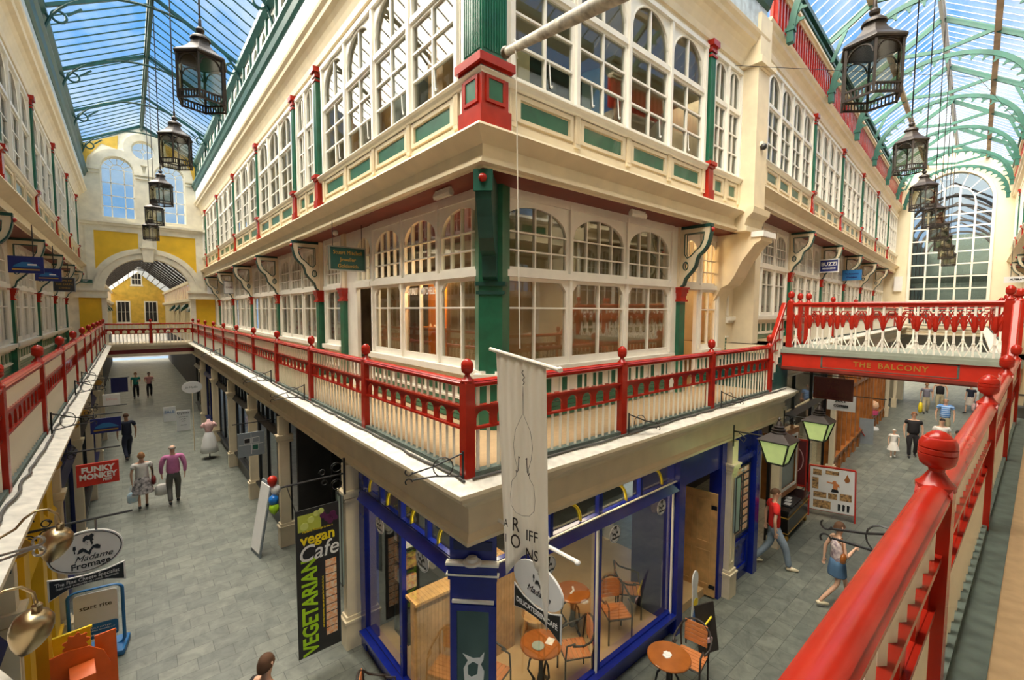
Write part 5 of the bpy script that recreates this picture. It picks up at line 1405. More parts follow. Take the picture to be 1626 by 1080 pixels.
# left-hand shops
shopwin(FB, 3.0, 6.2, 'yellow', 0.55, 2.5, 3, v=-0.12)
struct(MB().box(-3.75, -3.66, 2.76, 3.3, 0, 3.13).box(-3.75, -3.66, 5.6, 6.2, 0, 3.13).box(-3.72, -3.60, 3.2, 3.5, 0, 3.13).box(-3.72, -3.60, 4.4, 4.7, 0, 3.13), 'trim_110', 'yellow')
shopwin(FB, 6.6, 10.1, 'navy', 0.5, 2.5, 2, v=-0.12)
shopwin(FB, 10.5, 14.0, 'black', 0.5, 2.5, 2, v=-0.12)
shopwin(FB, 14.4, 18.0, 'navy', 0.5, 2.5, 2, v=-0.12)
shopwin(FB, 18.4, 22.0, 'black', 0.5, 2.5, 2, v=-0.12)
shopwin(FB, -1.0, 2.4, 'navy', 0.5, 2.5, 2, v=-0.12)

# ------------------------------------------------------------------ lanterns
def mk_lantern():
    root = empty('hanging_lantern')
    R0 = 0.30; N = 6
    def hexp(r, z, off=0.0): return [(r * math.cos(2 * PI * k / N + off), r * math.sin(2 * PI * k / N + off), z) for k in range(N)]
    rf = MB()
    pr = [(0.33, 0.60), (0.34, 0.62), (0.33, 0.64), (0.20, 0.73), (0.14, 0.80), (0.11, 0.86)]
    k0 = len(rf.v)
    for r, z in pr: rf.v += hexp(r, z)
    for i in range(len(pr) - 1):
        for j in range(6): rf.f.append([i * 6 + j, i * 6 + (j + 1) % 6, (i + 1) * 6 + (j + 1) % 6, (i + 1) * 6 + j]); rf.m.append(0)
    rf.f.append(list(range(6))[::-1]); rf.m.append(0)
    rf.build('roof', 'iron', root)
    MB().lathe([(0.09, 0.84), (0.10, 0.88), (0.125, 0.885), (0.12, 0.91), (0.09, 0.94), (0.04, 0.965), (0.03, 0.98), (0.05, 1.0), (0.055, 1.03), (0.03, 1.06), (0.02, 1.07), (0.02, 1.16), (0.012, 1.18)], 14).build('vent_cap', 'iron', root, smooth='auto')
    fr = MB(); P = hexp(R0, 0); Q = hexp(R0, 0)
    for j in range(6):
        x, y, _ = P[j]; x2, y2, _ = P[(j + 1) % 6]
        fr.bar((x, y, 0.0), (x, y, 0.61), 0.026)
        for z in (0.015, 0.11, 0.60): fr.bar((x, y, z), (x2, y2, z), 0.022)
        mx, my = (x + x2) / 2, (y + y2) / 2
        # arched head of each light
        pts = [(x + (x2 - x) * (0.5 - 0.42 * math.cos(a)), y + (y2 - y) * (0.5 - 0.42 * math.cos(a)), 0.46 + 0.12 * math.sin(a)) for a in [PI * q / 10 for q in range(11)]]
        fr.tube(pts, 0.009, 4)
    fr.build('frame', 'iron', root)
    gl = MB()
    for j in range(6):
        x, y, _ = hexp(R0 * .97, 0)[j]; x2, y2, _ = hexp(R0 * .97, 0)[(j + 1) % 6]
        gl.v += [(x, y, 0.11), (x2, y2, 0.11), (x2, y2, 0.60), (x, y, 0.60)]; n = len(gl.v); gl.f.append([n - 4, n - 3, n - 2, n - 1]); gl.m.append(0)
    gl.build('glass_pane', 'lglass', root)
    ga = MB()
    for j in range(6):
        x, y, _ = P[j]; x2, y2, _ = P[(j + 1) % 6]
        for q in range(1, 8):
            t = q / 8; ga.bar((x + (x2 - x) * t, y + (y2 - y) * t, 0.015), (x + (x2 - x) * t, y + (y2 - y) * t, 0.11), 0.014)
    ga.build('gallery_grille', 'iron', root)
    return root
LN = Proto(mk_lantern)
def lantern(x, y, z, zr, label, k=1.0, rz=0.3):
    o = place(LN.get(), (x, y, z), rz, label, 'hexagonal arcade lanterns', 'lantern')
    o.scale = (k, k, k)
    MB().tube([(0, 0, 1.16), (0, 0, (zr - z) / k)], 0.012, 6).build('suspension_rod', 'iron', o)
    return o
for i, (y, z) in enumerate(((4.0, 8.50), (8.5, 8.72), (14.0, 8.85), (18.6, 8.9), (22.4, 8.75))):
    lantern(-1.72, y, z, 15.05, 'bronze hexagonal lantern in the left arcade, %s from the camera' % ordw(i), 1.0 if i else 1.0)
for i, (s, z) in enumerate(((-4.65, 8.10), (1.85, 8.72), (5.6, 8.5), (9.9, 8.55), (13.4, 8.5), (16.5, 8.4), (19.8, 8.3), (23.2, 8.2))):
    p = F2.at(s, 2.03 if i == 0 else 1.84, -0.75)
    lantern(p[0], p[1], z, 15.5 if s > 0 else 15.0, 'bronze hexagonal lantern in the right arcade, %s from the camera' % ordw(i))

def wall_lantern(x, y, z, wallx, label):
    t = thing('wall_lantern', label, 'lantern', (x, y, z), 0, 'green-glowing wall lanterns')
    def sq(r, zz): return [(r, r, zz), (-r, r, zz), (-r, -r, zz), (r, -r, zz)]
    g = MB().quadbox([(-.13, -.13, -.40), (.13, -.13, -.40), (.13, .13, -.40), (-.13, .13, -.40), (-.235, -.235, 0), (.235, -.235, 0), (.235, .235, 0), (-.235, .235, 0)])
    g.build('glass_body', 'lampglow', t)
    f = MB()
    for sx in (-1, 1):
        for sy in (-1, 1): f.bar((sx * .135, sy * .135, -.41), (sx * .24, sy * .24, 0), .022)
    for r, zz in ((.135, -.41), (.24, 0)):
        for a, b in (((-r, -r), (r, -r)), ((r, -r), (r, r)), ((r, r), (-r, r)), ((-r, r), (-r, -r))): f.bar((a[0], a[1], zz), (b[0], b[1], zz), .026)
    f.build('frame', 'black', t)
    MB().quadbox([(-.27, -.27, 0.01), (.27, -.27, 0.01), (.27, .27, 0.01), (-.27, .27, 0.01), (-.11, -.11, .13), (.11, -.11, .13), (.11, .11, .13), (-.11, .11, .13)]).build('roof', 'iron', t)
    MB().lathe([(.12, .13), (.13, .15), (.10, .165), (.11, .19), (.12, .20), (.08, .215), (.085, .24), (.095, .25), (.06, .265), (.05, .30), (.03, .33), (.02, .36), (.03, .38), (.001, .42)], 14).build('vent_cap', 'iron', t, smooth='auto')
    MB().tube([(wallx - x, -0.06 - y, .12), (wallx - x, -0.06 - y, -.3)], .014, 6).tube([(wallx - x, -.06 - y, .0), (0, .26, 0.02)], .014, 6).tube([(wallx - x + .02, -.15 - y, -.02), (wallx - x + .02, -.28 - y, -.10), (wallx - x + .02, -.24 - y, -.18), (wallx - x + .02, -.16 - y, -.12)], .008, 5).build('wall_bracket', 'wrought', t)
wall_lantern(6.15, -0.84, 3.36, 6.15, 'green-glowing square lantern on a wall bracket, nearer one by the blue shop')
wall_lantern(8.75, -0.74, 3.28, 8.75, 'green-glowing square lantern on a wall bracket, farther one under the bridge')
light('lantern_glow', 'POINT', (6.15, -0.84, 2.85), 6, (0.7, 1.0, 0.4), 0.08)

# heart-like brass lamps reaching out from the left ledge
def brass_lamp(x, y, z, label):
    t = thing('brass_lamp', label, 'lamp', (x, y, z), R(18), 'brass gooseneck lamps')
    MB().lathe([(0.02, 0.0), (0.05, -0.008), (0.074, -0.035), (0.083, -0.075), (0.081, -0.082), (0.083, -0.090), (0.077, -0.125), (0.060, -0.165), (0.036, -0.20), (0.012, -0.222), (0.001, -0.226)], 28).build('shade', 'brass', t, rot=(R(8), R(14), 0), smooth='auto')
    MB().lathe([(0.02, 0.0), (0.022, 0.03), (0.014, 0.04)], 12).build('neck', 'brass', t)
    MB().tube([(0, 0, 0.03), (-0.01, 0, 0.10), (-0.05, 0, 0.15), (-0.11, 0, 0.16), (-0.16, 0, 0.13), (-0.20, 0, 0.08), (-0.27, 0, 0.05), (-0.42, 0, 0.04)], 0.008, 8).build('gooseneck', 'brass', t, smooth=True)
brass_lamp(-3.03, 0.33, 4.20, 'heart shaped brass lamp overlapping the black framed oval sign')
brass_lamp(-3.04, -0.60, 4.13, 'heart shaped brass lamp lowest at the left edge of the photo')
t = thing('scroll_bracket', 'white scrolled iron arm at the left edge above the lower brass lamp', 'bracket', (-3.10, -0.10, 4.28))
MB().tube([(-0.3, 0, -0.02), (0.0, 0, 0.0)] + [(0.02 + .025 * math.sin(a), 0, .025 - .025 * math.cos(a)) for a in [PI * 1.7 * k / 10 for k in range(11)]], .007, 6).tube([(-0.3, 0, -0.07), (0, 0, -0.012)] + [(0.02 + .025 * math.sin(a), 0, -.037 + .025 * math.cos(a)) for a in [PI * 1.7 * k / 10 for k in range(11)]], .007, 6).build('scroll', 'chrome', t)

# tube lamps and small fittings on the soffit
def fit(x, y, rz, label, glow=False):
    t = thing('soffit_light', label, 'lamp', (x, y, 7.38), rz, 'white soffit light fittings')
    MB().plate([[(-.03, 0), (.03, 0), (.045, -.05), (.03, -.09), (-.03, -.09), (-.045, -.05)]], (-.22, 0, 0), (0, 1, 0), (0, 0, 1), (.44, 0, 0)).build('diffuser', 'fixture', t)
    MB().box(-.2, .2, -.02, .02, 0, .03).build('mount', 'white', t)
fit(0.93, 1.95, R(90), 'white bulkhead light on the soffit left of the corner bracket')
fit(4.25, 0.90, 0, 'white bulkhead light on the soffit right of the corner bracket')
for i, y in enumerate((6.5, 9.3, 13.5, 17.8)):
    tag(MB().lathe([(0.04, 0.05), (0.06, 0.0), (0.05, -0.05), (0.001, -0.07)], 12).build('soffit_globe', 'fixture', None, (0.95, y, 7.37), smooth=True), 'small white globe light on the left wing soffit, %s along' % ordw(i), 'lamp', 'soffit globe lights')
for i, s in enumerate((6.3, 10.5, 14.7, 19.0)):
    tag(MB().lathe([(0.04, 0.05), (0.06, 0.0), (0.05, -0.05), (0.001, -0.07)], 12).build('soffit_globe', 'fixture', None, F2.at(s, -.95, 7.37), smooth=True), 'small white globe light on the far arcade soffit, %s along' % ordw(i), 'lamp', 'soffit globe lights')
# fluorescent tubes inside the jeweller and the room round the corner
for i, (x, y, z, rz, l) in enumerate(((2.9, 2.4, 7.05, 0.5, 'glowing fluorescent tube inside the jeweller behind the arched lights'), (3.6, 2.7, 6.75, 0.2, 'glowing fluorescent tube inside the room right of the corner'))):
    t = thing('fluorescent_tube', l, 'lamp', (x, y, z), rz)
    MB().box(-.6, .6, -.03, .03, 0, .05).build('tube', 'tube', t); MB().box(-.6, .6, -.05, .05, .05, .08).build('batten', 'fixture', t)
light('room_lamp', 'AREA', (2.9, 2.6, 6.9), 80, (1.0, 0.92, 0.65), 1.0)
light('room_lamp', 'AREA', (2.6, 4.6, 6.9), 25, (1.0, 0.85, 0.6), 0.8)
# amber lit jewellery display
struct(MB().box(1.9, 2.0, 2.55, 4.1, 4.7, 6.2), 'wall_display', 'amber')
t = thing('display_shelf', 'amber-lit jewellery shelf in the jeweller window', 'shelf', (1.72, 3.3, 5.33))
MB().box(-0.15, 0.16, -0.6, 0.6, 0, 0.015).build('board', 'amber', t)
for k in range(6): tag(MB().lathe([(.02, 0), (.025, .02), (.01, .04 + .02 * (k % 2))], 8).build('ring_box', 'signwhite', None, (1.66, 2.85 + .15 * k, 5.345)), 'tiny white jewellery stand on the amber shelf, %s from the right' % ordw(k), 'jewellery', 'jewellery on the amber shelf')
light('display_lamp', 'POINT', (1.62, 3.3, 6.0), 14, (1.0, 0.55, 0.18), 0.05)
text('window_lettering', 'STUART', .17, 'signwhite', None, (1.305, 3.62, 5.98), (PI / 2, 0, -PI / 2), .002, sx=.62, bold=.003)
tag(D.objects['window_lettering'], 'white condensed STUART lettering on the jeweller window', 'lettering')
o = text('window_lettering', 'MITCHELL', .17, 'signwhite', None, (1.305, 3.08, 5.98), (PI / 2, 0, -PI / 2), .002, sx=.62, bold=.003)
tag(o, 'white condensed MITCHELL lettering on the jeweller window', 'lettering')

# f-hole stickers and things behind the upper corner windows
def fhole(F, u, z, label, s=1.0):
    pts = [(0.045, .16), (.03, .175), (.015, .165), (.012, .13), (.005, .05), (-.005, -.05), (-.012, -.13), (-.015, -.165), (-.03, -.175), (-.045, -.16)]
    o = MB().tube([(a * 1.1 * s, -0.80, z + b * s) for a, b in pts], .011 * s, 5).tube([(.035 * s, -.80, z + .15 * s), (.045 * s, -.80, z + .155 * s)], .018, 6).tube([(-.035 * s, -.80, z - .15 * s), (-.045 * s, -.80, z - .155 * s)], .018, 6).build('f_hole_sticker', 'signwhite', None, F.at(u), (0, 0, F.rot))
    tag(o, label, 'sticker', 'white f-hole stickers on the upper panes')
for i, u in enumerate((1.85, 2.75, 3.4, 4.6, 5.6)): fhole(FR, u + .1, 8.92, 'white f-hole sticker on an upper right-wing pane, %s from the corner' % ordw(i))
for i, u in enumerate((1.95, 2.95, 4.3, 5.75)): fhole(FA, u, 8.92, 'white f-hole sticker on an upper left-wing pane, %s from the corner' % ordw(i))
for i, (u, z, w, h, m) in enumerate(((2.1, 8.7, .5, 1.0, 'wood'), (3.3, 8.7, .45, .8, 'paleblind'), (4.0, 8.65, .4, 1.1, 'wood'), (4.9, 8.7, .5, .7, 'roomlight'), (5.8, 8.65, .4, .9, 'wood'))):
    p = FA.at(u, -1.15, z)
    tag(MB().box(-w / 2, w / 2, -.2, .2, -.1, h).box(-w / 2 + .02, w / 2 - .02, -.18, .18, h, h + .02).build('stored_box', m, None, p, (0, 0, .3 * i)), 'pale box stored behind the upper left-wing windows, %s from the corner' % ordw(i), 'box', 'boxes behind the upper windows')
for i, (u, z, w, h, m) in enumerate(((1.6, 8.7, .3, .55, 'litwall'), (3.3, 8.7, .25, .8, 'frost'), (4.1, 8.65, .4, .6, 'dkwood'), (5.3, 8.7, .4, .5, 'paleblind'))):
    p = FR.at(u, -1.15, z)
    tag(MB().box(-w / 2, w / 2, -.15, .15, -.1, h).box(-w / 2 + .02, w / 2 - .02, -.13, .13, h, h + .02).build('stored_box', m, None, p, (0, 0, .3 * i)), 'box stored behind the upper right-wing windows, %s from the corner' % ordw(i), 'box', 'boxes behind the upper windows')

# ------------------------------------------------------------------ signs
def board(nm, label, x0, x1, y, z0, z1, m, cat='sign', border=None, th=0.03, rz=0.0, lines=(), tm='gold', group=None):
    """hanging sign seen from -y"""
    cx, cz = (x0 + x1) / 2, (z0 + z1) / 2; w, h = abs(x1 - x0), (z1 - z0)
    t = thing(nm, label, cat, (cx, y, cz), rz, group)
    MB().box(-w / 2, w / 2, -th / 2, th / 2, -h / 2, h / 2).build('board', m, t)
    if border:
        MB().plate([[(-w / 2, -h / 2), (w / 2, -h / 2), (w / 2, h / 2), (-w / 2, h / 2)], [(-w / 2 + .025, -h / 2 + .025), (w / 2 - .025, -h / 2 + .025), (w / 2 - .025, h / 2 - .025), (-w / 2 + .025, h / 2 - .025)]], (0, -th / 2, 0), (1, 0, 0), (0, 0, 1), (0, -.008, 0)).build('border', border, t)
    for s, sz, dz, k in lines:
        text('lettering', s, sz, tm, t, (0, -th / 2 - .004, dz), FACE, .003, sx=k)
    return t
t = board('hanging_sign', 'green Stuart Mitchell jeweller goldsmith sign hanging from the soffit', .46, 1.22, 5.5, 6.45, 6.94, 'dkgreen', border='chrome', lines=(('Stuart Mitchell', .115, .12, .88), ('Jeweller', .105, -.02, .95), ('Goldsmith', .105, -.15, .95)))
MB().tube([(-.3, 0, .24), (-.3, 0, .72)], .008, 5).tube([(.3, 0, .24), (.3, 0, .72)], .008, 5).build('hanger', 'wrought', t)
def hang2(F, s, v0, v1, z0, z1, m, label, lines, tm, border=None, nm='hanging_sign'):
    p = F.at(s, (v0 + v1) / 2, -F.dz); w = abs(v1 - v0)
    ang = math.atan2(F.d.y, F.d.x) - PI / 2
    t = thing(nm, label, 'sign', (p[0], p[1], (z0 + z1) / 2), ang)
    h = z1 - z0
    MB().box(-w / 2, w / 2, -.02, .02, -h / 2, h / 2).build('board', m, t)
    if border: MB().plate([[(-w / 2, -h / 2), (w / 2, -h / 2), (w / 2, h / 2), (-w / 2, h / 2)], [(-w / 2 + .04, -h / 2 + .04), (w / 2 - .04, -h / 2 + .04), (w / 2 - .04, h / 2 - .04), (-w / 2 + .04, h / 2 - .04)]], (0, -.02, 0), (1, 0, 0), (0, 0, 1), (0, -.01, 0)).build('border', border, t)
    for s_, sz, dz, k in lines: text('lettering', s_, sz, tm, t, (0, -.026, dz), FACE, .003, sx=k, bold=.004)
    if z1 > 5 and F is not None:
        MB().tube([(-w * .3, 0, h / 2), (-w * .3, 0, 7.42 + F.dz - (z0 + z1) / 2)], .008, 5).tube([(w * .3, 0, h / 2), (w * .3, 0, 7.42 + F.dz - (z0 + z1) / 2)], .008, 5).build('hanger', 'wrought', t)
    return t
hang2(F2, 9.25, -1.28, -.64, 7.15, 7.66, 'signblue', 'white bordered dark blue Buzzi magazine sign in the far arcade', (('BUZZI', .19, .06, .95), ('MAGAZINE', .075, -.10, 1.1)), 'signwhite', 'signwhite')
hang2(F2, 13.45, -1.25, -.55, 7.06, 7.52, 'signcyan', 'mid blue hanging sign beyond the Buzzi sign', (('The Photography', .07, .06, 1.0), ('Workshop', .09, -.09, 1.0)), 'signblue')
t = hang2(F2, 1.1, .42, 1.18, 3.62, 4.13, 'maroon', 'maroon The Balcony sign hanging below the red bridge', (('UP TO', .10, .16, .9), ('THE', .12, .03, 1), ('BALCONY', .13, -.14, .95)), 'soffit', 'soffit')
MB().bar((-.6, 0, .30), (.5, 0, .30), .02).tube([(-.2, 0, .25), (-.2, 0, .64)], .01, 5).tube([(.2, 0, .25), (.2, 0, .3)], .01, 5).tube([(-.15 + .1 * math.cos(a), 0, .40 + .07 * math.sin(a)) for a in [2 * PI * k / 12 for k in range(13)]], .008, 5).build('iron_arm', 'wrought', t)
hang2(F2, 2.6, .42, 1.02, 3.12, 3.52, 'signwhite', 'white coffee shop sign behind the maroon Balcony sign', (('ART', .13, .06, 1), ('COFFEES', .08, -.08, 1)), 'black')
MB().bar((-.3, 0, .21), (.9, 0, .21), .02).build('support_bar', 'wrought', D.objects['hanging_sign.004']) if 'hanging_sign.004' in D.objects else None
hang2(FC2, 9.5, -1.1, -.5, 6.95, 7.3, 'signblue', 'dark blue hanging sign on the gallery at the right edge', (('MUSIC', .12, 0, 1),), 'signwhite')
hang2(FC2, 12.0, -.9, -.1, 6.7, 6.9, 'signwhite', 'white strip sign on the gallery at the right edge', (('ALTERATIONS', .08, 0, 1),), 'black')
# gallery signs on the left facade
for y, a, b, z0, z1, l in ((8.5, -4.28, -3.82, 6.31, 6.62, 'nearest blue and gold car picture sign on the left gallery'), (12.75, -4.4, -3.92, 6.36, 6.68, 'second blue and gold car picture sign on the left gallery')):
    t = board('hanging_sign', l, a, b, y, z0, z1, 'signblue', th=.03)
    MB().plate([[(-.17, -.05), (.19, -.04), (.16, -.01), (.05, .05), (-.05, .05), (-.15, -.01)]], (0, -.02, 0), (1, 0, 0), (0, 0, 1), (0, -.004, 0)).build('car_motif', 'signcyan', t)
    MB().box(-.18, .18, -.022, -.018, -.10, -.075).build('gold_line', 'gold', t)
    MB().box(.02, .14, -.026, -.022, -.01, .02).build('white_word', 'signwhite', t)
    MB().tube([(.1, 0, .15), (.1, 0, .75)], .01, 5).build('hanger', 'wrought', t)
t = board('hanging_sign', 'black sign with gold capitals, third on the left gallery', -4.46, -3.93, 16.95, 6.21, 6.68, 'poster', border='signgrey', lines=(('DRUMS OF', .085, .12, .9), ('THE EARTH', .085, 0, .9), ('CYMRU', .085, -.12, .9)))
MB().tube([(.1, 0, .22), (.1, 0, .7)], .01, 5).build('hanger', 'wrought', t)
board('exit_sign', 'small green exit sign at the end of the left gallery', -4.45, -3.95, 27.12, 6.95, 7.12, 'teal', lines=(('EXIT', .10, 0, 1),), tm='signwhite')
board('hanging_sign', 'white hanging sign under the soffit near the end bridge', .85, 1.28, 21.4, 6.40, 7.0, 'signwhite', border='signgrey', lines=(('CAFE', .12, .0, 1),), tm='maroon')
MB().tube([(.1, 0, .3), (.1, 0, .72)], .01, 5).build('hanger', 'wrought', D.objects['hanging_sign'] if False else None) if False else None
board('hanging_sign', 'small white hanging sign at the very end of the left arcade', .69, 1.30, 25.75, 6.5, 6.9, 'signwhite', lines=(('M', .2, .02, 1),), tm='black')
# ground floor hanging signs, left side
def armbar(x0, x1, y, z, label, med=True):
    t = thing('sign_bracket', label, 'bracket', (x0, y, z), 0, 'wrought iron sign arms')
    L_ = x1 - x0
    MB().tube([(0, 0, 0), (L_, 0, .0)], .012, 6).box(-.015, .015, -.02, .02, -.35, .2).build('bar', 'wrought', t)
    q = MB()
    for cx, cz, r in ((.12, -.10, .07), (.25, -.06, .045), (.12, .09, .06), (.26, .05, .04)):
        q.tube([(cx + r * math.cos(a) * (1 - a / 20), 0, cz + r * math.sin(a) * (1 - a / 20)) for a in [.5 * k for k in range(16)]], .006, 4)
    q.build('scrollwork', 'wrought', t)
    if med:
        m = MB().lathe([(.001, 0), (.085, .004), (.09, .01), (.07, .016), (.001, .02)], 20)
        m.build('medallion', 'gold', t, (.07, -.03, -.12), (PI / 2, 0, 0))
    return t
armbar(-3.58, -2.68, 2.35, 3.52, 'scrolled black iron arm carrying the oval cheese shop sign')
armbar(-3.58, -2.80, 5.0, 3.62, 'scrolled black iron arm carrying the red Funky Monkey sign')
armbar(-3.58, -2.80, 8.0, 3.60, 'scrolled black iron arm by the blue car sign above the left shops')
armbar(-3.58, -2.75, 10.8, 3.30, 'scrolled black iron arm under the white hanging sign on the left')
# oval cheese shop sign
t = thing('oval_sign', 'white oval Madame Fromage sign with black bow-tie board, the fine cheese specialist', 'sign', (-3.05, 2.35, 3.20))
MB().plate([arc(0, 0, .285, .215, 0, 2 * PI, 40)[:-1]], (0, -.012, 0), (1, 0, 0), (0, 0, 1), (0, .024, 0)).build('oval_board', 'signwhite', t)
MB().tube([(.268 * math.cos(a), -.013, .198 * math.sin(a)) for a in [2 * PI * k / 40 for k in range(41)]], .0045, 4).build('black_ring', 'black', t)
madame(t, .02, -.013, .04, .26)
text('lettering', 'Madame', .085, 'black', t, (.05, -.014, -.065), FACE, .002, shear=.4)
text('lettering', 'Fromage', .085, 'black', t, (.03, -.014, -.135), FACE, .002, bold=.0015)
bt = [(-.29, -.20), (-.15, -.235), (0, -.245), (.15, -.235), (.29, -.20), (.29, -.40), (.15, -.345), (0, -.335), (-.15, -.345), (-.29, -.42)]
MB().plate([bt], (0, -.005, 0), (1, 0, 0), (0, 0, 1), (0, .02, 0)).build('bow_board', 'signwhite', t)
MB().plate([[(a * .95, -.295 + (b + .295) * .86) for a, b in bt]], (0, -.006, 0), (1, 0, 0), (0, 0, 1), (0, -.003, 0)).build('bow_panel', 'black', t)
text('lettering', 'The Fine Cheese Specialist', .052, 'signwhite', t, (0, -.010, -.275), FACE, .002, sx=.86)
text('lettering', 'CHEESE • WINE • CHARCUTERIE • OIL • VINEGAR • DELICATESSEN', .022, 'signwhite', t, (0, -.010, -.315), FACE, .001, sx=.72)
MB().tube([(.08, 0, .2), (.08, 0, .31)], .012, 6).build('chain', 'chrome', t)
t = board('hanging_sign', 'bright red Funky Monkey Feet sign on the left', -3.29, -2.83, 5.0, 3.10, 3.42, 'signred', lines=(), tm='signwhite')
text('lettering', 'FUNKY', .11, 'signwhite', t, (0, -.02, .07), FACE, .003, bold=.005)
text('lettering', 'MONKEY', .11, 'signwhite', t, (0, -.02, -.03), FACE, .003, bold=.005, sx=.88)
text('lettering', 'FEET', .05, 'signwhite', t, (.10, -.02, -.10), FACE, .003, bold=.002)
t = board('hanging_sign', 'dark blue car picture sign above the left shops', -3.28, -2.83, 8.0, 3.23, 3.52, 'signblue')
MB().plate([[(-.17, -.05), (.19, -.04), (.16, -.01), (.05, .05), (-.05, .05), (-.15, -.01)]], (0, -.016, 0), (1, 0, 0), (0, 0, 1), (0, -.004, 0)).build('car_motif', 'signcyan', t)
MB().box(-.18, .18, -.02, -.016, -.10, -.075).build('gold_line', 'gold', t)
board('hanging_sign', 'white hanging sign with small pink writing on the left', -3.19, -2.87, 10.8, 3.31, 3.58, 'signwhite', lines=(('salon', .10, .02, 1),), tm='pink')
armbar(-3.58, -2.7, 17.0, 3.26, 'scrolled black iron arm over the navy sign far down the left shops')
board('hanging_sign', 'round ended navy hanging sign far down the left shops', -3.2, -2.75, 17.0, 2.75, 3.25, 'navy')
# right-hand side of the left arcade
t = board('squares_sign', 'grey sign with four outlined squares hanging on the right of the left arcade', -.69, -.10, 9.0, 1.96, 2.56, 'signgrey')
q = MB()
q.box(-.005, .005, -.02, -.016, -.25, .27).box(-.27, .27, -.02, -.016, -.005, .005)
for a, b, c, d in ((-.16, -.02, .03, .16), (.02, .18, .03, .17), (.02, .16, -.16, -.02)):
    q.plate([[(a, c), (b, c), (b, d), (a, d)], [(a + .008, c + .008), (b - .008, c + .008), (b - .008, d - .008), (a + .008, d - .008)]], (0, -.016, 0), (1, 0, 0), (0, 0, 1), (0, -.004, 0))
q.build('square_outline', 'signwhite', t)
MB().box(-.15, -.03, -.018, -.015, .04, .15).build('black_square', 'black', t); MB().box(.03, .15, -.018, -.015, -.15, -.03).build('teal_square', 'teal', t)
MB().bar((-.4, 0, .55), (.6, 0, .55), .02).tube([(-.2, 0, .3), (-.2, 0, .55)], .006, 4).tube([(.2, 0, .3), (.2, 0, .55)], .006, 4).build('iron_arm', 'wrought', t)
t = thing('oval_sign', 'cream oval hanging sign on a pole halfway down the left arcade', 'sign', (-.82, 18.0, 2.56))
MB().plate([arc(0, 0, .34, .24, 0, 2 * PI, 32)[:-1]], (0, -.01, 0), (1, 0, 0), (0, 0, 1), (0, .02, 0)).build('oval_board', 'signwhite', t)
text('lettering', 'Jo Hollis', .12, 'gutter', t, (-.03, -.012, 0), FACE, .002, shear=.3); MB().tube([(0, 0, -.24), (0, 0, -2.56)], .02, 6).build('pole', 'cream', t)
t = board('pavement_board', 'white Oyster pavement board on the right of the left arcade', -1.14, -.62, 21.8, .03, .98, 'signwhite', lines=(('Oyster', .17, .36, 1), ('sale now on', .07, .18, 1), ('all gifts', .07, .08, 1), ('cards', .07, -.02, 1), ('this way', .07, -.2, 1)), tm='black')
board('wall_poster', 'blue and white poster standing behind the oval sign', -1.5, -1.0, 24.5, .0, .75, 'signwhite', lines=(('SALE', .2, .1, 1),), tm='signcyan')

# vegetarian cafe banner
armt = thing('sign_bracket', 'black scrolled iron bracket holding the vegetarian cafe banner', 'bracket', (-.06, 3.5, 3.02), PI, 'wrought iron sign arms')
MB().tube([(0, .12, 0), (.95, .12, 0)], .014, 6).box(-.0, .03, .10, .14, -.35, .25).build('bar', 'wrought', armt)
q = MB()
for cx, cz, r in ((.14, -.16, .10), (.14, .12, .09), (.36, .09, .05), (.33, -.08, .05)):
    q.tube([(cx + r * math.cos(a) * (1 - a / 20), .12, cz + r * math.sin(a) * (1 - a / 20)) for a in [.5 * k for k in range(17)]], .008, 4)
q.build('scrollwork', 'wrought', armt)
t = thing('cafe_banner', 'tall black banner reading vegan cafe vegetarian with strip of food photos', 'banner', (-.51, 3.36, 1.42))
MB().box(-.325, .325, -.008, .008, -1.17, 1.18).build('banner_cloth', 'poster', t)
MB().tube([(-.31, 0, 1.16), (-.42, .02, 1.59)], .005, 4).tube([(.31, 0, 1.16), (.38, .02, 1.59)], .005, 4).build('tie_cord', 'wrought', t)
MB().box(-.29, .05, -.011, -.008, .84, 1.10).build('vegetable_photo', 'ggrape', t)
q = MB()
for x, z, r in ((.10, .98, .05), (.17, .92, .055), (.24, .99, .05), (.20, 1.03, .04)): q.lathe([(.001, 0), (r, .002), (r * .9, .006), (.001, .009)], 14, (0, 0, 0)); [None]; 
q = MB()
for x, z, r in ((.08, 1.02, .05), (.15, .96, .055), (.23, 1.0, .055), (.19, .90, .045), (.27, .93, .04)): q.plate([arc(x, z, r, r, 0, 2 * PI, 14)[:-1]], (0, -.008, 0), (1, 0, 0), (0, 0, 1), (0, -.005 - r * .05, 0))
q.build('purple_grapes', 'grape', t)
q = MB()
for x, z, r in ((-.02, 1.08, .045), (.05, 1.10, .045), (-.1, 1.0, .05), (-.2, .92, .06)): q.plate([arc(x, z, r, r, 0, 2 * PI, 14)[:-1]], (0, -.011, 0), (1, 0, 0), (0, 0, 1), (0, -.004 - r * .05, 0))
q.build('green_grapes', mat('pale_green_grape', (.7, .75, .2), .5), t)
text('lettering', 'Madame Fromage is also a', .045, 'vyellow', t, (0, -.013, .83), FACE, .002, sx=.95)
text('lettering', 'vegan', .24, 'vyellow', t, (0, -.014, .70), FACE, .003, bold=.006, sx=.95)
text('lettering', 'Cafe', .36, 'signwhite', t, (0, -.016, .47), FACE, .003, shear=.2, bold=.002, sx=.92)
text('lettering', 'VEGETARIAN', .32, 'lime', t, (-.13, -.012, -.38), (PI / 2, -PI / 2, 0), .003, bold=.008, sx=.82)
text('lettering', 'and serving vegetarian, vegan and gluten free food in the back', .034, 'vyellow', t, (.055, -.012, -.38), (PI / 2, -PI / 2, 0), .002)
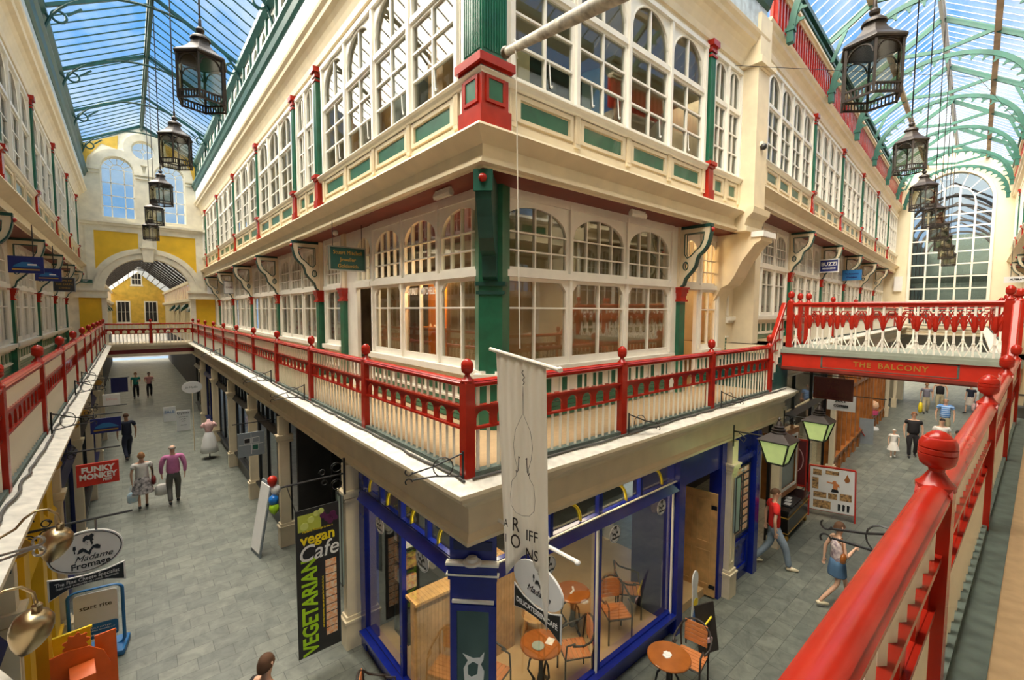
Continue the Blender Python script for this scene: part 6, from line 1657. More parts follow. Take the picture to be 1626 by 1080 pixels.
for k in range(10): MB().box(.10, .27, -.011, -.008, .17 - .125 * k, .28 - .125 * k).build('food_photo', 'food', t)

# delicatessen hanging sign on the right, behind the cloth banner
t = thing('oval_sign', 'white oval delicatessen cafe sign hanging outside the right-hand windows', 'sign', (.45, -.60, 2.86), -PI / 2)
MB().plate([arc(0, 0, .36, .22, 0, 2 * PI, 40)[:-1]], (0, -.012, 0), (1, 0, 0), (0, 0, 1), (0, .024, 0)).build('oval_board', 'signwhite', t)
madame(t, .06, -.013, .05, .26)
text('lettering', 'Madame', .10, 'iron', t, (.02, -.014, -.08), FACE, .002, shear=.4)
bt = [(-.35, -.13), (-.2, -.20), (0, -.235), (.2, -.20), (.35, -.13), (.35, -.44), (.2, -.37), (0, -.35), (-.2, -.36), (-.35, -.40)]
MB().plate([bt], (0, -.016, 0), (1, 0, 0), (0, 0, 1), (0, .01, 0)).build('bow_board', 'signwhite', t)
MB().plate([[(a * .95, -.29 + (b + .29) * .86) for a, b in bt]], (0, -.018, 0), (1, 0, 0), (0, 0, 1), (0, -.003, 0)).build('bow_panel', 'black', t)
text('lettering', 'DELICATESSEN CAFÉ', .075, 'signwhite', t, (0, -.022, -.29), FACE, .002, bold=.001, sx=.88)
t2 = thing('sign_bracket', 'white wooden sign arm with ball outside the right-hand cafe window', 'bracket', (.45, -.60, 3.30), -PI / 2)
MB().tube([(-.76, 0, .0), (.52, 0, .03)], .02, 8).build('arm', 'white', t2)
MB().lathe([(.001, 0), (.028, .01), (.036, .035), (.028, .06), (.001, .07)], 12, (.12, 0, .05)).lathe([(.001, 0), (.024, .01), (.03, .03), (.001, .055)], 12, (.53, 0, 0)).build('ball', 'signwhite', t2, smooth=True)
MB().tube([(.12, 0, .0), (.12, 0, -.25)], .01, 5).build('chain', 'chrome', t2)

# balloons and leaning board beside the pilaster
t = thing('pavement_board', 'pale leaning pavement board beneath the coloured balloons', 'sign', (-.42, 7.75, 0), R(-82))
MB().quadbox([(-.28, -.2, 0), (.28, -.2, 0), (.28, -.17, 0), (-.28, -.17, 0), (-.28, .1, 1.65), (.28, .1, 1.65), (.28, .13, 1.65), (-.28, .13, 1.65)]).build('board', 'signgrey', t)
MB().quadbox([(-.25, -.206, .1), (.25, -.206, .1), (.25, -.19, .1), (-.25, -.19, .1), (-.25, .07, 1.58), (.25, .07, 1.58), (.25, .09, 1.58), (-.25, .09, 1.58)]).build('paper', 'signwhite', t)
for x, y, z, m, l in ((-.30, 7.3, 1.78, 'signred', 'red'), (-.24, 7.28, 1.56, 'signwhite', 'white'), (-.30, 7.22, 1.36, 'balu', 'blue'), (-.30, 7.2, 1.18, 'lime', 'green')):
    t = thing('balloon', l + ' balloon tied by the pilaster in the left arcade', 'balloon', (x, y, z))
    MB().lathe([(.001, -.13), (.05, -.11), (.09, -.05), (.105, .01), (.095, .07), (.05, .115), (.001, .125)], 18).build('envelope', m, t, smooth=True)
    MB().lathe([(.015, -.15), (.005, -.13)], 8).build('knot', m, t)
# dress form
t = thing('dress_form', 'dress form wearing a pink top and white skirt outside a shop', 'mannequin', (-.48, 16.5, 0))
MB().lathe([(.10, 1.0), (.13, 1.08), (.15, 1.2), (.16, 1.28), (.13, 1.38), (.06, 1.43), (.05, 1.5), (.001, 1.52)], 18).build('torso', 'pink', t, smooth=True)
MB().lathe([(.30, .25), (.26, .5), (.20, .8), (.13, 1.0), (.10, 1.02)], 22).build('skirt', 'signwhite', t, smooth=True)
MB().lathe([(.2, 0), (.18, .02), (.02, .05), (.02, .3)], 14).build('stand', 'iron', t)
for s in (-1, 1): MB().tube([(s * .13, 0, 1.36), (s * .2, 0, 1.28), (s * .22, 0, 1.2)], [.05, .055, .05], 8).build('sleeve', 'pink', t, smooth=True)

# start-rite sign and orange/yellow cut-outs at bottom left
t = thing('forecourt_sign', 'blue framed start-rite swinging sign standing on the paving', 'sign', (-3.22, 5.95, 0), R(-10))
t.scale = (1.12, 1.12, .72)
def rr(w, z0, z1, r):
    return [(-w + r + r * math.cos(a), z0 + r + r * math.sin(a)) for a in [PI + PI / 2 * k / 5 for k in range(6)]] + [(w - r + r * math.cos(a), z0 + r + r * math.sin(a)) for a in [1.5 * PI + PI / 2 * k / 5 for k in range(6)]] + [(w - r + r * math.cos(a), z1 - r + r * math.sin(a)) for a in [PI / 2 * k / 5 for k in range(6)]] + [(-w + r + r * math.cos(a), z1 - r + r * math.sin(a)) for a in [PI / 2 + PI / 2 * k / 5 for k in range(6)]]
pts = [(a, 0, b) for a, b in rr(.30, .12, 1.55, .12)]
MB().tube(pts + [pts[0]], .022, 8).build('tube_frame', 'signcyan', t, smooth=True)
MB().box(-.33, .33, -.22, .22, 0, .14).build('foot', 'signcyan', t, bevel=.03)
MB().plate([rr(.24, .38, 1.46, .05)], (0, -.012, 0), (1, 0, 0), (0, 0, 1), (0, .024, 0)).build('panel', 'signwhite', t)
MB().plate([rr(.235, .39, .74, .04)], (0, -.013, 0), (1, 0, 0), (0, 0, 1), (0, -.003, 0)).build('blue_panel', 'signcyan', t)
text('lettering', 'start rite', .14, 'iron', t, (0, -.015, 1.15), FACE, .002, sx=.72)
text('lettering', 'EXPERTLY FITTED', .04, 'signwhite', t, (0, -.018, .64), FACE, .001); text('lettering', 'CHILDRENS SHOES AT', .04, 'signwhite', t, (0, -.018, .58), FACE, .001)
text('lettering', 'Funky Monkey Feet', .055, 'signwhite', t, (0, -.018, .48), FACE, .002, bold=.001)
t = thing('cutout_display', 'orange cut-out board display outside the yellow shop', 'display', (-3.42, 4.15, 0), R(6))
MB().plate([[(-.15, 0), (.42, 0), (.42, .85), (.36, 1.05), (.22, 1.18), (.02, 1.22), (-.15, 1.2)]], (0, 0, 0), (1, 0, 0), (0, 0, 1), (0, .02, 0)).build('shaped_board', 'orange', t)
hd = [(.10 + (.12 + .02 * math.cos(9 * a)) * math.cos(a), 1.27 + (.12 + .02 * math.cos(9 * a)) * math.sin(a)) for a in [2 * PI * k / 40 for k in range(40)]]
MB().plate([hd], (0, .03, 0), (1, 0, 0), (0, 0, 1), (0, .02, 0)).build('scalloped_head', 'orange', t)
MB().box(.28, .50, .12, .14, 0, 1.22).build('back_board', 'orange', t)
MB().quadbox([(.02, -.3, 0), (.26, -.3, 0), (.26, -.02, 0), (.02, -.02, 0), (.02, -.28, .95), (.26, -.28, .95), (.26, -.02, 1.0), (.02, -.02, 1.0)]).build('box_front', 'orange', t)
tag(MB().box(-.2, .18, -.01, .01, .0, 1.12).box(-.22, .20, -.02, .02, 1.12, 1.15).build('yellow_board', 'vyellow', None, (-3.40, 4.75, 0), (0, 0, .1)), 'yellow board standing behind the orange cut-out', 'board')

# boxing pavement board
t = thing('pavement_board', 'red framed pavement board with sports photos outside the right-hand shops', 'sign', (12.05, -.22, 0), R(-70))
def tilt(a, b, z, yo=0.0): return None
w_ = .52; H_ = 1.35
for s in (-1, 1):
    MB().bar((-w_, s * .28, 0), (-w_, s * .02, H_), .035).bar((w_, s * .28, 0), (w_, s * .02, H_), .035).bar((-w_, s * .02, H_), (w_, s * .02, H_), .035).bar((-w_, s * .24, .2), (w_, s * .24, .2), .03).build('leg_frame', 'signred', t)
MB().quadbox([(-.5, -.26, .2), (.5, -.26, .2), (.5, -.24, .2), (-.5, -.24, .2), (-.5, -.045, 1.32), (.5, -.045, 1.32), (.5, -.03, 1.32), (-.5, -.03, 1.32)]).build('panel', 'signwhite', t)
sl = (.26 - .045) / 1.12
for x, z, a, b in ((-.44, 1.12, .2, .15), (-.15, 1.17, .3, .1), (-.45, .75, .14, .3), (-.42, .53, .3, .15), (-.08, .53, .2, .15), (.18, .53, .26, .18), (-.42, .26, .4, .2)):
    y0 = -.264 + (z - .2) * sl; y1 = -.264 + (z + b - .2) * sl
    MB().quadbox([(x, y0, z), (x + a, y0, z), (x + a, y0 + .01, z), (x, y0 + .01, z), (x, y1, z + b), (x + a, y1, z + b), (x + a, y1 + .01, z + b), (x, y1 + .01, z + b)]).build('sports_photo', 'print', t)
def flat(nm, m, pts, d=0.0):
    P = [Vector((x, -.266 + (z - .2) * sl - d, z)) for x, z in pts]
    q = MB(); k = 0
    q.v = [tuple(p) for p in P] + [tuple(p + Vector((0, .006, 0))) for p in P]
    N = len(P); q.f = [list(range(N)), list(range(N, 2 * N))[::-1]] + [[i, (i + 1) % N, N + (i + 1) % N, N + i] for i in range(N)]; q.m = [0] * (N + 2)
    return q.build(nm, m, t)
flat('boxer_figure', 'slat', [(-.12, .98), (.0, .97), (.03, 1.02), (.09, 1.02), (.1, .97), (.16, .93), (.17, .85), (.13, .88), (.12, .80), (.02, .80), (.03, .93), (-.12, .95)])
flat('boxer_shorts', 'black', [(0, .80), (.13, .80), (.16, .72), (-.02, .72)])
flat('punch_ball', 'dkwood', [(.34, 1.24), (.40, 1.08), (.36, 1.02), (.30, 1.02), (.27, 1.08)])
for k in range(3): flat('glove_picture', 'black', [(.14 + .1 * k, .26), (.19 + .1 * k, .26), (.20 + .1 * k, .42), (.16 + .1 * k, .44), (.14 + .1 * k, .42)])

# ------------------------------------------------------------------ cafe furniture
def mk_chair():
    t = empty('cafe_chair')
    f = MB()
    for x in (-.20, .20):
        f.tube([(x, -.2, 0), (x, -.2, .42), (x, -.18, .64), (x, -.05, .66)], .014, 8)
        f.tube([(x, .22, 0), (x, .2, .44)], .014, 8)
    loop = [(-.23, -.10, .65), (-.26, .05, .66), (-.25, .17, .70), (-.20, .24, .80), (-.10, .27, .88), (0, .28, .90), (.10, .27, .88), (.20, .24, .80), (.25, .17, .70), (.26, .05, .66), (.23, -.10, .65)]
    f.tube(loop, .016, 8)
    f.tube([(-.2, .2, .44), (-.23, .24, .66), (-.21, .24, .78)], .013, 8); f.tube([(.2, .2, .44), (.23, .24, .66), (.21, .24, .78)], .013, 8)
    f.tube([(-.2, -.2, .42), (.2, -.2, .42), (.2, .2, .43), (-.2, .2, .43), (-.2, -.2, .42)], .012, 8)
    f.build('tube_frame', 'iron', t, smooth=True)
    for i in range(6): MB().box(-.2, .2, -.20 + .068 * i, -.14 + .068 * i, .435, .447).build('seat_slat', 'slat', t, bevel=.004)
    for i in range(5):
        z = .53 + .068 * i; MB().box(-.17, .17, .245, .257, z, z + .06).build('back_slat', 'slat', t, bevel=.004)
    MB().box(-.16, -.14, .255, .265, .45, .86).box(.14, .16, .255, .265, .45, .86).build('back_strut', 'iron', t)
    return t
CH = Proto(mk_chair)
for x, y, z, rz, l in ((3.62, -.62, 0, R(-80), 'slatted wooden chair beside the round table on the paving'), (-.30, 1.60, 0, R(60), 'slatted wooden chair at the bottom edge outside the left cafe window'), (2.1, -.62, 0, R(80), 'dark framed chair at the bottom edge left of the round outdoor table'),
                     (3.45, .62, .16, R(-30), 'slatted chair inside the right cafe window'), (4.15, .85, .16, R(40), 'second slatted chair inside the right cafe window, nearer the door'), (2.28, .50, .16, R(-120), 'slatted chair inside the first cafe window behind the white post'), (1.05, .95, .16, R(20), 'dark framed chair inside the first cafe window by the partition')):
    place(CH.get(), (x, y, z), rz, l, 'slatted cafe chairs', 'chair')
def mk_table():
    t = empty('cafe_table')
    MB().lathe([(.001, .70), (.29, .70), (.30, .71), (.30, .725), (.29, .735), (.001, .735)], 36).build('table_top', 'tablewood', t, smooth='auto')
    MB().lathe([(.05, .12), (.06, .2), (.035, .3), (.03, .45), (.05, .55), (.03, .62), (.09, .69), (.09, .70)], 14).build('column', 'wrought', t, smooth=True)
    for k in range(3):
        a = 2 * PI * k / 3 + .4; c, s = math.cos(a), math.sin(a)
        MB().tube([(0.04 * c, .04 * s, .60), (.16 * c, .16 * s, .50), (.19 * c, .19 * s, .35), (.10 * c, .10 * s, .2), (.16 * c, .16 * s, .1), (.27 * c, .27 * s, 0.01)], [.012, .016, .014, .02, .022, .018], 8).build('leg', 'wrought', t, smooth=True)
    return t
TB = Proto(mk_table)
for x, y, z, l in ((3.08, -.58, 0, 'round orange-brown table outdoors on the paving'), (2.95, 1.15, .16, 'round table inside the cafe behind the central window post'), (1.70, .62, .16, 'round table with plates inside the first right-hand cafe window')):
    place(TB.get(), (x, y, z), 0, l, 'round cafe tables', 'table')
tag(MB().plate([[(-.07, -.03), (-.02, -.06), (.05, -.05), (.08, .0), (.03, .05), (-.05, .04)]], (0, 0, 0), (1, 0, 0), (0, 1, 0), (0, 0, .012)).plate([[(-.05, -.02), (.0, -.05), (.04, .03), (-.02, .05)]], (.02, .01, .012), (1, 0, 0), (0, 1, 0), (0, 0, .006)).build('menu_papers', 'signwhite', None, (3.06, -.56, .735)), 'white menu papers on the outdoor table', 'paper')
for i, (x, y, r) in enumerate(((2.92, 1.13, .3), (3.0, 1.18, .9))): tag(MB().box(-.06, .06, -.015, .015, 0, .008).box(-.05, .05, -.01, .01, .008, .012).build('napkin', 'signwhite', None, (x, y, .895), (0, 0, r)), 'white folded napkin on the inner cafe table, %s' % ('left' if i == 0 else 'right'), 'napkin')
tag(MB().lathe([(.001, 0), (.07, .004), (.09, .014), (.088, .018), (.001, .008)], 20).build('plate', 'frost', None, (1.62, .60, .895)), 'dark plate on the table nearest the corner', 'plate')
tag(MB().box(-.07, .07, -.05, .05, 0, .006).box(-.05, .05, -.035, .035, .006, .008).build('menu_card', 'signwhite', None, (1.82, .56, .895), (0, 0, .4)), 'pale menu card on the table nearest the corner', 'card')
# wooden high-backed chair and rack by the left window
t = thing('carver_chair', 'varnished wooden armchair inside the cafe window', 'chair', (2.35, 1.42, .16), R(35))
MB().lathe([(.001, .43), (.22, .43), (.24, .45), (.22, .47), (.001, .465)], 20).build('seat', 'pine', t, smooth='auto')
for x, y in ((-.16, -.14), (.16, -.14), (-.16, .16), (.16, .16)): MB().tube([(x * .9, y * .9, .44), (x * 1.25, y * 1.25, 0)], .018, 8).build('leg', 'pine', t)
MB().tube([(-.24, -.05, .68), (-.26, .1, .69), (-.15, .24, .70), (0, .27, .71), (.15, .24, .70), (.26, .1, .69), (.24, -.05, .68)], .025, 8).build('arm_hoop', 'pine', t, smooth=True)
for k in range(5): a = -1 + .5 * k; MB().tube([(.15 * a, .17, .45), (.2 * a, .25 - .05 * abs(a), .70)], .01, 6).build('spindle', 'pine', t)
t = thing('snack_rack', 'rack of coloured snack packets behind the left cafe glass', 'rack', (.95, 2.9, .16))
MB().box(-.3, .3, -.25, .25, 0, .05).box(-.3, .3, .2, .25, 0, 1.9).box(-.3, .3, -.25, .25, .9, .93).box(-.3, .3, -.25, .25, 1.25, 1.28).box(-.3, .3, -.25, .25, 1.6, 1.63).build('rack_frame', 'black', t)
for j in range(3):
    for k in range(4): MB().box(-.31 + .0, -.12, -.22 + .11 * k, -.13 + .11 * k, .94 + .35 * j, 1.16 + .35 * j).build('packet', ('food', 'print', 'signwhite')[(j + k) % 3], t)
# small bright cut-out and sandwich board by the door
t = thing('cutout_sign', 'tall white spoon-shaped cut-out sign with yellow and blue drawing by the door', 'sign', (4.75, -.10, 0))
MB().plate([[(-.10, 0), (.10, 0), (.12, .55), (.06, .72)] + arc(.0, .95, .10, .18, -.6, PI + .6, 14) + [(-.08, .55)]], (0, 0, 0), (1, 0, 0), (0, 0, 1), (0, .02, 0)).build('shaped_board', 'signwhite', t)
MB().plate([arc(.02, .55, .08, .08, 0, 2 * PI, 12)[:-1]], (0, -.001, 0), (1, 0, 0), (0, 0, 1), (0, -.004, 0)).build('yellow_flower', 'vyellow', t); MB().plate([arc(0, .32, .06, .12, 0, 2 * PI, 12)[:-1]], (0, -.001, 0), (1, 0, 0), (0, 0, 1), (0, -.004, 0)).build('blue_shape', 'balu', t)
t = thing('pavement_board', 'small dark diamond-tipped chalkboard behind the outdoor chair', 'sign', (4.55, -.36, 0), R(-20))
MB().quadbox([(-.2, -.15, 0), (.2, -.15, 0), (.2, -.13, 0), (-.2, -.13, 0), (-.2, 0, .75), (.2, 0, .75), (.2, .02, .75), (-.2, .02, .75)]).build('board', 'iron', t)
MB().box(-.13, .05, -.155, -.13, .18, .26).build('pink_drawing', 'pink', t); MB().bar((-.15, -.11, .40), (.1, -.07, .55), .025).build('yellow_line', 'vyellow', t)

# ------------------------------------------------------------------ cloth banner, flagpole, rope
AU = math.atan2(-.954, .298)
t = thing('cloth_banner', 'off-white hanging cloth banner with violin outline and forked bottom in front of the corner', 'banner', (-.8212, -1.5192, 0), AU)
BB = [(0, .075, 3.90), (.3, .167, 4.02), (.4, .20, 4.07), (.55, .256, 4.108), (.65, .285, 4.07), (.8, .318, 3.99), (.95, .384, 3.636), (1, .403, 3.858)]
def bl(f):
    for a, b in zip(BB, BB[1:]):
        if f <= b[0] + 1e-9:
            k = (f - a[0]) / (b[0] - a[0]); return a[1] + (b[1] - a[1]) * k, a[2] + (b[2] - a[2]) * k
q = MB(); fs = sorted(set([i / 40 for i in range(41)] + [.95])); NR = 24
for f in fs:
    ub, zb = bl(f); ut, zt = .366 * f, 5.38 - .074 * f
    for j in range(NR + 1):
        g = j / NR; u = ut + (ub - ut) * g; z = zt + (zb - zt) * g
        q.v.append((u, .010 * g * math.sin(f * 15 + 1.5 * g) + .004 * math.sin(f * 41), z))
for i in range(len(fs) - 1):
    for j in range(NR):
        a = i * (NR + 1) + j; q.f.append([a, a + 1, a + NR + 2, a + NR + 1]); q.m.append(0)
o = q.build('banner_cloth', 'cloth', t, smooth=True)
sd = o.modifiers.new('thickness', 'SOLIDIFY'); sd.thickness = .002
MB().tube([(-.05, 0, 5.40), (.45, 0, 5.30)], .013, 8).lathe([(.001, 0), (.018, .01), (.018, .03), (.001, .04)], 8, (.46, 0, 5.28)).build('cross_bar', 'white', t)
MB().box(-.01, .375, -.012, .012, 5.30, 5.36).build('hem', 'cloth', t, (0, 0, .03), (0, .2, 0)) if False else None
def vl(pts, r=.0012, nm='violin_outline', m='iron'):
    MB().tube([(a, -.016, b) for a, b in pts], r, 4).build(nm, m, t)
for s in (-1, 1):
    c0 = .215
    vl([(c0, 5.18 - .0), (c0 + s * .004, 5.0), (c0 + s * .02, 4.97), (c0 + s * .055, 4.90), (c0 + s * .07, 4.80), (c0 + s * .06, 4.72), (c0 + s * .042, 4.66), (c0 + s * .05, 4.60), (c0 + s * .08, 4.56), (c0 + s * .09, 4.47), (c0 + s * .085, 4.40), (c0 + s * .05, 4.36), (c0, 4.35)])
    vl([(c0 + s * .022, 4.72), (c0 + s * .03, 4.73), (c0 + s * .03, 4.70), (c0 + s * .034, 4.64), (c0 + s * .045, 4.62), (c0 + s * .05, 4.635)], .003, 'f_hole')
vl([(.215, 5.28), (.205, 5.265), (.215, 5.25), (.225, 5.235), (.21, 5.22), (.222, 5.205), (.215, 5.19)], .003, 'scroll')
text('lettering', 'A', .075, 'iron', t, (.09, -.016, 4.27), FACE, .001, sx=.6); text('lettering', 'R', .13, 'iron', t, (.165, -.018, 4.275), FACE, .001, sx=.75); text('lettering', 'IFF', .10, 'iron', t, (.285, -.016, 4.23), FACE, .001, sx=.75)
text('lettering', 'I', .075, 'iron', t, (.09, -.016, 4.17), FACE, .001, sx=.6); text('lettering', 'O', .13, 'iron', t, (.165, -.018, 4.165), FACE, .001, sx=.75); text('lettering', 'NS', .10, 'iron', t, (.285, -.016, 4.11), FACE, .001, sx=.75)
t = thing('flagpole', 'peeling white pole with ball end sloping in from the top of the photo', 'pole', (-.64, -1.41, 7.37))
MB().tube([(0, 0, 0), (-.267, -1.113, -.31), (-.50, -2.1, -.58)], [.027, .040, .046], 14).build('shaft', mat('peeling_white_pole', (.70, .64, .50), .5, var=.3, scale=20, dirt=(.3, .25, .18)), t, smooth=True)
MB().lathe([(.001, -.035), (.025, -.03), (.036, -.01), (.036, .01), (.025, .03), (.001, .036)], 14).build('ball_end', mat('worn_bronze_ball', (.16, .12, .07), .5), t, (.006, .03, .008), smooth=True)
tag(MB().tube([(-.665, -1.52, 7.34), (-.74, -1.66, 5.41)], .0035, 5).tube([(-.665, -1.52, 7.345 + .03), (-.66, -1.5, 7.40)], .005, 5).tube([(-.67, -1.53, 7.34), (-.69, -1.55, 7.28), (-.67, -1.54, 7.26)], .006, 5).build('rope', 'cloth', None), 'thin vertical rope between the white pole and the cloth banner', 'rope')

# ------------------------------------------------------------------ ledge clutter: cable and scrolled iron brackets
def cable(F, u0, u1, lb):
    pts = []; n = int(abs(u1 - u0) / .2); rnd = random.Random(int(u0 * 10) + len(lb))
    for i in range(n + 1):
        u = u0 + (u1 - u0) * i / n; p = F.at(u, .10 + rnd.uniform(-.02, .02), 3.925 - F.dz if F.dz == 0 else 3.925 - F.dz + .95); pts.append(p)
    tag(MB().tube(pts, .014, 6).build('ledge_cable', 'cable', None, smooth=True), lb, 'cable', 'cables along the gallery ledges')
cable(FA, -.1, 25.5, 'grey cable along the ledge of the left wing')
cable(FR, .0, 8.6, 'grey cable along the ledge of the right wing')
cable(FB, 0.0, 25.0, 'grey cable along the ledge of the far-left gallery')
def mk_scroll():
    t = empty('iron_scroll_bracket')
    q = MB()
    q.tube([(0, 0, 0), (0, 0, .30)], .012, 6); q.tube([(0, .0, .28), (0, .30, .16), (0, .52, .10)], .009, 5); q.tube([(0, .0, .04), (0, .28, .06), (0, .5, .04)], .009, 5)
    q.tube([(0, .20 + .10 * math.cos(a), .15 + .10 * math.sin(a)) for a in [2 * PI * k / 14 for k in range(15)]], .006, 4)
    for s in (-1, 1): q.tube([(0, .54 - .035 * math.cos(a), .07 + s * (.05 - .035 * math.sin(a) * .9)) for a in [.4 * k for k in range(11)]], .007, 5)
    q.build('scrollwork', 'wrought', t)
    return t
SB = Proto(mk_scroll)
def sbr(x, y, z, rz, lb): place(SB.get(), (x, y, z), rz, lb, 'wrought iron scroll brackets on the ledges', 'bracket')
sbr(-.09, -.05, 3.92, R(62), 'black wrought iron scroll bracket at the foot of the corner newel post')
for i, y in enumerate((5.25, 7.9, 15.7)): sbr(-.12, y + .05, 3.93, R(75), 'black wrought iron scroll bracket on the left wing ledge, %s from the corner' % ordw(i))
for i, x in enumerate((2.55, 5.35)): sbr(x + .1, -.12, 3.93, R(-105), 'black wrought iron scroll bracket on the right wing ledge, %s from the corner' % ordw(i))
for i, y in enumerate((4.95, 8.6, 10.3)): sbr(-3.5, y, 3.93, R(-50), 'black wrought iron scroll bracket on the far-left ledge, %s from the camera' % ordw(i))
sbr(1.05, -3.40, 4.0, R(-10), 'black iron scroll reaching out beside the big red finial in the foreground')
# security camera on the pier
t = thing('security_camera', 'small dark dome camera on the cream pier by the far arcade', 'camera', (8.1, .36, 9.2))
MB().lathe([(.06, .1), (.07, .05), (.05, 0), (.001, -.02)], 12).build('dome', 'poster', t, smooth=True); MB().box(-.05, .05, 0, .1, .08, .16).build('mount', 'fixture', t)
tag(MB().box(-.2, .2, -.1, 0, -.45, .45).box(-.22, .22, -.11, 0, .45, .48).build('wall_box', 'signwhite', None, F2.at(26.7, -.55, 6.7), (0, 0, T4 - PI / 2)), 'white box on the end wall of the far arcade', 'box')
tag(MB().tube([(6.7, .4, 10.5), (14, -2.4, 11.6), (24, -3.2, 12.2)], .006, 4).build('wire', 'wrought', None), 'thin dark wire crossing above the right arcade', 'wire')
# gumball stand and barrier boards beyond
t = thing('balloon_stand', 'pink and yellow globe sweet stand far down the right arcade', 'dispenser', (24.6, 1.35, 0))
MB().lathe([(.08, .9), (.2, 1.0), (.25, 1.15), (.2, 1.32), (.08, 1.38)], 16).build('globe', 'food', t, smooth=True); MB().lathe([(.22, .72), (.24, .9), (.1, .92)], 16).build('pink_cup', mat('hot_pink_plastic', (.8, .1, .25), .4), t, smooth='auto'); MB().lathe([(.3, 0), (.28, .1), (.06, .15), (.06, .72)], 14).build('stem', 'signwhite', t, smooth='auto')
t = board('pavement_board', 'grey slatted notice board with red letters beyond the far wooden shops', 0, .8, 0, 0, 1.1, 'signgrey')
t.location = (21.3, 1.05, .55); t.rotation_euler = (0, 0, R(-75))
MB().bar((-.3, -.03, .5), (.1, -.03, -.2), .12, .02).build('red_lettered_strip', 'signred', t)
# ------------------------------------------------------------------ people
SK = {}
def skinm(name, col): return mat(name, col, .6, var=.05)
M['skin'] = skinm('light_skin', (.72, .42, .28)); M['skin2'] = skinm('tanned_skin', (.55, .29, .17))
def cm(name, col, **k):
    if name not in M: M[name] = mat(name, col, .85, var=k.get('var', .15), scale=k.get('scale', 6), dirt=k.get('dirt'))
    return name
def stripes(name, c1, c2, s=22):
    m = D.materials.new(name); m.use_nodes = True; n = m.node_tree; b = n.nodes['Principled BSDF']; b.inputs['Roughness'].default_value = .85
    t = n.nodes.new('ShaderNodeTexCoord'); w = n.nodes.new('ShaderNodeTexWave'); w.bands_direction = 'Z'; w.inputs['Scale'].default_value = s / 6.28; r = n.nodes.new('ShaderNodeValToRGB')
    r.color_ramp.elements[0].position = .45; r.color_ramp.elements[0].color = (*c1, 1); r.color_ramp.elements[1].position = .55; r.color_ramp.elements[1].color = (*c2, 1)
    n.links.new(t.outputs['Object'], w.inputs['Vector']); n.links.new(w.outputs['Fac'], r.inputs['Fac']); n.links.new(r.outputs['Color'], b.inputs['Base Color']); M[name] = m; return name

def skin_mesh(name, V, Eg, m, par, root=0, sub=2):
    """V: list of (x,y,z,rx,ry); Eg edges"""
    me = D.meshes.new(name); me.from_pydata([v[:3] for v in V], Eg, []); me.update()
    o = D.objects.new(name, me); COL.objects.link(o)
    sm = o.modifiers.new('skin', 'SKIN'); sm.use_smooth_shade = True; sm.branch_smoothing = .6
    if not me.skin_vertices: 
        bpy.context.view_layer.objects.active = o
    layer = me.skin_vertices[0].data if me.skin_vertices else None
    if layer is None: return o
    for i, v in enumerate(V):
        layer[i].radius = (v[3], v[4]); layer[i].use_root = (i == root)
    ss = o.modifiers.new('smooth', 'SUBSURF'); ss.levels = sub - 1; ss.render_levels = sub
    me.materials.append(M[m] if isinstance(m, str) else m)
    # the skin surface is baked to a real mesh so every material lands on it
    bpy.context.view_layer.update()
    dg_ = bpy.context.evaluated_depsgraph_get()
    nm = D.meshes.new_from_object(o.evaluated_get(dg_)); nm.name = name
    D.objects.remove(o); D.meshes.remove(me)
    nm.materials.clear(); nm.materials.append(M[m] if isinstance(m, str) else m)
    nm.polygons.foreach_set('use_smooth', [True] * len(nm.polygons))
    q = D.objects.new(name, nm); COL.objects.link(q); q.parent = par
    return q

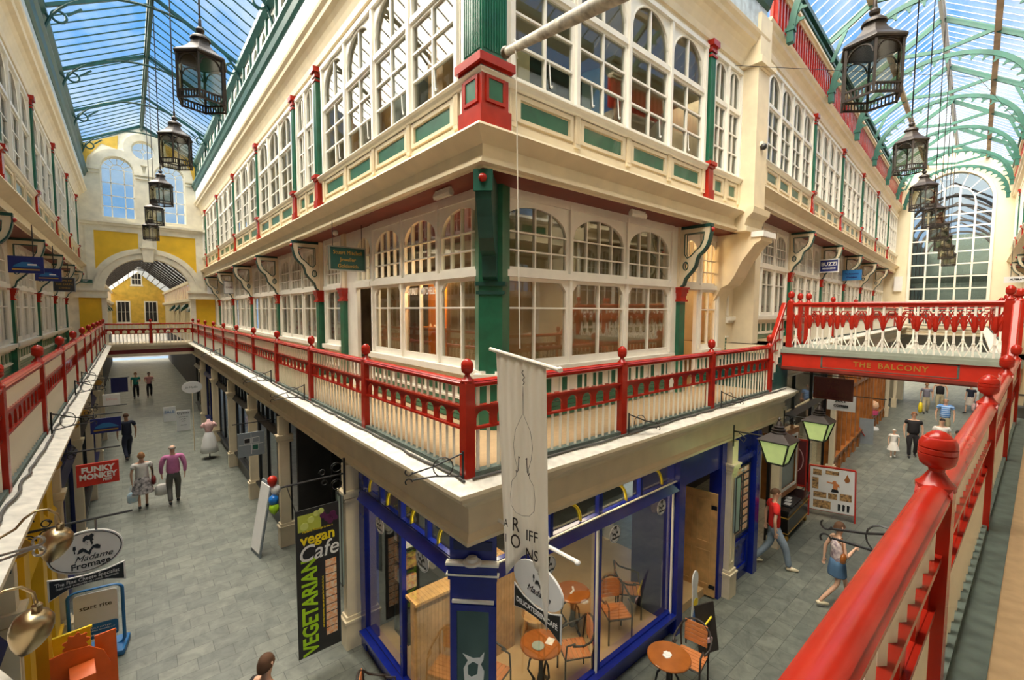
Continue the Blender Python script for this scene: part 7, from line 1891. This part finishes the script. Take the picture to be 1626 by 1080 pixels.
def lerp(a, b, t): return tuple(a[i] + (b[i] - a[i]) * t for i in range(3))
def person(label, loc, face, h=1.7, top='white_cotton', top_len='short', bottom='dark_trousers', kind='trousers', skin='skin', hair='brown_hair', hairlen='short',
           stride=.25, armL=(.0, .25), armR=(.0, .25), female=False, shoes='black', fat=1.0, bend=0.0, cat='person', near=False, head_turn=0.0):
    """face: direction the person looks (degrees, 0=+x, 90=+y). arm = (forward swing, elbow bend)"""
    k = h / 1.75
    root = thing('person', label, cat, loc, R(face) - PI / 2)      # local +y is forward
    S = (.175 if female else .20) * (1 + (fat - 1) * .5)
    hipw = .095 * (1 + (fat - 1) * .4)
    P = {}
    P['pel'] = (0, 0, .93); P['wai'] = (0, .01 + bend * .1, 1.08); P['che'] = (0, .0 + bend * .25, 1.27); P['sho'] = (0, -.01 + bend * .35, 1.42); P['nek'] = (0, .0 + bend * .4, 1.50); P['hd0'] = (0, .02 + bend * .42, 1.575); P['hd1'] = (0, .02 + bend * .44, 1.66); P['hd2'] = (0, .01 + bend * .44, 1.72)
    leg = {}
    for s, n in ((-1, 'L'), (1, 'R')):
        f = stride * s
        hip = (s * hipw, 0, .88); ft = (s * hipw * .9, f, .07); knee = (s * hipw, f * .5 + .05 + .05 * abs(stride), .49)
        if f < 0: knee = (s * hipw, f * .35 + .07, .50); ft = (s * hipw * .9, f - .05, .12)
        toe = (ft[0] * 1.1, ft[1] + .13, ft[2] - .045)
        leg[n] = (hip, knee, ft, toe)
    arms = {}
    for s, n, (sw, eb) in ((-1, 'L', armL), (1, 'R', armR)):
        sh = (s * S, P['sho'][1], 1.40); a1 = sw
        el = (s * (S + .07), sh[1] + .27 * math.sin(a1), 1.40 - .27 * math.cos(a1)); a2 = sw + eb
        wr = (s * (S + .06 - .12 * max(0, eb - .7)), el[1] + .25 * math.sin(a2), el[2] - .25 * math.cos(a2))
        hn = lerp(el, wr, 1.35)
        arms[n] = (sh, el, wr, hn)
    def sc(p, rx, ry): return (p[0] * k, p[1] * k, p[2] * k, rx * k, ry * k)
    V = []; Eg = []
    def add(p, rx, ry=None, to=None):
        g_ = 1.0
        if p[2] < 1.42 and rx > .04: g_ = .84
        V.append(sc(p, rx * g_, (ry or rx) * g_)); i = len(V) - 1
        if to is not None: Eg.append((to, i))
        return i
    fw = fat
    i0 = add(P['pel'], .13 * fw, .10 * fw); i1 = add(P['wai'], .115 * fw, .09 * fw, i0); i2 = add(P['che'], .135 * fw, .10 * fw, i1); i3 = add(P['sho'], .10, .075, i2); i4 = add(P['nek'], .05, .05, i3)
    i5 = add(P['hd0'], .062, .075, i4); i6 = add(P['hd1'], .075, .092, i5); i7 = add(P['hd2'], .055, .07, i6)
    for n in 'LR':
        hip, kn, ft, toe = leg[n]
        a = add(hip, .085 * fw, None, i0); m_ = add(lerp(hip, kn, .5), .075 * fw, None, a); b = add(kn, .053, None, m_); c = add(lerp(kn, ft, .35), .052, None, b); d = add(ft, .034, None, c); add(toe, .03, .025, d)
        sh, el, wr, hn = arms[n]
        a = add(sh, .052 * (1 + (fw - 1) * .6), None, i3); b = add(lerp(sh, el, .5), .044 * (1 + (fw - 1) * .6), None, a); c = add(el, .036, None, b); d = add(lerp(el, wr, .4), .034, None, c); e = add(wr, .022, None, d)
        pm = add(lerp(wr, hn, .5), .03, .016, e)
        # five fingers: four curled from the end of the palm and a thumb from its side
        dr = Vector(hn) - Vector(wr); dr.normalize(); sd = Vector((0, 1, 0)) if abs(dr.y) < .8 else Vector((0, 0, 1)); sd = (sd - dr * sd.dot(dr)).normalized()
        cl = Vector((1 if n == 'L' else -1, 0, 0))
        base = Vector(lerp(wr, hn, .5))
        for q, ln in enumerate((.060, .070, .066, .050)):
            off = sd * (.027 - .018 * q)
            r0 = base + dr * .045 + off; r1 = r0 + dr * ln * .55 + cl * .006; r2 = r1 + dr * ln * .4 + cl * .02
            x = add(tuple(r0), .0095, None, pm); y = add(tuple(r1), .0085, None, x); add(tuple(r2), .007, None, y)
        r0 = base + sd * .034 - dr * .01; r1 = r0 + sd * .022 + dr * .035; x = add(tuple(r0), .011, None, pm); add(tuple(r1), .009, None, x)
    body = skin_mesh('body', V, Eg, skin, root, sub=2)
    # head details
    hx, hy, hz = P['hd1'][0] * k, P['hd1'][1] * k, P['hd1'][2] * k
    hr = empty('head_features', (hx, hy, hz), 0, root) if False else None
    f = MB().lathe([(.001, -.018), (.012, -.012), (.014, .0), (.008, .015), (.001, .03)], 8, (hx, hy + .088 * k, hz - .025 * k))
    f.build('nose', skin, root, smooth=True)
    for s in (-1, 1):
        MB().lathe([(.001, -.006), (.009, 0), (.001, .006)], 8, (hx + s * .028 * k, hy + .083 * k, hz + .0 * k)).build('eye', 'black', root, smooth=True)
        MB().lathe([(.001, -.03), (.012, -.02), (.016, 0), (.014, .02), (.001, .03)], 8, (hx + s * .078 * k, hy - .005 * k, hz - .012 * k)).build('ear', skin, root, smooth=True)
    MB().box(hx - .02 * k, hx + .02 * k, hy + .078 * k, hy + .086 * k, hz - .062 * k, hz - .054 * k).build('mouth', 'lips', root)
    # hair: cap over the skull, longer at the back for long hair
    if hair:
        H = MB(); n = 18; m = 9
        low = {'bald': .045, 'short': -.035, 'bob': -.09, 'long': -.20}[hairlen]
        for i in range(m + 1):
            for j in range(n):
                a = 2 * PI * j / n; back = (1 - math.sin(a)) / 2
                lo = (.03 if hairlen != 'bald' else .05) + (low - .03) * back ** .8 if hairlen != 'bald' else .02 - .05 * back
                t_ = i / m; th = t_ * (PI / 2) * 1.0
                z = lo + (.092 - lo) * math.sin(th) if hairlen != 'bald' else lo + (.03) * math.sin(th)
                rr_ = .088 * math.cos(th * .98) if z > .01 else .088
                rr_ = .090 * math.sqrt(max(.0, 1 - (max(0, z - .0) / .098) ** 2)) if z > 0 else .090 + (.01 if hairlen in ('bob', 'long') else 0) - (.0 if z > -.1 else .01)
                H.v.append((hx + rr_ * .93 * math.cos(a) * k, hy - .008 * k + rr_ * 1.08 * math.sin(a) * k - (.006 * k), hz + z * k))
        for i in range(m):
            for j in range(n): H.f.append([i * n + j, i * n + (j + 1) % n, (i + 1) * n + (j + 1) % n, (i + 1) * n + j]); H.m.append(0)
        H.f.append([m * n + j for j in range(n)]); H.m.append(0)
        H.build('hair', hair, root, smooth=True)
    # top
    if top:
        V2 = []; E2 = []
        def ad(p, rx, ry=None, to=None):
            V2.append(sc(p, rx * 1.12, (ry or rx) * 1.12)); i = len(V2) - 1
            if to is not None: E2.append((to, i))
            return i
        g = .014
        a0 = ad((0, P['pel'][1], .85), .155 * fw + g, .115 * fw + g); a1 = ad(P['wai'], .125 * fw + g, .10 * fw + g, a0); a2 = ad(P['che'], .148 * fw + g, .112 * fw + g, a1); a3 = ad(lerp(P['sho'], P['nek'], .05), .098 + g, .075 + g, a2)
        if top_len != 'vest':
            for n in 'LR':
                sh, el, wr, hn = arms[n]
                b = ad(sh, .062 * (1 + (fw - 1) * .5) + g * .6, None, a3); c = ad(lerp(sh, el, .55), .055 + g * .5, None, b)
                if top_len == 'long': d = ad(el, .046 + g * .4, None, c); ad(lerp(el, wr, .9), .036, None, d)
        skin_mesh('shirt', V2, E2, top, root, sub=2)
    if kind in ('trousers', 'shorts'):
        V3 = []; E3 = []
        def ac(p, rx, ry=None, to=None):
            V3.append(sc(p, rx * 1.08, (ry or rx) * 1.08)); i = len(V3) - 1
            if to is not None: E3.append((to, i))
            return i
        a0 = ac((0, 0, 1.03), .125 * fw, .10 * fw); a1 = ac((0, 0, .86), .13 * fw, .11 * fw, a0)
        for n in 'LR':
            hip, kn, ft, toe = leg[n]
            b = ac(lerp(hip, kn, .15), .10 * fw, None, a1); c = ac(lerp(hip, kn, .6), .086 * fw, None, b)
            if kind == 'trousers': d = ac(kn, .07, None, c); ac(lerp(kn, ft, .55), .062, None, d); ac(lerp(kn, ft, .98), .06, None, len(V3) - 1)
            else: ac(lerp(hip, kn, .85), .08, None, c)
        skin_mesh('trousers' if kind == 'trousers' else 'shorts', V3, E3, bottom, root, sub=2)
    elif kind in ('skirt', 'miniskirt', 'dress'):
        z0 = {'skirt': .50, 'miniskirt': .66, 'dress': .45}[kind]; w = {'skirt': .26, 'miniskirt': .19, 'dress': .30}[kind] * fw
        q = MB().lathe([(w * k, z0 * k), (w * .98 * k, (z0 + .02) * k), ((.16 + (w - .16) * .6) * k, (z0 + (.95 - z0) * .45) * k), (.165 * fw * k, .88 * k), (.135 * fw * k, 1.0 * k)], 26)
        q.v = [(x * (1 + .04 * math.sin(7 * math.atan2(y, x))), y * .82 * (1 + .04 * math.sin(7 * math.atan2(y, x))), z) for x, y, z in q.v]
        q.build('skirt', bottom, root, smooth=True)
    for n in 'LR':
        hip, kn, ft, toe = leg[n]
        a = Vector(ft) * k; b = Vector(toe) * k; d = (b - a)
        MB().tube([a + Vector((0, -.05, -.025)) * k, a + Vector((0, .0, -.02)) * k, a + d * .6 + Vector((0, 0, .0)), b + Vector((0, .05, -.0)) * k], [.036 * k, .042 * k, .042 * k, .024 * k], 10).build('shoe', shoes, root, smooth=True)
    root['hands'] = 1
    del root['hands']
    return root, arms, k
M['lips'] = mat('lips', (.45, .12, .1), .5)
cm('brown_hair', (.10, .045, .02)); cm('dark_hair', (.02, .012, .01)); cm('auburn_hair', (.25, .10, .04)); cm('grey_hair', (.35, .30, .26)); cm('light_brown_hair', (.35, .17, .07))
cm('white_cotton', (.82, .78, .72)); cm('dark_trousers', (.03, .03, .035)); cm('pink_shirt', (.62, .20, .40)); cm('grey_trousers', (.12, .115, .10)); cm('black_cotton', (.018, .015, .017))
cm('floral_skirt', (.55, .50, .48), var=.8, scale=14, dirt=(.02, .02, .025)); cm('red_tshirt', (.78, .025, .02)); cm('faded_denim', (.27, .33, .40)); cm('denim', (.08, .16, .28)); cm('khaki', (.50, .42, .26)); cm('teal_cardigan', (.03, .30, .24)); cm('rose_top', (.55, .25, .25))
cm('printed_top', (.80, .68, .66), var=.5, scale=16, dirt=(.25, .15, .2)); cm('taupe_top', (.11, .075, .08)); cm('navy_cotton', (.02, .025, .045)); cm('cream_skirt', (.60, .52, .44)); cm('grey_top', (.22, .2, .24))
stripes('striped_polo', (.06, .22, .60), (.45, .62, .85))
def bag(label, loc, m, w=.2, h=.25, cat='bag', strap=.2, rz=0.0):
    t = thing('shopping_bag', label, cat, loc, rz)
    q = MB().lathe([(w * .35, -h), (w * .52, -h * .9), (w * .55, -h * .4), (w * .42, -.03), (w * .30, 0)], 14); q.v = [(x, y * .5, z) for x, y, z in q.v]
    q.build('bag_body', m, t, smooth=True)
    MB().tube([(-w * .25, 0, -.02), (-w * .18, 0, strap * .8), (0, 0, strap), (w * .18, 0, strap * .8), (w * .25, 0, -.02)], .006, 5).build('handle', m, t)
    return t
def handpos(r, arms, k, n):
    h = Vector(arms[n][3]) * k; rz = r.rotation_euler[2]
    return Vector((r.location.x + h.x * math.cos(rz) - h.y * math.sin(rz), r.location.y + h.x * math.sin(rz) + h.y * math.cos(rz), h.z + r.location.z))
r, a, k = person('woman from behind in white T-shirt and black and white floral skirt', (-2.52, 12.5, 0), 92, 1.62, 'white_cotton', 'short', 'floral_skirt', 'skirt', hair='light_brown_hair', hairlen='bob', stride=.12, female=True, fat=1.12, armL=(-.1, .1), armR=(.05, .1))
p = handpos(r, a, k, 'L'); bag('blue and white carrier bag in the hand of the woman in the floral skirt', (p.x, p.y, p.z - .2), cm('blue_white_plastic', (.35, .6, .75), var=.5, scale=9, dirt=(.85, .85, .85)), .24, .30)
t = thing('handbag', 'dark red shoulder bag on the woman in the floral skirt', 'bag', (-2.27, 12.42, .80)); q = MB().lathe([(.05, -.14), (.13, -.10), (.14, 0), (.10, .09), (.03, .12)], 14); q.v = [(x * .45, y, z) for x, y, z in q.v]; q.build('bag_body', 'maroon', t, smooth=True); MB().tube([(0, .05, .1), (-.06, .03, .5), (-.02, -.08, .50), (0, -.06, .1)], .008, 5).build('strap', 'black', t)
r, a, k = person('man from behind in pink shirt and grey trousers', (-1.82, 12.35, 0), 88, 1.74, 'pink_shirt', 'long', 'grey_trousers', 'trousers', hair='grey_hair', hairlen='bald', stride=.16, fat=1.12, armL=(.0, .25), armR=(-.15, .2))
p = handpos(r, a, k, 'L'); bag('white cloth shopping bag in the hand of the man in pink', (p.x, p.y, p.z - .18), 'white_cotton', .34, .32)
person('person in dark clothes walking past the blue hanging sign', (-2.86, 18.3, 0), 100, 1.75, 'navy_cotton', 'short', 'navy_cotton', 'trousers', skin='skin2', hair='brown_hair', stride=.32)
person('woman in teal cardigan and pink top walking towards the camera', (-2.46, 33.3, 0), 265, 1.66, 'teal_cardigan', 'short', 'dark_trousers', 'trousers', hair='auburn_hair', hairlen='bob', female=True, armL=(.3, 1.4), armR=(.1, .3), stride=.1)
person('woman in pink top and dark trousers beside the woman in teal', (-1.8, 33.3, 0), 268, 1.62, 'rose_top', 'short', 'dark_trousers', 'trousers', hair='dark_hair', hairlen='bob', female=True, armL=(.3, 1.3), armR=(.3, 1.2), stride=.12)
person('man in bright red T-shirt and faded jeans stepping out of a doorway', (8.05, -.18, 0), -55, 1.78, 'red_tshirt', 'short', 'faded_denim', 'trousers', hair='brown_hair', stride=.30, shoes='cream', armL=(-.3, .3), armR=(-.2, .3), near=True)
r, a, k = person('woman in printed vest top and denim miniskirt walking across the paving', (7.55, -1.48, 0), -48, 1.66, 'printed_top', 'vest', 'denim', 'miniskirt', hair='brown_hair', hairlen='bob', stride=-.30, female=True, shoes='cream', armL=(-.35, .25), armR=(.1, 1.9), near=True)
t = thing('handbag', 'tan shoulder bag under the arm of the woman in the denim miniskirt', 'bag', (7.32, -1.62, 1.08)); q = MB().lathe([(.04, -.1), (.09, -.07), (.10, 0), (.07, .07), (.02, .09)], 14); q.v = [(x, y * .5, z) for x, y, z in q.v]; q.build('bag_body', 'tablewood', t, smooth=True); MB().tube([(0, .0, .08), (.05, .04, .36), (.1, .08, .30)], .008, 5).build('strap', 'tablewood', t)
person('small girl in white dress and hat in the right arcade', (19.9, -.25, 0), 190, 1.12, 'white_cotton', 'short', 'white_cotton', 'dress', hair='white_cotton', hairlen='short', female=True, stride=.05, shoes='signwhite')
person('woman in black top and trousers beside the girl in white', (20.5, -.72, 0), 195, 1.80, 'black_cotton', 'short', 'black_cotton', 'trousers', hair='auburn_hair', hairlen='bob', female=True, fat=1.25, stride=.08)
person('dark-haired woman in white top behind the railing finial', (20.2, -1.55, 0), 200, 1.74, 'white_cotton', 'short', 'grey_trousers', 'trousers', hair='dark_hair', hairlen='short', female=True, fat=1.1, stride=.1)
person('dark-haired woman in brown-grey V neck top nearest the red handrail', (18.2, -2.15, 0), 200, 1.74, 'taupe_top', 'short', 'dark_trousers', 'trousers', skin='skin2', hair='dark_hair', hairlen='short', female=True, stride=.1)
person('man in blue striped polo shirt and khaki shorts', (25.0, -1.15, 0), 190, 1.84, 'striped_polo', 'short', 'khaki', 'trousers', hair='light_brown_hair', hairlen='bald', fat=1.15, stride=.15)
r, a, k = person('woman in grey top bending forward with bright yellow bag', (31.2, .25, 0), 195, 1.74, 'grey_top', 'short', 'khaki', 'trousers', skin='skin2', hair='light_brown_hair', hairlen='bob', female=True, stride=.12, armL=(.2, .3))
p = handpos(r, a, k, 'R'); bag('bright yellow carrier bag held by the woman in grey', (p.x, p.y, p.z - .2), 'vyellow', .35, .55)
person('man in black sleeveless top walking far down the right arcade', (32.6, -.15, 0), 190, 1.86, 'black_cotton', 'vest', 'khaki', 'trousers', hair='light_brown_hair', hairlen='bald', fat=1.1, stride=.1, armL=(.1, .3), armR=(.1, .3))
r, a, k = person('person in dark top and pale skirt at the far right carrying pink bags', (33.2, -1.35, 0), 150, 1.68, 'navy_cotton', 'short', 'cream_skirt', 'skirt', hair='brown_hair', stride=.2, female=True)
p = handpos(r, a, k, 'L'); bag('pink and white shopping bag carried by the person at the far right', (p.x, p.y, p.z - .18), 'pink', .35, .4)
person('person whose brown hair shows at the bottom edge of the left arcade', (-1.58, 1.80, 0), 30, 1.68, 'black_cotton', 'short', 'dark_trousers', 'trousers', hair='brown_hair', hairlen='bob', female=True, stride=.15, near=True)
